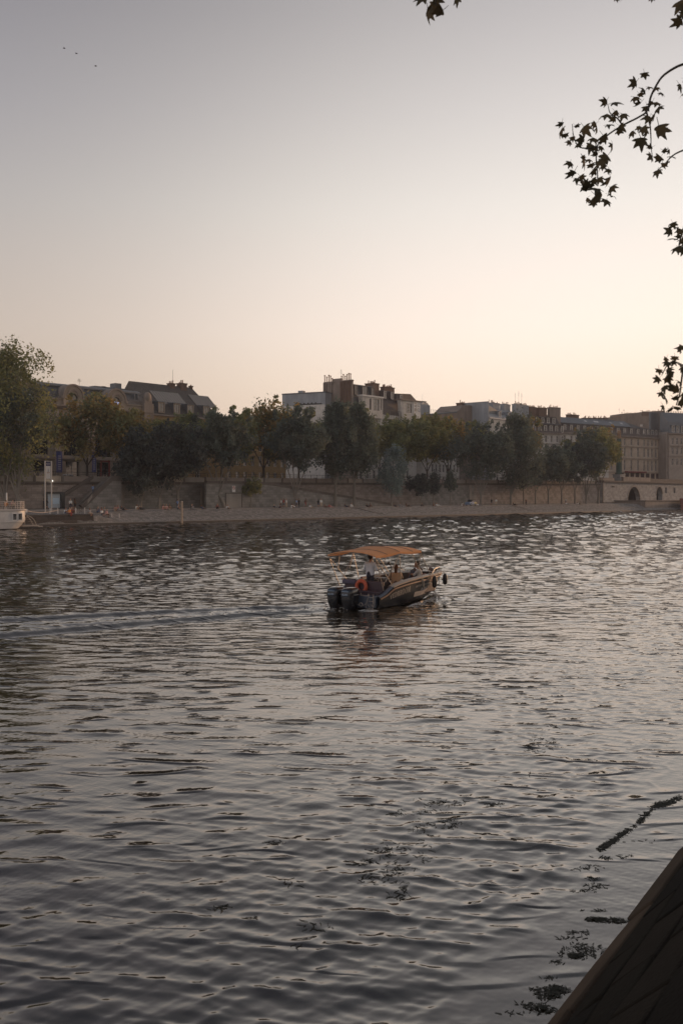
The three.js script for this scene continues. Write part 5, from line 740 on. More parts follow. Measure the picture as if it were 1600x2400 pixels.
  add([[400, 865, 110], [480, 870, 80], [500, 980, 90], [610, 960, 100], [470, 1055, 100], [590, 1075, 50], [710, 1055, 80], [520, 820, 60], [540, 880, 60], [540, 1090, 60], [540, 1150, 70], [645, 1180, 100], [600, 1230, 90], [400, 1220, 100], [450, 1210, 70], [380, 1180, 50], [250, 1245, 75], [285, 1350, 100], [310, 1420, 80], [500, 1330, 80], [560, 1280, 70], [380, 1440, 80], [670, 1320, 60], [680, 1420, 110], [600, 1280, 60], [400, 1500, 130], [440, 1480, 90], [550, 1530, 150], [540, 1620, 130], [690, 1520, 90], [690, 1590, 80], [650, 1660, 90], [440, 1640, 45], [520, 1680, 70], [500, 1430, 80], [560, 1420, 80], [360, 1400, 70], [470, 1270, 70]], z28, 4.703, Z1, T1);
  add([[1375, 1910, 65], [1355, 1990, 80], [1440, 1960, 70], [1470, 1985, 80], [1400, 2080, 90], [1470, 2090, 90], [1425, 2170, 100], [1490, 2200, 80], [1460, 2050, 60], [1500, 2120, 90]], z28, 4.703, Z1 + .4, T3);
  add([[1140, 520, 130], [1080, 580, 140], [770, 790, 110], [790, 880, 150], [930, 850, 130], [960, 760, 90], [600, 1050, 120], [790, 1050, 160], [600, 1250, 120], [890, 1110, 200], [800, 1240, 180], [1060, 900, 160], [1150, 1000, 100]], z98, 9.8, Z4, T4b);
  add([[720, 1440, 170], [650, 1580, 130], [910, 1420, 100], [1090, 1330, 110], [1040, 1500, 200], [760, 1690, 180], [950, 1700, 150], [1080, 1790, 180], [700, 1880, 130], [1020, 1920, 140], [860, 1970, 80], [1150, 1600, 120]], z98, 9.8, Z4, T4);
  add([[120, 5, 60], [180, 15, 50], [185, 45, 60], [145, 75, 70], [220, 80, 60], [310, 10, 45], [250, -8, 30]], z24, 2.376, Z1, T5); add([[1180, 8, 34], [1385, 4, 26], [1210, -12, 40]], z24, 2.376, Z1, T6); add([[1545, 30, 70], [1560, 95, 40], [1540, 135, 55], [1590, 60, 70]], z24, 2.376, Z1, T7);
  // the crown above and behind the viewer: leaf sprays
  const cg = [], C = V(5.5, 13.5, 3.5), lg = plain(leafGeo[0]), mm = new THREE.Matrix4(); const inst = new THREE.InstancedMesh(leafGeo[1], nearLeaf[1], 5200); let n = 0;
  while (n < 5200) { const a = r() * 6.283, b2 = Math.acos(2 * r() - 1), d = Math.pow(r(), .45), P = V(C.x + 7.5 * d * Math.sin(b2) * Math.cos(a), C.y + 5.2 * d * Math.cos(b2), C.z + 7.5 * d * Math.sin(b2) * Math.sin(a)); const k = -P.z > .3 ? (P.y - EYE) / -P.z : 9; if (k < .66 && Math.abs(P.x) < .5 * -P.z) continue; if (fbm(P.x * .5, P.y * .5 + P.z * .31, 2) < .42) continue; e.set(r() * 6.283, r() * 6.283, r() * 6.283); q.setFromEuler(e); mm.compose(L(P), q, V(1, 1, 1).multiplyScalar(.16 + .1 * r())); inst.setMatrixAt(n++, mm); }
  inst.name = 'crown'; inst.castShadow = true; inst.userData.kind = 'stuff'; t.add(inst);
}

// ---------- people ----------
// one continuous skin over a skeleton of tapered capsules; each vertex takes the colour of the limb it belongs to
function skin(bones, cell, k = .035) {
  const lo = V(1e9, 1e9, 1e9), hi = V(-1e9, -1e9, -1e9);
  for (const b of bones) for (const [p, r] of [[b.a, b.ra], [b.b, b.rb]]) { lo.min(V(p.x - r - .05, p.y - r - .05, p.z - r - .05)); hi.max(V(p.x + r + .05, p.y + r + .05, p.z + r + .05)); }
  const size = Math.max(hi.x - lo.x, hi.y - lo.y, hi.z - lo.z), n = Math.max(12, Math.ceil(size / cell) + 4), C = V().addVectors(lo, hi).multiplyScalar(.5), half = n / 2, unit = (cell * n) / 2;
  const mc = new MarchingCubes(n, new THREE.MeshBasicMaterial(), false, false, 300000); mc.isolation = 0;
  const d1 = (b, x, y, z) => { const ax = b.a.x, ay = b.a.y, az = b.a.z, ux = b.b.x - ax, uy = b.b.y - ay, uz = b.b.z - az, L = ux * ux + uy * uy + uz * uz, t = L > 1e-9 ? clamp(((x - ax) * ux + (y - ay) * uy + (z - az) * uz) / L) : 0; return Math.hypot(x - ax - ux * t, y - ay - uy * t, z - az - uz * t) - lerp(b.ra, b.rb, t); };
  for (let i = 0; i < n; i++) { const z = C.z + (i - half) / half * unit; for (let j = 0; j < n; j++) { const y = C.y + (j - half) / half * unit; for (let l = 0; l < n; l++) { const x = C.x + (l - half) / half * unit; let d = 9; for (const b of bones) { const e = d1(b, x, y, z), kk = b.k ?? k, h = Math.max(kk - Math.abs(d - e), 0) / kk; d = Math.min(d, e) - h * h * kk * .25; } mc.field[i * n * n + j * n + l] = -d; } } }
  mc.update(); const cnt = mc.count ?? mc.geometry.drawRange.count, pos = new Float32Array(cnt * 3), nor = new Float32Array(cnt * 3), own = new Uint8Array(cnt);
  for (let i = 0; i < cnt; i++) { const x = C.x + mc.positionArray[3 * i] * unit, y = C.y + mc.positionArray[3 * i + 1] * unit, z = C.z + mc.positionArray[3 * i + 2] * unit; pos[3 * i] = x; pos[3 * i + 1] = y; pos[3 * i + 2] = z; nor[3 * i] = mc.normalArray[3 * i]; nor[3 * i + 1] = mc.normalArray[3 * i + 1]; nor[3 * i + 2] = mc.normalArray[3 * i + 2]; let best = 9; bones.forEach((b, bi) => { const d = d1(b, x, y, z) - (b.bias ?? 0); if (d < best) { best = d; own[i] = bi; } }); }
  const g = new THREE.BufferGeometry(); g.setAttribute('position', new THREE.BufferAttribute(pos, 3)); g.setAttribute('normal', new THREE.BufferAttribute(nor, 3)); return { g, own, bones };
}
function dye(s, colours) { const g = s.g.clone(), n = s.own.length, c = new Float32Array(n * 3); for (let i = 0; i < n; i++) { const k = colours[s.bones[s.own[i]].tag] ?? [.4, .3, .25]; c[3 * i] = k[0]; c[3 * i + 1] = k[1]; c[3 * i + 2] = k[2]; } g.setAttribute('color', new THREE.BufferAttribute(c, 3)); return g; }
const bodyMat = new THREE.MeshStandardMaterial({ vertexColors: true, roughness: .85 });
// joints -> bones; y up, facing +z
function skeleton(o) {
  const B = [], bone = (a, b, ra, rb, tag, x = {}) => B.push({ a: V(...a), b: V(...b), ra, rb, tag, ...x });
  const { pel, ch, neck, head } = o; const side = (p, d) => [p[0] + d, p[1], p[2]];
  for (const d of [-.075, .075]) bone(side(pel, d), side(ch, d), .115, .125, 'shirt'); bone(side(ch, -.15), side(ch, .15), .085, .085, 'shirt'); bone([pel[0], pel[1] - .03, pel[2]], side(pel, 0), .14, .14, 'trousers');
  bone(neck, head, .052, .05, 'skin'); bone([head[0], head[1] - .03, head[2] + .02], [head[0], head[1] + .06, head[2]], .078, .095, 'skin'); const f = o.face ?? [0, 0, 1];
  bone([head[0] + f[0] * .085, head[1] + .005, head[2] + f[2] * .085], [head[0] + f[0] * .108, head[1] - .02, head[2] + f[2] * .108], .014, .018, 'skin', { k: .02 });
  bone([head[0] + f[0] * .07, head[1] - .085, head[2] + f[2] * .07], [head[0] + f[0] * .05, head[1] - .08, head[2] + f[2] * .05], .035, .04, 'skin', { k: .03 });
  for (const d of [-1, 1]) bone([head[0] + f[2] * d * .094, head[1] - .0, head[2] - f[0] * d * .094], [head[0] + f[2] * d * .1, head[1] + .03, head[2] - f[0] * d * .1], .014, .016, 'skin', { k: .012 });
  bone([head[0] - f[0] * .04, head[1] + .075, head[2] - f[2] * .04], [head[0] - f[0] * .05, head[1] + .03, head[2] - f[2] * .05], .092, .09, 'hair', { bias: .012 });
  if (o.long) bone([head[0] - f[0] * .08, head[1] + .0, head[2] - f[2] * .08], [head[0] - f[0] * .09, head[1] - .2, head[2] - f[2] * .09], .075, .05, 'hair');
  o.arms.forEach(([s, e, w, h]) => { bone(s, e, .062, .047, 'shirt'); bone(e, w, .043, .032, o.bare ? 'skin' : 'shirt'); bone(w, h, .034, .03, 'skin'); });
  o.legs.forEach(([hp, kn, an, toe]) => { bone(hp, kn, .09, .062, 'trousers'); bone(kn, an, .06, .042, o.shorts ? 'skin' : 'trousers'); bone([an[0], an[1] - .02, an[2]], toe, .045, .032, 'shoes'); });
  return B;
}
const POSE = {
  stand: { pel: [0, .95, 0], ch: [0, 1.3, 0], neck: [0, 1.45, 0], head: [0, 1.62, .02], arms: [[[.2, 1.38, 0], [.26, 1.1, -.02], [.25, .88, .08], [.24, .78, .1]], [[-.2, 1.38, 0], [-.27, 1.1, -.02], [-.24, .9, .1], [-.2, .84, .18]]], legs: [[[.09, .9, 0], [.1, .5, .02], [.1, .08, -.02], [.12, .035, .15]], [[-.09, .9, 0], [-.11, .5, .02], [-.12, .08, -.02], [-.14, .035, .15]]] },
  walk: { pel: [0, .94, 0], ch: [0, 1.29, .03], neck: [0, 1.44, .04], head: [0, 1.6, .07], arms: [[[.2, 1.37, .02], [.25, 1.1, -.14], [.24, .9, -.08], [.23, .82, -.04]], [[-.2, 1.37, .02], [-.25, 1.12, .1], [-.22, .98, .28], [-.2, .96, .36]]], legs: [[[.09, .9, 0], [.1, .5, .2], [.1, .09, .24], [.11, .05, .4]], [[-.09, .9, 0], [-.1, .5, -.05], [-.1, .14, -.34], [-.11, .05, -.22]]] },
  dangle: { pel: [0, .12, 0], ch: [0, .46, .03], neck: [0, .61, .05], head: [0, .77, .09], arms: [[[.2, .54, .04], [.27, .28, -.02], [.2, .16, .2], [.15, .15, .28]], [[-.2, .54, .04], [-.27, .27, .0], [-.2, .16, .2], [-.14, .15, .28]]], legs: [[[.09, .1, .02], [.11, .12, .45], [.1, -.32, .42], [.11, -.38, .56]], [[-.09, .1, .02], [-.12, .12, .44], [-.11, -.33, .46], [-.12, -.38, .6]]] },
  knees: { pel: [0, .12, 0], ch: [0, .45, .06], neck: [0, .6, .1], head: [0, .76, .15], arms: [[[.2, .53, .08], [.26, .34, .24], [.12, .36, .4], [.05, .36, .44]], [[-.2, .53, .08], [-.26, .34, .24], [-.12, .38, .4], [-.06, .4, .44]]], legs: [[[.09, .1, .02], [.12, .46, .36], [.11, .07, .52], [.12, .035, .67]], [[-.09, .1, .02], [-.12, .48, .34], [-.11, .07, .5], [-.12, .035, .65]]] },
  lie: { pel: [0, .12, 0], ch: [0, .32, -.26], neck: [0, .44, -.34], head: [0, .58, -.36], arms: [[[.2, .4, -.3], [.3, .2, -.42], [.28, .06, -.2], [.28, .05, -.1]], [[-.2, .4, -.3], [-.3, .2, -.42], [-.28, .06, -.2], [-.28, .05, -.1]]], legs: [[[.09, .11, .05], [.12, .12, .5], [.11, .07, .92], [.12, .1, 1.05]], [[-.09, .11, .05], [-.12, .38, .36], [-.11, .07, .62], [-.12, .04, .77]]] },
};
const SK = {}; for (const k of Object.keys(POSE)) for (const v of [0, 1]) SK[k + v] = skin(skeleton({ ...POSE[k], bare: true, shorts: v === 1, long: v === 1 }), .042, .05);
const C = { white: [0.750, 0.750, 0.712], blue: [0.237, 0.338, 0.525], navy: [0.037, 0.044, 0.075], black: [0.025, 0.025, 0.025], red: [0.375, 0.056, 0.044], pink: [0.625, 0.325, 0.288], grey: [0.275, 0.275, 0.275], beige: [0.525, 0.425, 0.312], green: [0.088, 0.125, 0.075], purple: [0.125, 0.075, 0.150], denim: [0.088, 0.125, 0.213], brown: [0.175, 0.100, 0.062], orange: [0.625, 0.250, 0.075] };
const SKINS = [[.42, .25, .17], [.36, .2, .13], [.5, .32, .23], [.24, .13, .08]], HAIR = [[.025, .018, .014], [.08, .045, .025], [.16, .1, .05], [.02, .02, .02]];
let pc = 0;
function person(pose, px, t, y, shirt, trousers, label, turn = 0, group = 'people on the far bank') {
  pc++; const v = pc % 2, s = SK[pose + v], g = dye(s, { shirt: C[shirt], trousers: C[trousers], skin: SKINS[pc % 4], hair: HAIR[(pc * 3) % 4], shoes: [.06, .05, .05] });
  const m = meshOf('person', g, bodyMat); m.position.copy(bw(bankS(px, t), t, y)); m.rotation.y = TURN + turn; m.scale.setScalar(.96 + .08 * nh(pc, 2)); return tag(m, label, 'person', group);
}
const E = 2.33, TE = 4.15, LOW = 1.93;                        // edge of the quay: height and position; lower ledge at the left
[['knees', 153, 1, LOW, 'white', 'denim', 'person in white top sitting by the rope post, leftmost on the ledge'], ['dangle', 163, .12, LOW, 'orange', 'red', 'person in orange top, legs hanging over the dark wall right of the rope post'], ['knees', 171, 1.2, LOW, 'red', 'black', 'person in dark red sitting just behind the one in orange'], ['knees', 168, 2.6, 2.1, 'beige', 'navy', 'person in beige sitting in the back row by the rope post'], ['dangle', 210, .15, LOW - .1, 'grey', 'beige', 'lone person in grey with bare legs hanging over the wall, right of the bicycle'],
['knees', 229, 2.6, 2.0, 'brown', 'denim', 'person in brown top in the back row below the staircase foot, left one'], ['knees', 237, 2.5, 2.0, 'pink', 'beige', 'person in pink in the back row below the staircase foot, middle one'], ['knees', 245, 2.4, 2.0, 'beige', 'grey', 'person in beige in the back row below the staircase, right one'], ['dangle', 239, .3, 1.75, 'white', 'navy', 'person in white top and navy shorts sitting lowest on the wall edge'], ['dangle', 250, .9, 1.6, 'pink', 'brown', 'person in pale pink beside the lowest sitter in white'], ['knees', 270, 3.6, 2.2, 'pink', 'beige', 'pink-clad person of a seated pair under the staircase landing'], ['knees', 276, 3.6, 2.22, 'red', 'grey', 'red-clad person of a seated pair under the staircase landing'], ['lie', 289, 4.1, 2.3, 'black', 'black', 'person all in black lounging at the right foot of the staircase'],
['stand', 166, 11, 2.5, 'white', 'navy', 'person in white shirt standing with a dark bag at the foot of the stairs'], ['stand', 176, 11.4, 2.5, 'brown', 'black', 'dark-clothed person standing next to the white shirt at the foot of the stairs'], ['stand', 104, 12, 2.5, 'navy', 'black', 'dark figure standing left of the roller door'], ['walk', 110, 12, 2.5, 'black', 'black', 'black-clad person walking past the roller door'], ['walk', 218, 12.3, 4.9, 'blue', 'denim', 'person in blue halfway up the stone staircase'],
['knees', 320, TE, E, 'white', 'beige', 'person in white sitting on the bank edge, left of a pair under the dark tree'], ['lie', 331, TE, E, 'black', 'black', 'person in black reclining, right of a pair under the dark tree'], ['knees', 382, TE, E, 'pink', 'pink', 'leftmost of three pinkish sitters left of the water pile'], ['knees', 389, TE, E, 'beige', 'pink', 'middle of three pinkish sitters left of the water pile'], ['knees', 397, TE, E, 'brown', 'beige', 'rightmost of three pinkish sitters left of the water pile'], ['walk', 416, 7.5, 2.4, 'blue', 'denim', 'person in bright blue shirt standing just left of the water pile'], ['knees', 417, TE, E, 'grey', 'navy', 'grey-clad person sitting below the blue-shirted walker'], ['knees', 449, TE, E, 'black', 'grey', 'dark-haired person in black sitting right of the water pile'], ['lie', 475, TE, E, 'navy', 'denim', 'person in navy leaning back below the pale pilaster'], ['knees', 509, TE, E, 'red', 'black', 'person in red with dark trousers sitting left of the forked tree'], ['lie', 535, TE, E, 'white', 'black', 'person lying in white and black below the metal gate'],
['lie', 645, TE, E, 'black', 'grey', 'person in black lying left of the standing group'], ['knees', 655, TE, E, 'grey', 'navy', 'person in grey sitting in front of the standing three'], ['stand', 659, 7.6, 2.4, 'white', 'black', 'standing person in white and black, left of the group of three'], ['stand', 664.5, 8, 2.4, 'red', 'navy', 'standing person in red, middle of the group of three'], ['stand', 671, 7.4, 2.4, 'white', 'beige', 'standing person in white and beige, right of the group of three'], ['knees', 683, TE + .4, E, 'white', 'white', 'person in white sitting at the foot of the thick trunk, left'], ['lie', 691, TE, E, 'white', 'grey', 'person in white and grey lying at the foot of the thick trunk, right'], ['stand', 695, 8.2, 2.4, 'blue', 'navy', 'person in light blue standing beside the thick trunk'], ['stand', 700.5, 8.5, 2.4, 'black', 'black', 'black figure standing right of the thick trunk'], ['walk', 716, 8, 2.4, 'brown', 'red', 'person in brown and red walking between the trunk and the poplar pair'], ['lie', 729, TE, E, 'white', 'beige', 'single person in white sitting on the edge between the trunk and the poplars'], ['stand', 746, 8, 2.4, 'black', 'navy', 'dark person standing just left of the white poplar trunk'], ['stand', 752.5, 7.5, 2.4, 'white', 'beige', 'pale-clad person standing close to the white poplar trunk'], ['lie', 763, TE, E, 'brown', 'brown', 'brown-clad person lying below the white poplar trunk'], ['lie', 774, TE, E, 'red', 'pink', 'person in red lying below the poplar pair'], ['lie', 812, TE, E, 'navy', 'navy', 'navy-clad person reclining at the top of the bank steps'], ['knees', 822, TE, E, 'white', 'white', 'white-clad person sitting at the top of the bank steps'], ['lie', 861, TE, E, 'black', 'black', 'black-clad person lying right of the poplar pair'], ['knees', 866, TE, E, 'navy', 'brown', 'navy-clad person sitting right of the poplar pair'], ['lie', 926, TE, E, 'black', 'navy', 'dark person lying below the small silvery poplar'], ['knees', 936, TE + .6, E, 'grey', 'grey', 'grey person sitting below the small silvery poplar'], ['lie', 955, TE, E, 'brown', 'black', 'brown and black person reclining left of the low round tree'], ['knees', 987, TE, E, 'black', 'black', 'black-clad person sitting under the low round tree'], ['knees', 1014, TE + 1, E, 'brown', 'brown', 'brown-clad person under the egg-shaped tree'], ['lie', 1025, TE, E, 'white', 'white', 'white-clad person lying flat right of the egg-shaped tree'],
['knees', 1081.5, TE, E, 'white', 'white', 'white-clad person sitting beside the front of the small parked car'], ['lie', 1121, TE, E, 'white', 'grey', 'person in white reclining right behind the small parked car'], ['walk', 1151, 8.5, 2.4, 'black', 'black', 'dark walker right of the many-stemmed grey tree'], ['stand', 1162, 7, 2.4, 'white', 'beige', 'white-clad person standing between two multi-stemmed trees'], ['lie', 1205, TE, E, 'black', 'black', 'dark figure reclining above the second set of bank steps'], ['stand', 1232, 5, 2.35, 'brown', 'black', 'brown-clad person standing at the edge right of the second bank steps'], ['stand', 1325, 7, 2.4, 'white', 'grey', 'person in white standing in front of the third row tree left of the bridge'], ['lie', 1328, TE, E, 'white', 'grey', 'white-clad person reclining below the standing one near the bridge'], ['lie', 1355, TE, E, 'white', 'black', 'rightmost person on the bank edge, in white and black']].forEach(([p, px, t, y, a, b, l], i) => person(p, px, t, y, a, b, l, p === 'walk' ? 1.5 : (nh(i, 11) - .5) * (p === 'stand' ? 5 : .9)));

// ---------- the excursion boat ----------
const hullM = new THREE.MeshPhysicalMaterial({ color: new THREE.Color().setRGB(.007, .009, .014), roughness: .3, specularIntensity: .4 });
const steel = M([.4, .35, .3], { roughness: .4, metalness: .6 }), ropeM = M([.45, .38, .3]), cream = M([.46, .42, .36], { roughness: .55, map: texGrain }), trimM = M([.30, .16, .09], { roughness: .45 });
{
  const t = thing('excursion_boat', 'dark open motor boat with an orange awning and two black outboards on the river', 'boat', arr(BOAT.o), BOAT.turn);
  const ST = [[-.15, .46, 1.10, .98, .0, -.3], [.3, .58, 1.12, 1.0, .02, -.3], [.6, .74, 1.14, 1.0, .03, -.3], [.9, .87, 1.15, 1.0, .03, -.3], [2, 1.0, 1.16, 1.0, .05, -.3], [3.2, 1.08, 1.14, .93, .1, -.28], [4.2, 1.1, 1.03, .78, .18, -.22], [5.1, 1.09, .82, .5, .32, -.05], [5.8, 1.07, .55, .25, .5, .2], [6.3, 1.05, .28, .08, .7, .48], [6.62, 1.04, .03, .01, .86, .78]];   // station, sheer y, sheer half beam, chine half beam, chine y, keel y
  const P = (f) => table(ST, f);
  const side = (f, u, off = 0) => { const [yg, bg, bc, yc] = P(f); const z = lerp(bc, bg, Math.pow(u, .8)) + .05 * Math.sin(Math.PI * u) + off, y = lerp(yc, yg, u); return [z, y]; };
  const bot = (f, u) => { const [, , bc, yc, yk] = P(f); return [bc * u, lerp(yk, yc, Math.pow(u, 1.2))]; };
  const F0 = -.15, F1 = 6.62, fu = (u) => lerp(F0, F1, u);
  let g = new G(); for (const s of [1, -1]) { g.add(grid(48, 8, (u, v) => { const [z, y] = side(fu(u), v); return V(fu(u), y, s * z); })); g.add(grid(48, 4, (u, v) => { const [z, y] = bot(fu(u), v); return V(fu(u), y, s * z); })); }
  g.add(grid(10, 8, (u, v) => { const [z, y] = side(F0, v); return V(F0, y, lerp(-z, z, u)); })); g.add(grid(10, 3, (u, v) => { const k = v, [z, y] = bot(F0, 1); return V(F0, lerp(-.3, y, k), lerp(-1, 1, u) * z * lerp(.4, 1, k)); }));
  hullM.side = THREE.DoubleSide; g.build('hull', hullM, t);
  const liner = M([.10, .065, .05], { side: THREE.DoubleSide, roughness: .6 });
  g = new G(); const inn = (f, v) => { const [yg, bg] = P(f); return [Math.max(.0, bg - .14 - .1 * (1 - v)), lerp(.36, yg, v)]; }; for (const s of [1, -1]) g.add(grid(30, 3, (u, v) => { const f = lerp(.1, 5.9, u), [z, y] = inn(f, v); return V(f, y, s * z); })); g.add(grid(30, 6, (u, v) => { const f = lerp(.1, 5.9, u), [z] = inn(f, 0); return V(f, .36, lerp(-z, z, v)); })); g.add(grid(6, 3, (u, v) => { const [z] = inn(5.9, v); return V(5.9, lerp(.36, 1.06, v), lerp(-z, z, u)); })); g.build('cockpit', liner, t);
  // gunwale: rounded cream side deck from amidships to the bow, dark aft
  const rail = (f0, f1, w, dy, name, ma, out = .03, n = 40) => { const g2 = new G(); for (const s of [1, -1]) g2.add(grid(n, 6, (u, v) => { const f = lerp(f0, f1, u), [yg, bg] = P(f), a = Math.PI * v, z = Math.max(bg + out - w * (1 - Math.cos(a)) / 2 * 1.0, .0), y = yg + dy * Math.sin(a); return V(f, y, s * z); })); const m = g2.build(name, ma, t); m.material.side = THREE.DoubleSide; return m; };
  rail(.75, 6.6, .26, .07, 'gunwale', cream); rail(-.15, .8, .2, .06, 'aft_gunwale', M([.10, .12, .15], { roughness: .4 }));
  g = new G(); g.add(grid(8, 8, (u, v) => { const f = lerp(5.5, 6.58, u), [yg, bg] = P(f), z = Math.max(bg - .04, 0); return V(f, yg + .055, lerp(-z, z, v)); })); g.build('foredeck', cream, t);
  for (const s of [1, -1]) { g = new G(); g.tube(Array.from({ length: 15 }, (_, i) => { const f = lerp(-.1, 6.6, i / 14), [z, y] = side(f, .86, .02); return V(f, y, s * z); }), .035, 6, 44); g.build('rubbing_strake', trimM, t); g = new G(); g.tube(Array.from({ length: 15 }, (_, i) => { const f = lerp(.8, 6.6, i / 14), [yg, bg] = P(f); return V(f, yg + .0, s * (bg + .045)); }), .03, 6, 44); g.build('rope_edge', M([.5, .38, .28]), t); }
  // lettering and stickers on the starboard side
  const decal = (name, f0, f1, u0, u1, draw, W, H, slope = 0) => {
    const cv = document.createElement('canvas'); cv.width = W; cv.height = H; const c = cv.getContext('2d'); c.clearRect(0, 0, W, H); draw(c, W, H); const tx = new THREE.CanvasTexture(cv); tx.colorSpace = THREE.SRGBColorSpace;
    const gg = grid(16, 6, (u, v) => { const f = lerp(f0, f1, u), [z, y] = side(f, lerp(u0, u1, v) + slope * u, .012); return V(f, y, z); }); return meshOf(name, gg, new THREE.MeshStandardMaterial({ map: tx, transparent: true, alphaTest: .4, roughness: .6, side: THREE.DoubleSide }), t);
  };
  decal('hull_name', .55, 2.2, .36, .72, (c, W, H) => { c.fillStyle = '#8f8981'; c.font = 'bold 92px serif'; c.textAlign = 'center'; c.save(); c.translate(W / 2, H * .86); c.scale(1, 1.35); c.fillText('VEDRROOM', 0, 0, W * .96); c.restore(); }, 512, 128, .1);
  decal('white_sticker', 2.55, 4.1, .2, .44, (c, W, H) => { c.fillStyle = '#a79f98'; c.beginPath(); c.roundRect(4, 4, W - 8, H - 8, 16); c.fill(); c.strokeStyle = '#857d78'; c.lineWidth = 6; c.strokeRect(18, 14, W - 36, H - 28); c.fillStyle = '#8d8580'; for (let i = 0; i < 9; i++) c.fillRect(34 + i * 24, 34, 13, 44); }, 256, 112);
  decal('small_lettering', 2.6, 4.2, .56, .86, (c, W, H) => { c.fillStyle = '#8d8984'; for (let i = 0; i < 13; i++) c.fillRect(100 + i * 11, 16, 7, 18); for (let i = 0; i < 16; i++) c.fillRect(8 + i * 15, 58 - (i % 3) * 3, 9, 32); }, 256, 112);
  decal('small_emblem', 3.0, 3.75, .42, .58, (c, W, H) => { c.fillStyle = '#9a948e'; c.fillRect(20, 40, 110, 16); c.beginPath(); c.moveTo(20, 40); c.lineTo(40, 8); c.lineTo(52, 40); c.fill(); c.fillRect(64, 18, 56, 18); c.fillStyle = '#3b4a78'; c.fillRect(52, 50, 22, 12); }, 144, 64);
  // transom panel, bracket, ladder, ropes
  const blue = M([.035, .05, .075], { roughness: .35 }); g = new G(); g.rbox(.5, .5, 2.0, .06, new THREE.Matrix4().makeTranslation(-.25, .3, 0)); g.build('stern_platform', blue, t);
  g = new G(); g.box(-.42, -.38, .5, .56, .45, .75); g.bar(V(-.45, .66, .42), V(-.45, .56, .42), .02); g.bar(V(-.45, .56, .42), V(-.45, .54, .78), .025); g.bar(V(-.45, .54, .78), V(-.45, .64, .78), .02); g.build('grab_handle', steel, t);
  g = new G(); for (const z of [.82, 1.02]) g.bar(V(-.5, -.1, z), V(-.45, .62, z), .013); for (let i = 0; i < 4; i++) g.bar(V(-.49, .05 + i * .15, .82), V(-.49, .05 + i * .15, 1.02), .012); g.build('boarding_ladder', steel, t);
  g = new G(); g.tube([V(-.5, .62, .1), V(-.56, .3, .2), V(-.56, .16, .45), V(-.56, .22, .7), V(-.52, .48, .8)], .016, 6, 20); g.tube([V(-.5, .5, .8), V(-.56, .22, .82), V(-.56, .12, .95), V(-.55, .25, 1.08), V(-.48, .5, 1.1)], .016, 6, 20); g.tube([V(-.5, .46, .78), V(-.58, .1, .76), V(-.58, .02, .92), V(-.55, .18, 1.12), V(-.48, .46, 1.12)], .014, 6, 20); g.build('stern_rope', M([.2, .19, .185]), t); g = new G(); g.add(new THREE.TorusGeometry(.07, .018, 6, 14), new THREE.Matrix4().makeRotationY(Math.PI / 2).setPosition(-.53, .2, .48)); g.build('towing_eye', steel, t);
  // seats and console
  const seat = M([.05, .03, .04], { roughness: .55 }), seatR = M([.16, .06, .045], { roughness: .5 });
  g = new G(); g.rbox(.16, .5, 1.9, .06, new THREE.Matrix4().makeTranslation(.42, .82, 0)); g.rbox(.5, .4, 1.9, .06, new THREE.Matrix4().makeTranslation(.25, .5, 0)); g.build('stern_bench', seat, t); g = new G(); g.rbox(.2, .2, .7, .08, new THREE.Matrix4().makeTranslation(.32, 1.0, -.65)); g.build('rolled_cover', M([.09, .08, .12]), t);
  for (const [f, z, w, l] of [[3.0, -.85, .45, 2.6], [3.6, .8, .42, 1.9]]) { g = new G(); g.rbox(l, .42, w, .06, new THREE.Matrix4().makeTranslation(f, .57, z)); const b = g.build('side_bench', seat, t); g = new G(); g.rbox(l, .3, .12, .05, new THREE.Matrix4().makeTranslation(f, .95, z + Math.sign(z) * .18)); g.build('backrest', seatR, b); }
  g = new G(); g.rbox(.9, .42, .9, .06, new THREE.Matrix4().makeTranslation(5.1, .62, 0)); g.rbox(.12, .35, .9, .05, new THREE.Matrix4().makeTranslation(4.66, .95, 0)); g.build('bow_seat', seatR, t);
  g = new G(); g.rbox(.5, .75, .7, .08, new THREE.Matrix4().makeTranslation(1.75, .73, -.1)); const con = g.build('helm_console', M([.06, .045, .04], { roughness: .4 }), t); g = new G(); g.add(new THREE.TorusGeometry(.17, .018, 8, 22), new THREE.Matrix4().makeRotationY(Math.PI / 2).setPosition(1.42, 1.08, -.1)); for (let i = 0; i < 3; i++) { const a = i * 2.09; g.bar(V(1.44, 1.08, -.1), V(1.42, 1.08 + .16 * Math.cos(a), -.1 + .16 * Math.sin(a)), .012); } g.build('steering_wheel', steel, con);
  g = new G(); g.tube([V(1.9, 1.1, -.55), V(1.98, 1.62, -.5), V(1.98, 1.66, -.1), V(1.98, 1.62, .3), V(1.9, 1.1, .35)], .02, 6, 20); for (const z of [-.4, .2]) g.add(new THREE.SphereGeometry(.07, 10, 8), new THREE.Matrix4().makeTranslation(1.98, 1.7, z)); g.build('instrument_arch', mat.rail, t);
  g = new G(); g.rbox(.8, .06, .55, .02, new THREE.Matrix4().makeTranslation(3.2, .86, 0)); g.bar(V(3.2, .36, 0), V(3.2, .84, 0), .05); g.build('table', M([.5, .46, .4], { roughness: .3 }), t);
  // bow rail
  const br = (dy, f0) => Array.from({ length: 17 }, (_, i) => { const u = i / 16 * 2 - 1, f = lerp(6.5, f0, Math.abs(u) ** 1.3), [yg, bg] = P(f); return V(f, yg + dy * smooth(f0, f0 + .5, f) + .07, Math.sign(u) * Math.max(bg - .07, .05)); });
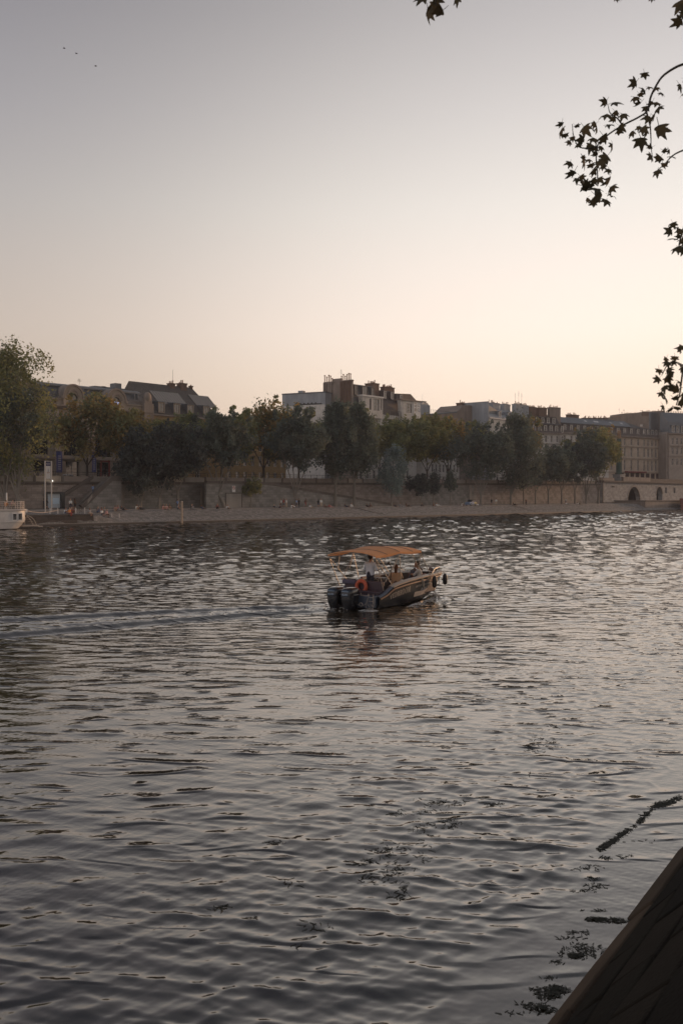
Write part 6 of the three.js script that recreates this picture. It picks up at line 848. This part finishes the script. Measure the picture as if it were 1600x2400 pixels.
  g = new G(); g.tube(br(.2, 4.4), .022, 6, 60); g.build('bow_rail', steel, t); g = new G(); for (const f of [4.9, 5.6, 6.2]) for (const s of [1, -1]) { const [yg, bg] = P(f); g.bar(V(f, yg + .03, s * (bg - .07)), V(f, yg + .27, s * (bg - .07)), .016); } g.build('rail_posts', steel, t); g = new G(); for (const [f, z] of [[5.5, -.3], [5.75, .12], [5.2, -.45], [6.0, -.1], [5.95, .2]]) g.add(new THREE.SphereGeometry(.085, 10, 8), new THREE.Matrix4().makeTranslation(f, 1.22, z)); g.build('bow_fittings', M([.12, .07, .05], { roughness: .4 }), t);
  g = new G(); g.tube([V(2.2, 1.0, -1.05), V(2.5, 1.35, -1.0), V(3.4, 1.38, -1.0), V(4.4, 1.38, -.85), V(4.9, 1.12, -.78)], .018, 6, 30); g.bar(V(3.4, 1.38, -1.0), V(3.3, 1.08, -1.06), .016); g.bar(V(2.8, 1.36, -1.0), V(2.7, 1.04, -1.06), .016); g.build('port_side_rail', steel, t);
  // awning: three bows, sagging fabric, valance
  const fa = [-.5, 1.3, 3.05], W = 1.16; const top = (f, z) => { const q = z / W, edge = table([[-.5, 2.15], [1.3, 2.25], [3.05, 2.21]], f)[0], crown = table([[-.5, .16], [.3, .18], [1.3, .19], [2.3, .19], [3.05, .16]], f)[0], sag = .02 * (Math.cos((f + .5) / 1.8 * Math.PI * 2) - 1) * (f < 1.3 ? 1 : .8); return edge + crown * (1 - Math.pow(Math.abs(q), 2.4)) + sag * .5; };
  const cloth = new THREE.MeshPhysicalMaterial({ color: new THREE.Color().setRGB(.92, .44, .2), roughness: .9, side: THREE.DoubleSide, transmission: .45, thickness: 0, bumpMap: texGrain, bumpScale: .004, specularIntensity: .2 });
  g = new G(); g.add(grid(44, 22, (u, v) => { const f = lerp(-.5, 3.05, u), z = lerp(-W, W, v); return V(f, top(f, z), z); })); for (const s of [1, -1]) g.add(grid(44, 3, (u, v) => { const f = lerp(-.5, 3.05, u); return V(f, top(f, s * W) - .10 * v * (.75 + .25 * Math.abs(Math.sin((f + .5) / 1.8 * Math.PI))), s * (W + .012 * Math.sin(v * 3))); })); for (const [f, dx] of [[-.5, -.02], [3.05, .02]]) g.add(grid(22, 2, (u, v) => V(f + dx * v, top(f, lerp(-W, W, u)) - .03 * v, lerp(-W, W, u)))); const aw = g.build('awning', cloth, t);
  for (const f of [.35, 1.3, 2.35]) { g = new G(); g.tube(Array.from({ length: 13 }, (_, i) => { const z = lerp(-W, W, i / 12); return V(f, top(f, z) + .006, z); }), .014, 5, 30); g.build('seam', trimM, aw); }
  const poles = [[[-.48, 2.05], [.85, .93]], [[-.45, 2.0], [.24, .72]], [[.3, 2.12], [.05, 1.5]], [[1.3, 2.12], [.35, 1.05]], [[1.3, 2.12], [1.6, 1.02]], [[1.28, 2.1], [.9, 1.5]], [[2.32, 2.14], [3.3, 1.16]], [[3.03, 2.12], [2.98, 1.16]], [[3.03, 2.1], [3.98, 1.14]]];
  for (const s of [1, -1]) for (const [a, b] of poles) { g = new G(); g.bar(V(a[0], a[1], s * W * .985), V(b[0], b[1], s * 1.06), .016, .016, 6); g.build('awning_pole', steel, aw); }
  for (const f of [-.5, 1.3, 3.05]) { g = new G(); g.tube(Array.from({ length: 13 }, (_, i) => { const z = lerp(-W, W, i / 12) * .985; return V(f, top(f, z) - .03, z); }), .018, 6, 30); g.build('awning_bow', steel, aw); }
  // outboards
  const cowlM = new THREE.MeshPhysicalMaterial({ color: new THREE.Color().setRGB(.012, .012, .014), roughness: .22, clearcoat: .6, clearcoatRoughness: .1 });
  for (const z of [-.56, .12]) {
    const ob = new THREE.Group(); ob.name = 'outboard_motor'; ob.position.set(-.78, 0, z); t.add(ob);
    const SE = [[-.1, .14, .2, .02], [.06, .2, .27, .0], [.25, .26, .34, 0], [.45, .285, .37, 0], [.62, .295, .385, 0], [.75, .285, .375, .01], [.82, .26, .34, .03], [.865, .2, .26, .05], [.885, .1, .13, .06], [.888, .0, .0, .06]];
    g = new G(); g.add(grid(28, SE.length - 1, (u, v) => { const [y, hw, hl, dx] = SE[Math.round(v * (SE.length - 1))], a = u * 6.2832, c = Math.cos(a), s = Math.sin(a), e = .62; return V(dx + Math.sign(c) * Math.abs(c) ** e * hl, y, Math.sign(s) * Math.abs(s) ** e * hw); })); cowlM.side = THREE.DoubleSide; g.build('cowling', cowlM, ob);
    g = new G(); g.rbox(.34, .5, .26, .06, new THREE.Matrix4().makeTranslation(.02, .02, 0)); g.rbox(.22, .5, .12, .05, new THREE.Matrix4().makeTranslation(.02, -.35, 0)); g.rbox(.6, .05, .3, .02, new THREE.Matrix4().makeTranslation(-.02, -.08, 0)); g.rbox(.3, .3, .3, .05, new THREE.Matrix4().makeTranslation(.4, .3, 0)); g.build('lower_leg', cowlM, ob);
    const cv = document.createElement('canvas'); cv.width = 128; cv.height = 192; const c = cv.getContext('2d'); c.fillStyle = '#15202c'; c.fillRect(0, 0, 128, 192); c.fillStyle = '#8fa2b4'; c.font = 'bold 60px sans-serif'; c.textAlign = 'center'; c.fillText('60', 64, 150); c.fillRect(18, 34, 92, 12); c.fillStyle = '#4d6076'; c.fillRect(40, 10, 48, 12); const tx = new THREE.CanvasTexture(cv); tx.colorSpace = THREE.SRGBColorSpace;
    const lg = grid(8, 6, (u, v) => { const y = lerp(.52, .8, v), [hw, hl, dx] = table(SE, y), a = Math.PI + lerp(.62, -.62, u), cc = Math.cos(a), s = Math.sin(a), e = .62; return V(dx + Math.sign(cc) * Math.abs(cc) ** e * hl - .006, y, Math.sign(s) * Math.abs(s) ** e * hw * 1.01); }); meshOf('rear_label', lg, new THREE.MeshStandardMaterial({ map: tx, roughness: .35, side: THREE.DoubleSide }), ob);
    for (const s of [1, -1]) { const gg = new G(); gg.rbox(.34, .035, .012, .005, new THREE.Matrix4().makeTranslation(.02, .6, s * .293)); gg.build('side_stripe', M([.22, .21, .2]), ob); }
  }
  // things hung on the boat
  const world = (f, y, z) => V(f, y, z).applyAxisAngle(UP, BOAT.turn).add(BOAT.o);
  { const lb = thing('lifebuoy', 'orange lifebuoy hung on the stern bench of the motor boat', 'lifebuoy', arr(world(.24, .84, -.02)), BOAT.turn); lb.rotation.set(0, BOAT.turn + Math.PI / 2, 0); g = new G(); g.add(new THREE.TorusGeometry(.225, .075, 12, 30)); g.build('ring', M([.5, .1, .05], { roughness: .6 }), lb); g = new G(); for (let i = 0; i < 4; i++) { const a = i * Math.PI / 2 + .78; g.add(new THREE.TorusGeometry(.079, .006, 5, 14), new THREE.Matrix4().makeRotationZ(a).multiply(new THREE.Matrix4().makeTranslation(.225, 0, 0)).multiply(new THREE.Matrix4().makeRotationX(Math.PI / 2))); } g.tube(Array.from({ length: 12 }, (_, i) => V(.3 * Math.cos(i * .5236), .3 * Math.sin(i * .5236), .01)), .008, 5, 40, true); g.build('grab_line', M([.45, .2, .12]), lb); }
  [[4.1, 1, 'black fender hanging on the right bow side of the motor boat', 1.2], [5.9, 1.2, 'black fender hanging at the very tip of the motor boat bow', 1.15]].forEach(([f, k, label, y]) => { const [yg, bg] = P(f), q = thing('boat_fender', label, 'fender', arr(world(f + (f > 5 ? .1 : 0), yg, bg + .17)), BOAT.turn, 'black fenders on the motor boat'); g = new G(); g.add(new THREE.LatheGeometry([[0, -.54], [.06, -.52], [.1, -.46], [.11, -.28], [.1, -.12], [.05, -.03], [0, -.02]].map(([x, yy]) => new THREE.Vector2(x, yy)), 16)); g.build('float', M([.018, .016, .016], { roughness: .5 }), q); g = new G(); g.tube([V(0, -.03, 0), V(-.02, .06, -.1), V(-.05, .1, -.24)], .014, 5, 10); g.build('lanyard', ropeM, q); });
  [[[3.05, 1.07, 1.14], [3.1, .85, 1.17], [3.25, .66, 1.14], [3.2, .84, 1.18], [3.1, 1.05, 1.15]], [[4.4, 1.12, .98], [4.45, .9, 1.02], [4.6, .78, .96], [4.62, .95, .98], [4.5, 1.1, .97]]].forEach((p, i) => { g = new G(); g.tube(p.map(([a, b, c]) => V(a, b, c + .03)), .017, 5, 24); g.build('rope_loop', ropeM, t); });
  g = new G(); g.tube([V(4.9, 1.2, .9), V(5.0, .95, .93), V(5.12, .62, .85)], .015, 5, 14); g.build('rope_loop', ropeM, t);

  // the three people aboard, each with separately modelled hands
  const hand = (w, dir, palmN) => {                           // five fingers, curled, from the wrist
    const out = [], d = dir.clone().normalize(), n = palmN.clone().normalize(), s = V().crossVectors(d, n).normalize(), b = (a, e, ra, rb) => out.push({ a, b: e, ra, rb, tag: 'skin', k: .008 }), o = (u, v, k) => w.clone().addScaledVector(d, u).addScaledVector(s, v).addScaledVector(n, k);
    b(w, o(.07, .012, 0), .022, .024); b(w, o(.07, -.014, 0), .022, .022);
    [[.034, .07, .92], [.012, .08, 1], [-.011, .075, .96], [-.032, .06, .85]].forEach(([v, L]) => { b(o(.07, v * .8, 0), o(.07 + L * .55, v, -.012), .0095, .009); b(o(.07 + L * .55, v, -.012), o(.07 + L * .85, v, -.045), .009, .0078); });
    b(o(.02, .03, 0), o(.055, .055, -.02), .012, .0105); b(o(.055, .055, -.02), o(.085, .056, -.04), .0105, .009); return out;
  };
  const aboard = (pose, f, y, z, turn, cols, label, extra = {}) => {
    const bones = skeleton({ ...POSE[pose], ...extra }), body = skin(bones, .021, .04), parts = [dye(body, cols)];
    (extra.arms ?? POSE[pose].arms).forEach(([, e, w, h]) => { const hd = skin(hand(V(...w), V().subVectors(V(...h), V(...w)), V(0, 1, .2)), .006, .008); parts.push(dye(hd, cols)); });
    const g2 = mergeGeometries(parts), m = meshOf('person', g2, bodyMat); m.position.copy(world(f, y, z)); m.rotation.y = BOAT.turn + Math.PI / 2 + turn; tag(m, label, 'person', 'people on the motor boat');
  };
  const sk = { skin: [.36, .2, .13], hair: [.02, .015, .012], shoes: [.05, .04, .04] };
  aboard('stand', 1.02, .37, -.1, 0, { ...sk, shirt: [.55, .6, .68], trousers: [.03, .03, .045] }, 'man in a loose pale blue-white shirt standing at the helm with his back turned', { arms: [[[.2, 1.38, 0], [.29, 1.12, .02], [.2, 1.06, .26], [.16, 1.06, .34]], [[-.2, 1.38, 0], [-.3, 1.12, .04], [-.16, 1.1, .28], [-.12, 1.1, .36]]], bare: true });
  aboard('knees', 2.3, .72, .35, .5, { ...sk, hair: [.09, .04, .022], shirt: [.42, .27, .16], trousers: [.12, .08, .06] }, 'brown-haired person in a tan top seated behind the awning pole amidships', { long: true, bare: true });
  aboard('knees', 4.0, .78, .55, 2.0, { ...sk, hair: [.05, .03, .022], shirt: [.52, .5, .47], trousers: [.1, .1, .12] }, 'person in a white shirt seated near the bow, facing back to the left', { bare: true });
  // foam thrown up around the hull
  const r = mulberry(55), fg = [], ico = plain(new THREE.IcosahedronGeometry(1, 1)), mm = new THREE.Matrix4(), dab = (f, z, sx, sy, up = 0) => { const p = world(f, 0, z); mm.compose(V(p.x, waterH(p.x, p.z) + up, p.z), new THREE.Quaternion().setFromEuler(new THREE.Euler((r() - .5) * .5, r() * 6.28, (r() - .5) * .5)), V(sx, sy, sx * (.5 + r()))); const g2 = ico.clone(); g2.applyMatrix4(mm); fg.push(g2); };
  for (let i = 0; i < 420; i++) { const u = Math.pow(r(), .7), f = lerp(5.7, 1.2, u), [, bg, bc] = P(f), z = bc + .08 + (5.7 - f) * .1 + r() * r() * .55; dab(f, z, .012 + .03 * r(), .003 + .007 * r(), r() * r() * .08 * (1 - u)); }
  for (let i = 0; i < 90; i++) { const f = lerp(5.9, 4.9, r()), [, , bc] = P(f); dab(f, bc + .05 + .22 * r(), .008 + .02 * r(), .006 + .014 * r(), .02 + .2 * r() * r()); }
  for (let i = 0; i < 220; i++) { const d = Math.pow(r(), 1.6) * 5.5, a = wakeAt(d), o = (r() + r() - 1) * (.85 + .1 * d); mm.compose(V(a.x + a.nx * o, waterH(a.x + a.nx * o, a.z + a.nz * o) + .004, a.z + a.nz * o), new THREE.Quaternion().setFromEuler(new THREE.Euler(0, r() * 6.28, 0)), V(.012 + .035 * r(), .003 + .004 * r(), .012 + .03 * r())); const g2 = ico.clone(); g2.applyMatrix4(mm); fg.push(g2); }
  for (let i = 0; i < 110; i++) dab(-.4 - .5 * r(), .55 + .7 * r(), .015 + .03 * r(), .004 + .006 * r());
  tag(meshOf('water_foam', mergeGeometries(fg), M([.55, .55, .53], { roughness: .6 })), 'white foam churned up along the hull and behind the outboards', 'foam', null, 'stuff');
}
function wakeAt(d) { for (let i = 0; i + 1 < WAKE.length; i++) { const dx = WAKE[i + 1][0] - WAKE[i][0], dz = WAKE[i + 1][1] - WAKE[i][1], L = Math.hypot(dx, dz); if (d <= L) return { x: WAKE[i][0] + dx * d / L, z: WAKE[i][1] + dz * d / L, nx: -dz / L, nz: dx / L }; d -= L; } return { x: WAKE[5][0], z: WAKE[5][1], nx: 0, nz: 1 }; }

// ---------- the moored houseboat at the left edge ----------
{
  const z0 = EYE * F / (1240 - HZ), X = (px) => xAt(px, z0), t = thing('moored_houseboat', 'white houseboat moored at the left edge, its rounded end lit pink by the sun', 'boat', [X(54), 0, -z0], TURN);
  // local x along the bank, the rounded end at x = 0, hull runs to negative x
  const white = M([.62, .6, .57], { map: texMottle, roughness: .5 }), L = 24, B = 2.3; const plan = (u) => { const k = Math.min(1, -u / 2.6 + .0); return B * Math.sqrt(Math.max(0, 1 - (1 - k) ** 2)); };
  const half = (x, y) => plan(x - lerp(.9, 0, clamp(y / 1.2)) * 1) * lerp(.84, 1, clamp(y / 1.0));
  const loop = (y, inset) => { const pts = []; for (let i = 0; i <= 20; i++) { const a = i / 20 * Math.PI / 2, x0 = -lerp(.95, .0, clamp(y / 1.1)) * .9 - inset; pts.push([x0 - 2.6 + 2.6 * Math.cos(Math.PI / 2 - a) - 0, (B - inset) * Math.cos(a) * lerp(.86, 1, clamp(y / 1.0))]); } return pts.map(([x, zz], i) => { const a = i / 20 * Math.PI / 2; return [x, zz, a]; }); };
  const ring = (y, inset = 0) => { const R2 = B - inset, sh = -lerp(1.1, 0, clamp(y / 1.3)) - inset, out = []; out.push([-L, R2]); for (let i = 0; i <= 24; i++) { const a = Math.PI / 2 - Math.PI * i / 24; out.push([sh - 2.4 + 2.4 * Math.max(0, Math.cos(a)), R2 * Math.sin(a)]); } out.push([-L, -R2]); return out; };
  const wallStrip = (ys, insets, name, ma) => { const rs = ys.map((y, i) => ring(y, insets[i])), n = rs[0].length - 1; const g = grid(n, ys.length - 1, (u, v) => { const i = Math.round(u * n), j = Math.round(v * (ys.length - 1)); return V(rs[j][i][0], ys[j], rs[j][i][1]); }); ma.side = THREE.DoubleSide; return meshOf(name, uvBox(plain(g)), ma, t); };
  const hull = wallStrip([.18, .5, .9, 1.3, 1.8, 2.3, 2.62], [.12, .05, .02, 0, 0, 0, .02], 'hull', white); wallStrip([-.6, -.2, .18], [.5, .3, .125], 'dark_bottom', M([.03, .025, .022]));
  wallStrip([2.62, 2.62, 2.85, 2.85], [.02, -.12, -.12, .1], 'deck_edge', M([.5, .46, .42]));
  let g = new G(); { const r0 = ring(2.8, .1), s = new THREE.Shape(r0.map(([x, zz]) => new THREE.Vector2(x, -zz))), sg = new THREE.ShapeGeometry(s); sg.rotateX(-Math.PI / 2); sg.translate(0, 2.8, 0); g.add(sg); } g.build('upper_deck', mat.deck, t);
  g = new G(); g.tube(ring(1.05, -.03).slice(1, -1).map(([x, zz]) => V(x, 1.05, zz)), .05, 6, 60); g.bar(V(-2.4, 1.05, B + .03), V(-L, 1.05, B + .03), .05); g.build('rubbing_strake', white, t);
  for (const px of [24.5, 33.5]) { const x = (px - 54) * z0 / F / .66, w = .26; g = new G(); g.box(x - w - .08, x + w + .08, 1.28, 2.3, B - .01, B + .05); const f = g.build('window_frame', mat.white, t); g = new G(); g.box(x - w, x + w, 1.38, 2.2, B + .03, B + .06); g.build('pane', mat.glass, f); }
  for (const [x, zz, ry] of [[-.32, 1.35, .65], [-8.6, B, 0]]) { const m = meshOf('porthole', new THREE.CylinderGeometry(.2, .2, .1, 18), mat.dark, t); m.position.set(x - .02, 1.85, zz); m.rotation.set(Math.PI / 2, 0, -ry); }
  g = new G(); const rr = ring(3, .12); for (let k = 0; k < 4; k++) { g.tube(rr.slice(1, -1).map(([x, zz]) => V(x, 3.0 + k * .28, zz)), k === 3 ? .04 : .025, 5, 50); g.bar(V(-2.5, 3.0 + k * .28, B - .12), V(-14, 3.0 + k * .28, B - .12), k === 3 ? .04 : .025); } rr.forEach(([x, zz], i) => { if (i % 3 === 1) g.bar(V(x, 2.8, zz), V(x, 3.86, zz), .035); }); for (let x = -4; x > -14; x -= 1.6) g.bar(V(x, 2.8, B - .12), V(x, 3.86, B - .12), .035); g.build('deck_railing', M([.6, .5, .42], { roughness: .5 }), t);
  g = new G(); g.bar(V(.12, .55, .3), V(.12, 2.5, .3), .05); g.box(-.4, 2.2, .38, .5, -.6, .6); g.box(2.1, 2.9, .28, .4, -.5, .5); g.build('boarding_platform', M([.5, .42, .35]), t); g = new G(); for (const zz of [-.45, .45]) g.tube([V(.3, 1.9, zz), V(.9, 1.75, zz), V(1.5, 1.25, zz), V(1.9, .5, zz)], .06, 6, 14); for (let i = 0; i < 5; i++) g.box(.5 + i * .3, .75 + i * .3, 1.55 - i * .26, 1.6 - i * .26, -.42, .42); g.build('curved_steps', M([.42, .36, .3]), t);
  g = new G(); g.bar(V(-3.1, 2.8, 1), V(-3.1, 5.1, 1), .09); g.build('white_post', mat.white, t); g = new G(); g.box(.02, .45, 2.35, 2.8, -.5, .5); g.build('winch_box', mat.white, t);
  const q = V(.3, 2.6, .2).applyAxisAngle(UP, TURN).add(V(X(54), 0, -z0)), e = bw(bankS(136, .5), .5, 2.5), rp = thing('mooring_rope', 'pale mooring rope running from the houseboat to the first white post', 'rope', arr(q)); g = new G(); const dd = e.clone().sub(q); g.tube(Array.from({ length: 9 }, (_, i) => dd.clone().multiplyScalar(i / 8).add(V(0, -.55 * Math.sin(Math.PI * i / 8) * .6, 0))), .045, 6, 30); g.build('line', M([.5, .42, .36]), rp);
  [[-2.2, .9, 'pink', 'beige', 'person in pink seated by the railing on the houseboat deck'], [-4.4, .6, 'black', 'navy', 'dark-clothed person on the houseboat deck at the left picture edge'], [-3.4, 1.2, 'orange', 'brown', 'person in orange in the middle of the houseboat deck'], [-1.4, .2, 'brown', 'black', 'brown-clad person at the rounded end of the houseboat deck']].forEach(([x, zz, a, b, label], i) => { pc++; const m = meshOf('person', dye(SK['knees' + i % 2], { shirt: C[a], trousers: C[b], skin: SKINS[i], hair: HAIR[i % 4], shoes: [.06, .05, .05] }), bodyMat); m.position.copy(V(x, 3.15, zz).applyAxisAngle(UP, TURN).add(V(X(54), 0, -z0))); m.rotation.y = TURN + i; tag(m, label, 'person', 'people on the houseboat'); const st = thing('deck_stool', `low stool under the houseboat passenger: ${label.replace(/ (seated|on|in the|at the) .*$/, '')}`, 'stool', arr(V(x, 2.8, zz).applyAxisAngle(UP, TURN).add(V(X(54), 0, -z0))), TURN); g = new G(); g.box(-.2, .2, .34, .4, -.2, .2); g.build('seat', mat.rail, st); for (const [lx, lz] of [[-.16, -.16], [.16, -.16], [-.16, .16], [.16, .16]]) { g = new G(); g.bar(V(lx, 0, lz), V(lx, .34, lz), .02); g.build('leg', mat.rail, st); } });
}
// ---------- cars, bicycle, red barge, birds ----------
function car(name, label, pos, turn, colA, colB, roofCol) {
  const t = thing(name, label, 'car', pos, turn); const low = [[-1.6, .3], [-1.62, .62], [-1.5, .8], [-.7, .86], [1.35, .84], [1.55, .7], [1.58, .32]], sh = (pts, w, ma, n) => { const s = new THREE.Shape(pts.map(([x, y]) => new THREE.Vector2(x, y))), e = new THREE.ExtrudeGeometry(s, { depth: w - .12, bevelEnabled: true, bevelSize: .06, bevelThickness: .06, bevelSegments: 2 }); e.translate(0, 0, -(w - .12) / 2); return meshOf(n, e, ma, t); };
  sh(low.filter(([x]) => x < .4).concat([[.4, .85], [.4, .3]]), 1.5, M(colA, { roughness: .35 }), 'body'); sh([[.42, .3], [.42, .85], ...low.filter(([x]) => x > .5)], 1.5, M(colB, { roughness: .35 }), 'rear_body');
  sh([[-.75, .88], [-.35, 1.32], [.95, 1.34], [1.3, .88]], 1.34, GLASS(), 'windows'); sh([[-.36, 1.33], [-.2, 1.42], [.8, 1.43], [.97, 1.33]], 1.36, M(roofCol), 'roof'); for (const [x, z] of [[-1.0, .7], [.95, .7], [-1.0, -.7], [.95, -.7]]) { const w = meshOf('wheel', new THREE.CylinderGeometry(.29, .29, .18, 18), mat.dark, t); w.rotation.x = Math.PI / 2; w.position.set(x, .29, z); const h = meshOf('hub', new THREE.CylinderGeometry(.15, .15, .19, 12), M([.5, .5, .5]), w); } for (const z of [-.5, .5]) { const h = meshOf('headlight', new THREE.SphereGeometry(.1, 10, 8), mat.white, t); h.position.set(-1.6, .62, z); } return t;
}
car('parked_car', 'small blue and yellow car with a dark roof parked on the lower quay', arr(bw(bankS(1103, 6), 6, 2.36)), TURN, [.17, .24, .36], [.52, .42, .16], [.03, .03, .03]);
car('street_car', 'white car driving on the upper street behind the quay parapet', arr(bw(bankS(156, 18), 18, 7.0)), TURN, [.6, .6, .58], [.6, .6, .58], [.6, .6, .58]);
{ const t = thing('parked_bicycle', 'dark bicycle leaning among the sitters on the ledge right of the rope post', 'bicycle', arr(bw(bankS(190, 1.1), 1.1, LOW)), TURN + .2), ma = mat.rail; for (const x of [-.5, .5]) { const w = meshOf('wheel', new THREE.TorusGeometry(.33, .025, 6, 22), ma, t); w.position.set(x, .35, 0); } let g = new G(); g.bar(V(-.5, .35, 0), V(-.35, .85, 0), .02); g.bar(V(-.35, .8, 0), V(.2, .78, 0), .02); g.bar(V(-.36, .78, 0), V(.05, .32, 0), .02); g.bar(V(.2, .85, 0), V(.05, .32, 0), .02); g.bar(V(.05, .32, 0), V(.5, .35, 0), .016); g.bar(V(.2, .8, 0), V(.5, .35, 0), .016); g.build('frame', ma, t); g = new G(); g.rbox(.26, .06, .12, .02, new THREE.Matrix4().makeTranslation(.2, .9, 0)); g.build('saddle', ma, t); g = new G(); g.bar(V(-.35, .85, 0), V(-.33, .98, 0), .018); g.bar(V(-.33, .98, -.28), V(-.33, .98, .28), .016); g.build('handlebar', ma, t); }
{ const s = bankS(1588, -1), t = bank('red_barge', 'dark red barge bow just entering at the right edge by the bridge', 'boat', s, -2, 0), ma = M([.16, .045, .03], { roughness: .5, side: THREE.DoubleSide }); let g = new G(); for (const k of [1, -1]) g.add(grid(14, 5, (u, v) => V(lerp(0, 26, u) - 1.2 * v * (1 - u), lerp(-.3, 3.2 + .9 * (1 - u), v), k * Math.min(2.4, 3.2 * Math.sqrt(u) * (.55 + .45 * v))))); g.build('hull', ma, t); g = new G(); g.add(grid(10, 2, (u, v) => V(lerp(0, 26, u) - 1.2 * (1 - u), 3.1 + .9 * (1 - u), lerp(-1, 1, v) * Math.min(2.4, 3.2 * Math.sqrt(u))))); g.build('deck', mat.dark, t); }
[[155.5, 120.5, .3, 'small dark bird, highest of three in the upper left sky'], [184, 132.5, -.4, 'small dark bird, middle of three in the upper left sky'], [228.5, 161.5, .8, 'small dark bird, lowest of three in the upper left sky']].forEach(([px, py, a, label], i) => {
  const t = thing('bird', label, 'bird', arr(at(px, py, 190)), a, 'birds in the upper left sky'); let g = new G(); g.add(new THREE.SphereGeometry(.09, 10, 8), new THREE.Matrix4().makeScale(2.1, 1, 1)); g.add(new THREE.SphereGeometry(.05, 8, 6), new THREE.Matrix4().makeTranslation(.2, .02, 0)); g.add(new THREE.ConeGeometry(.05, .16, 6), new THREE.Matrix4().makeRotationZ(1.57).setPosition(-.24, 0, 0)); g.build('body', mat.dark, t);
  for (const s of [1, -1]) { g = new G(); g.add(grid(6, 2, (u, v) => V(lerp(.08, -.1, v) * (1 - .7 * u) - .05 * u, .12 * Math.sin(u * 2.4) * (1 - i * .3), s * (.04 + .34 * u)))); const m = g.build('wing', M([.02, .02, .02], { side: THREE.DoubleSide }), t); }
});
renderer.render(scene, camera);
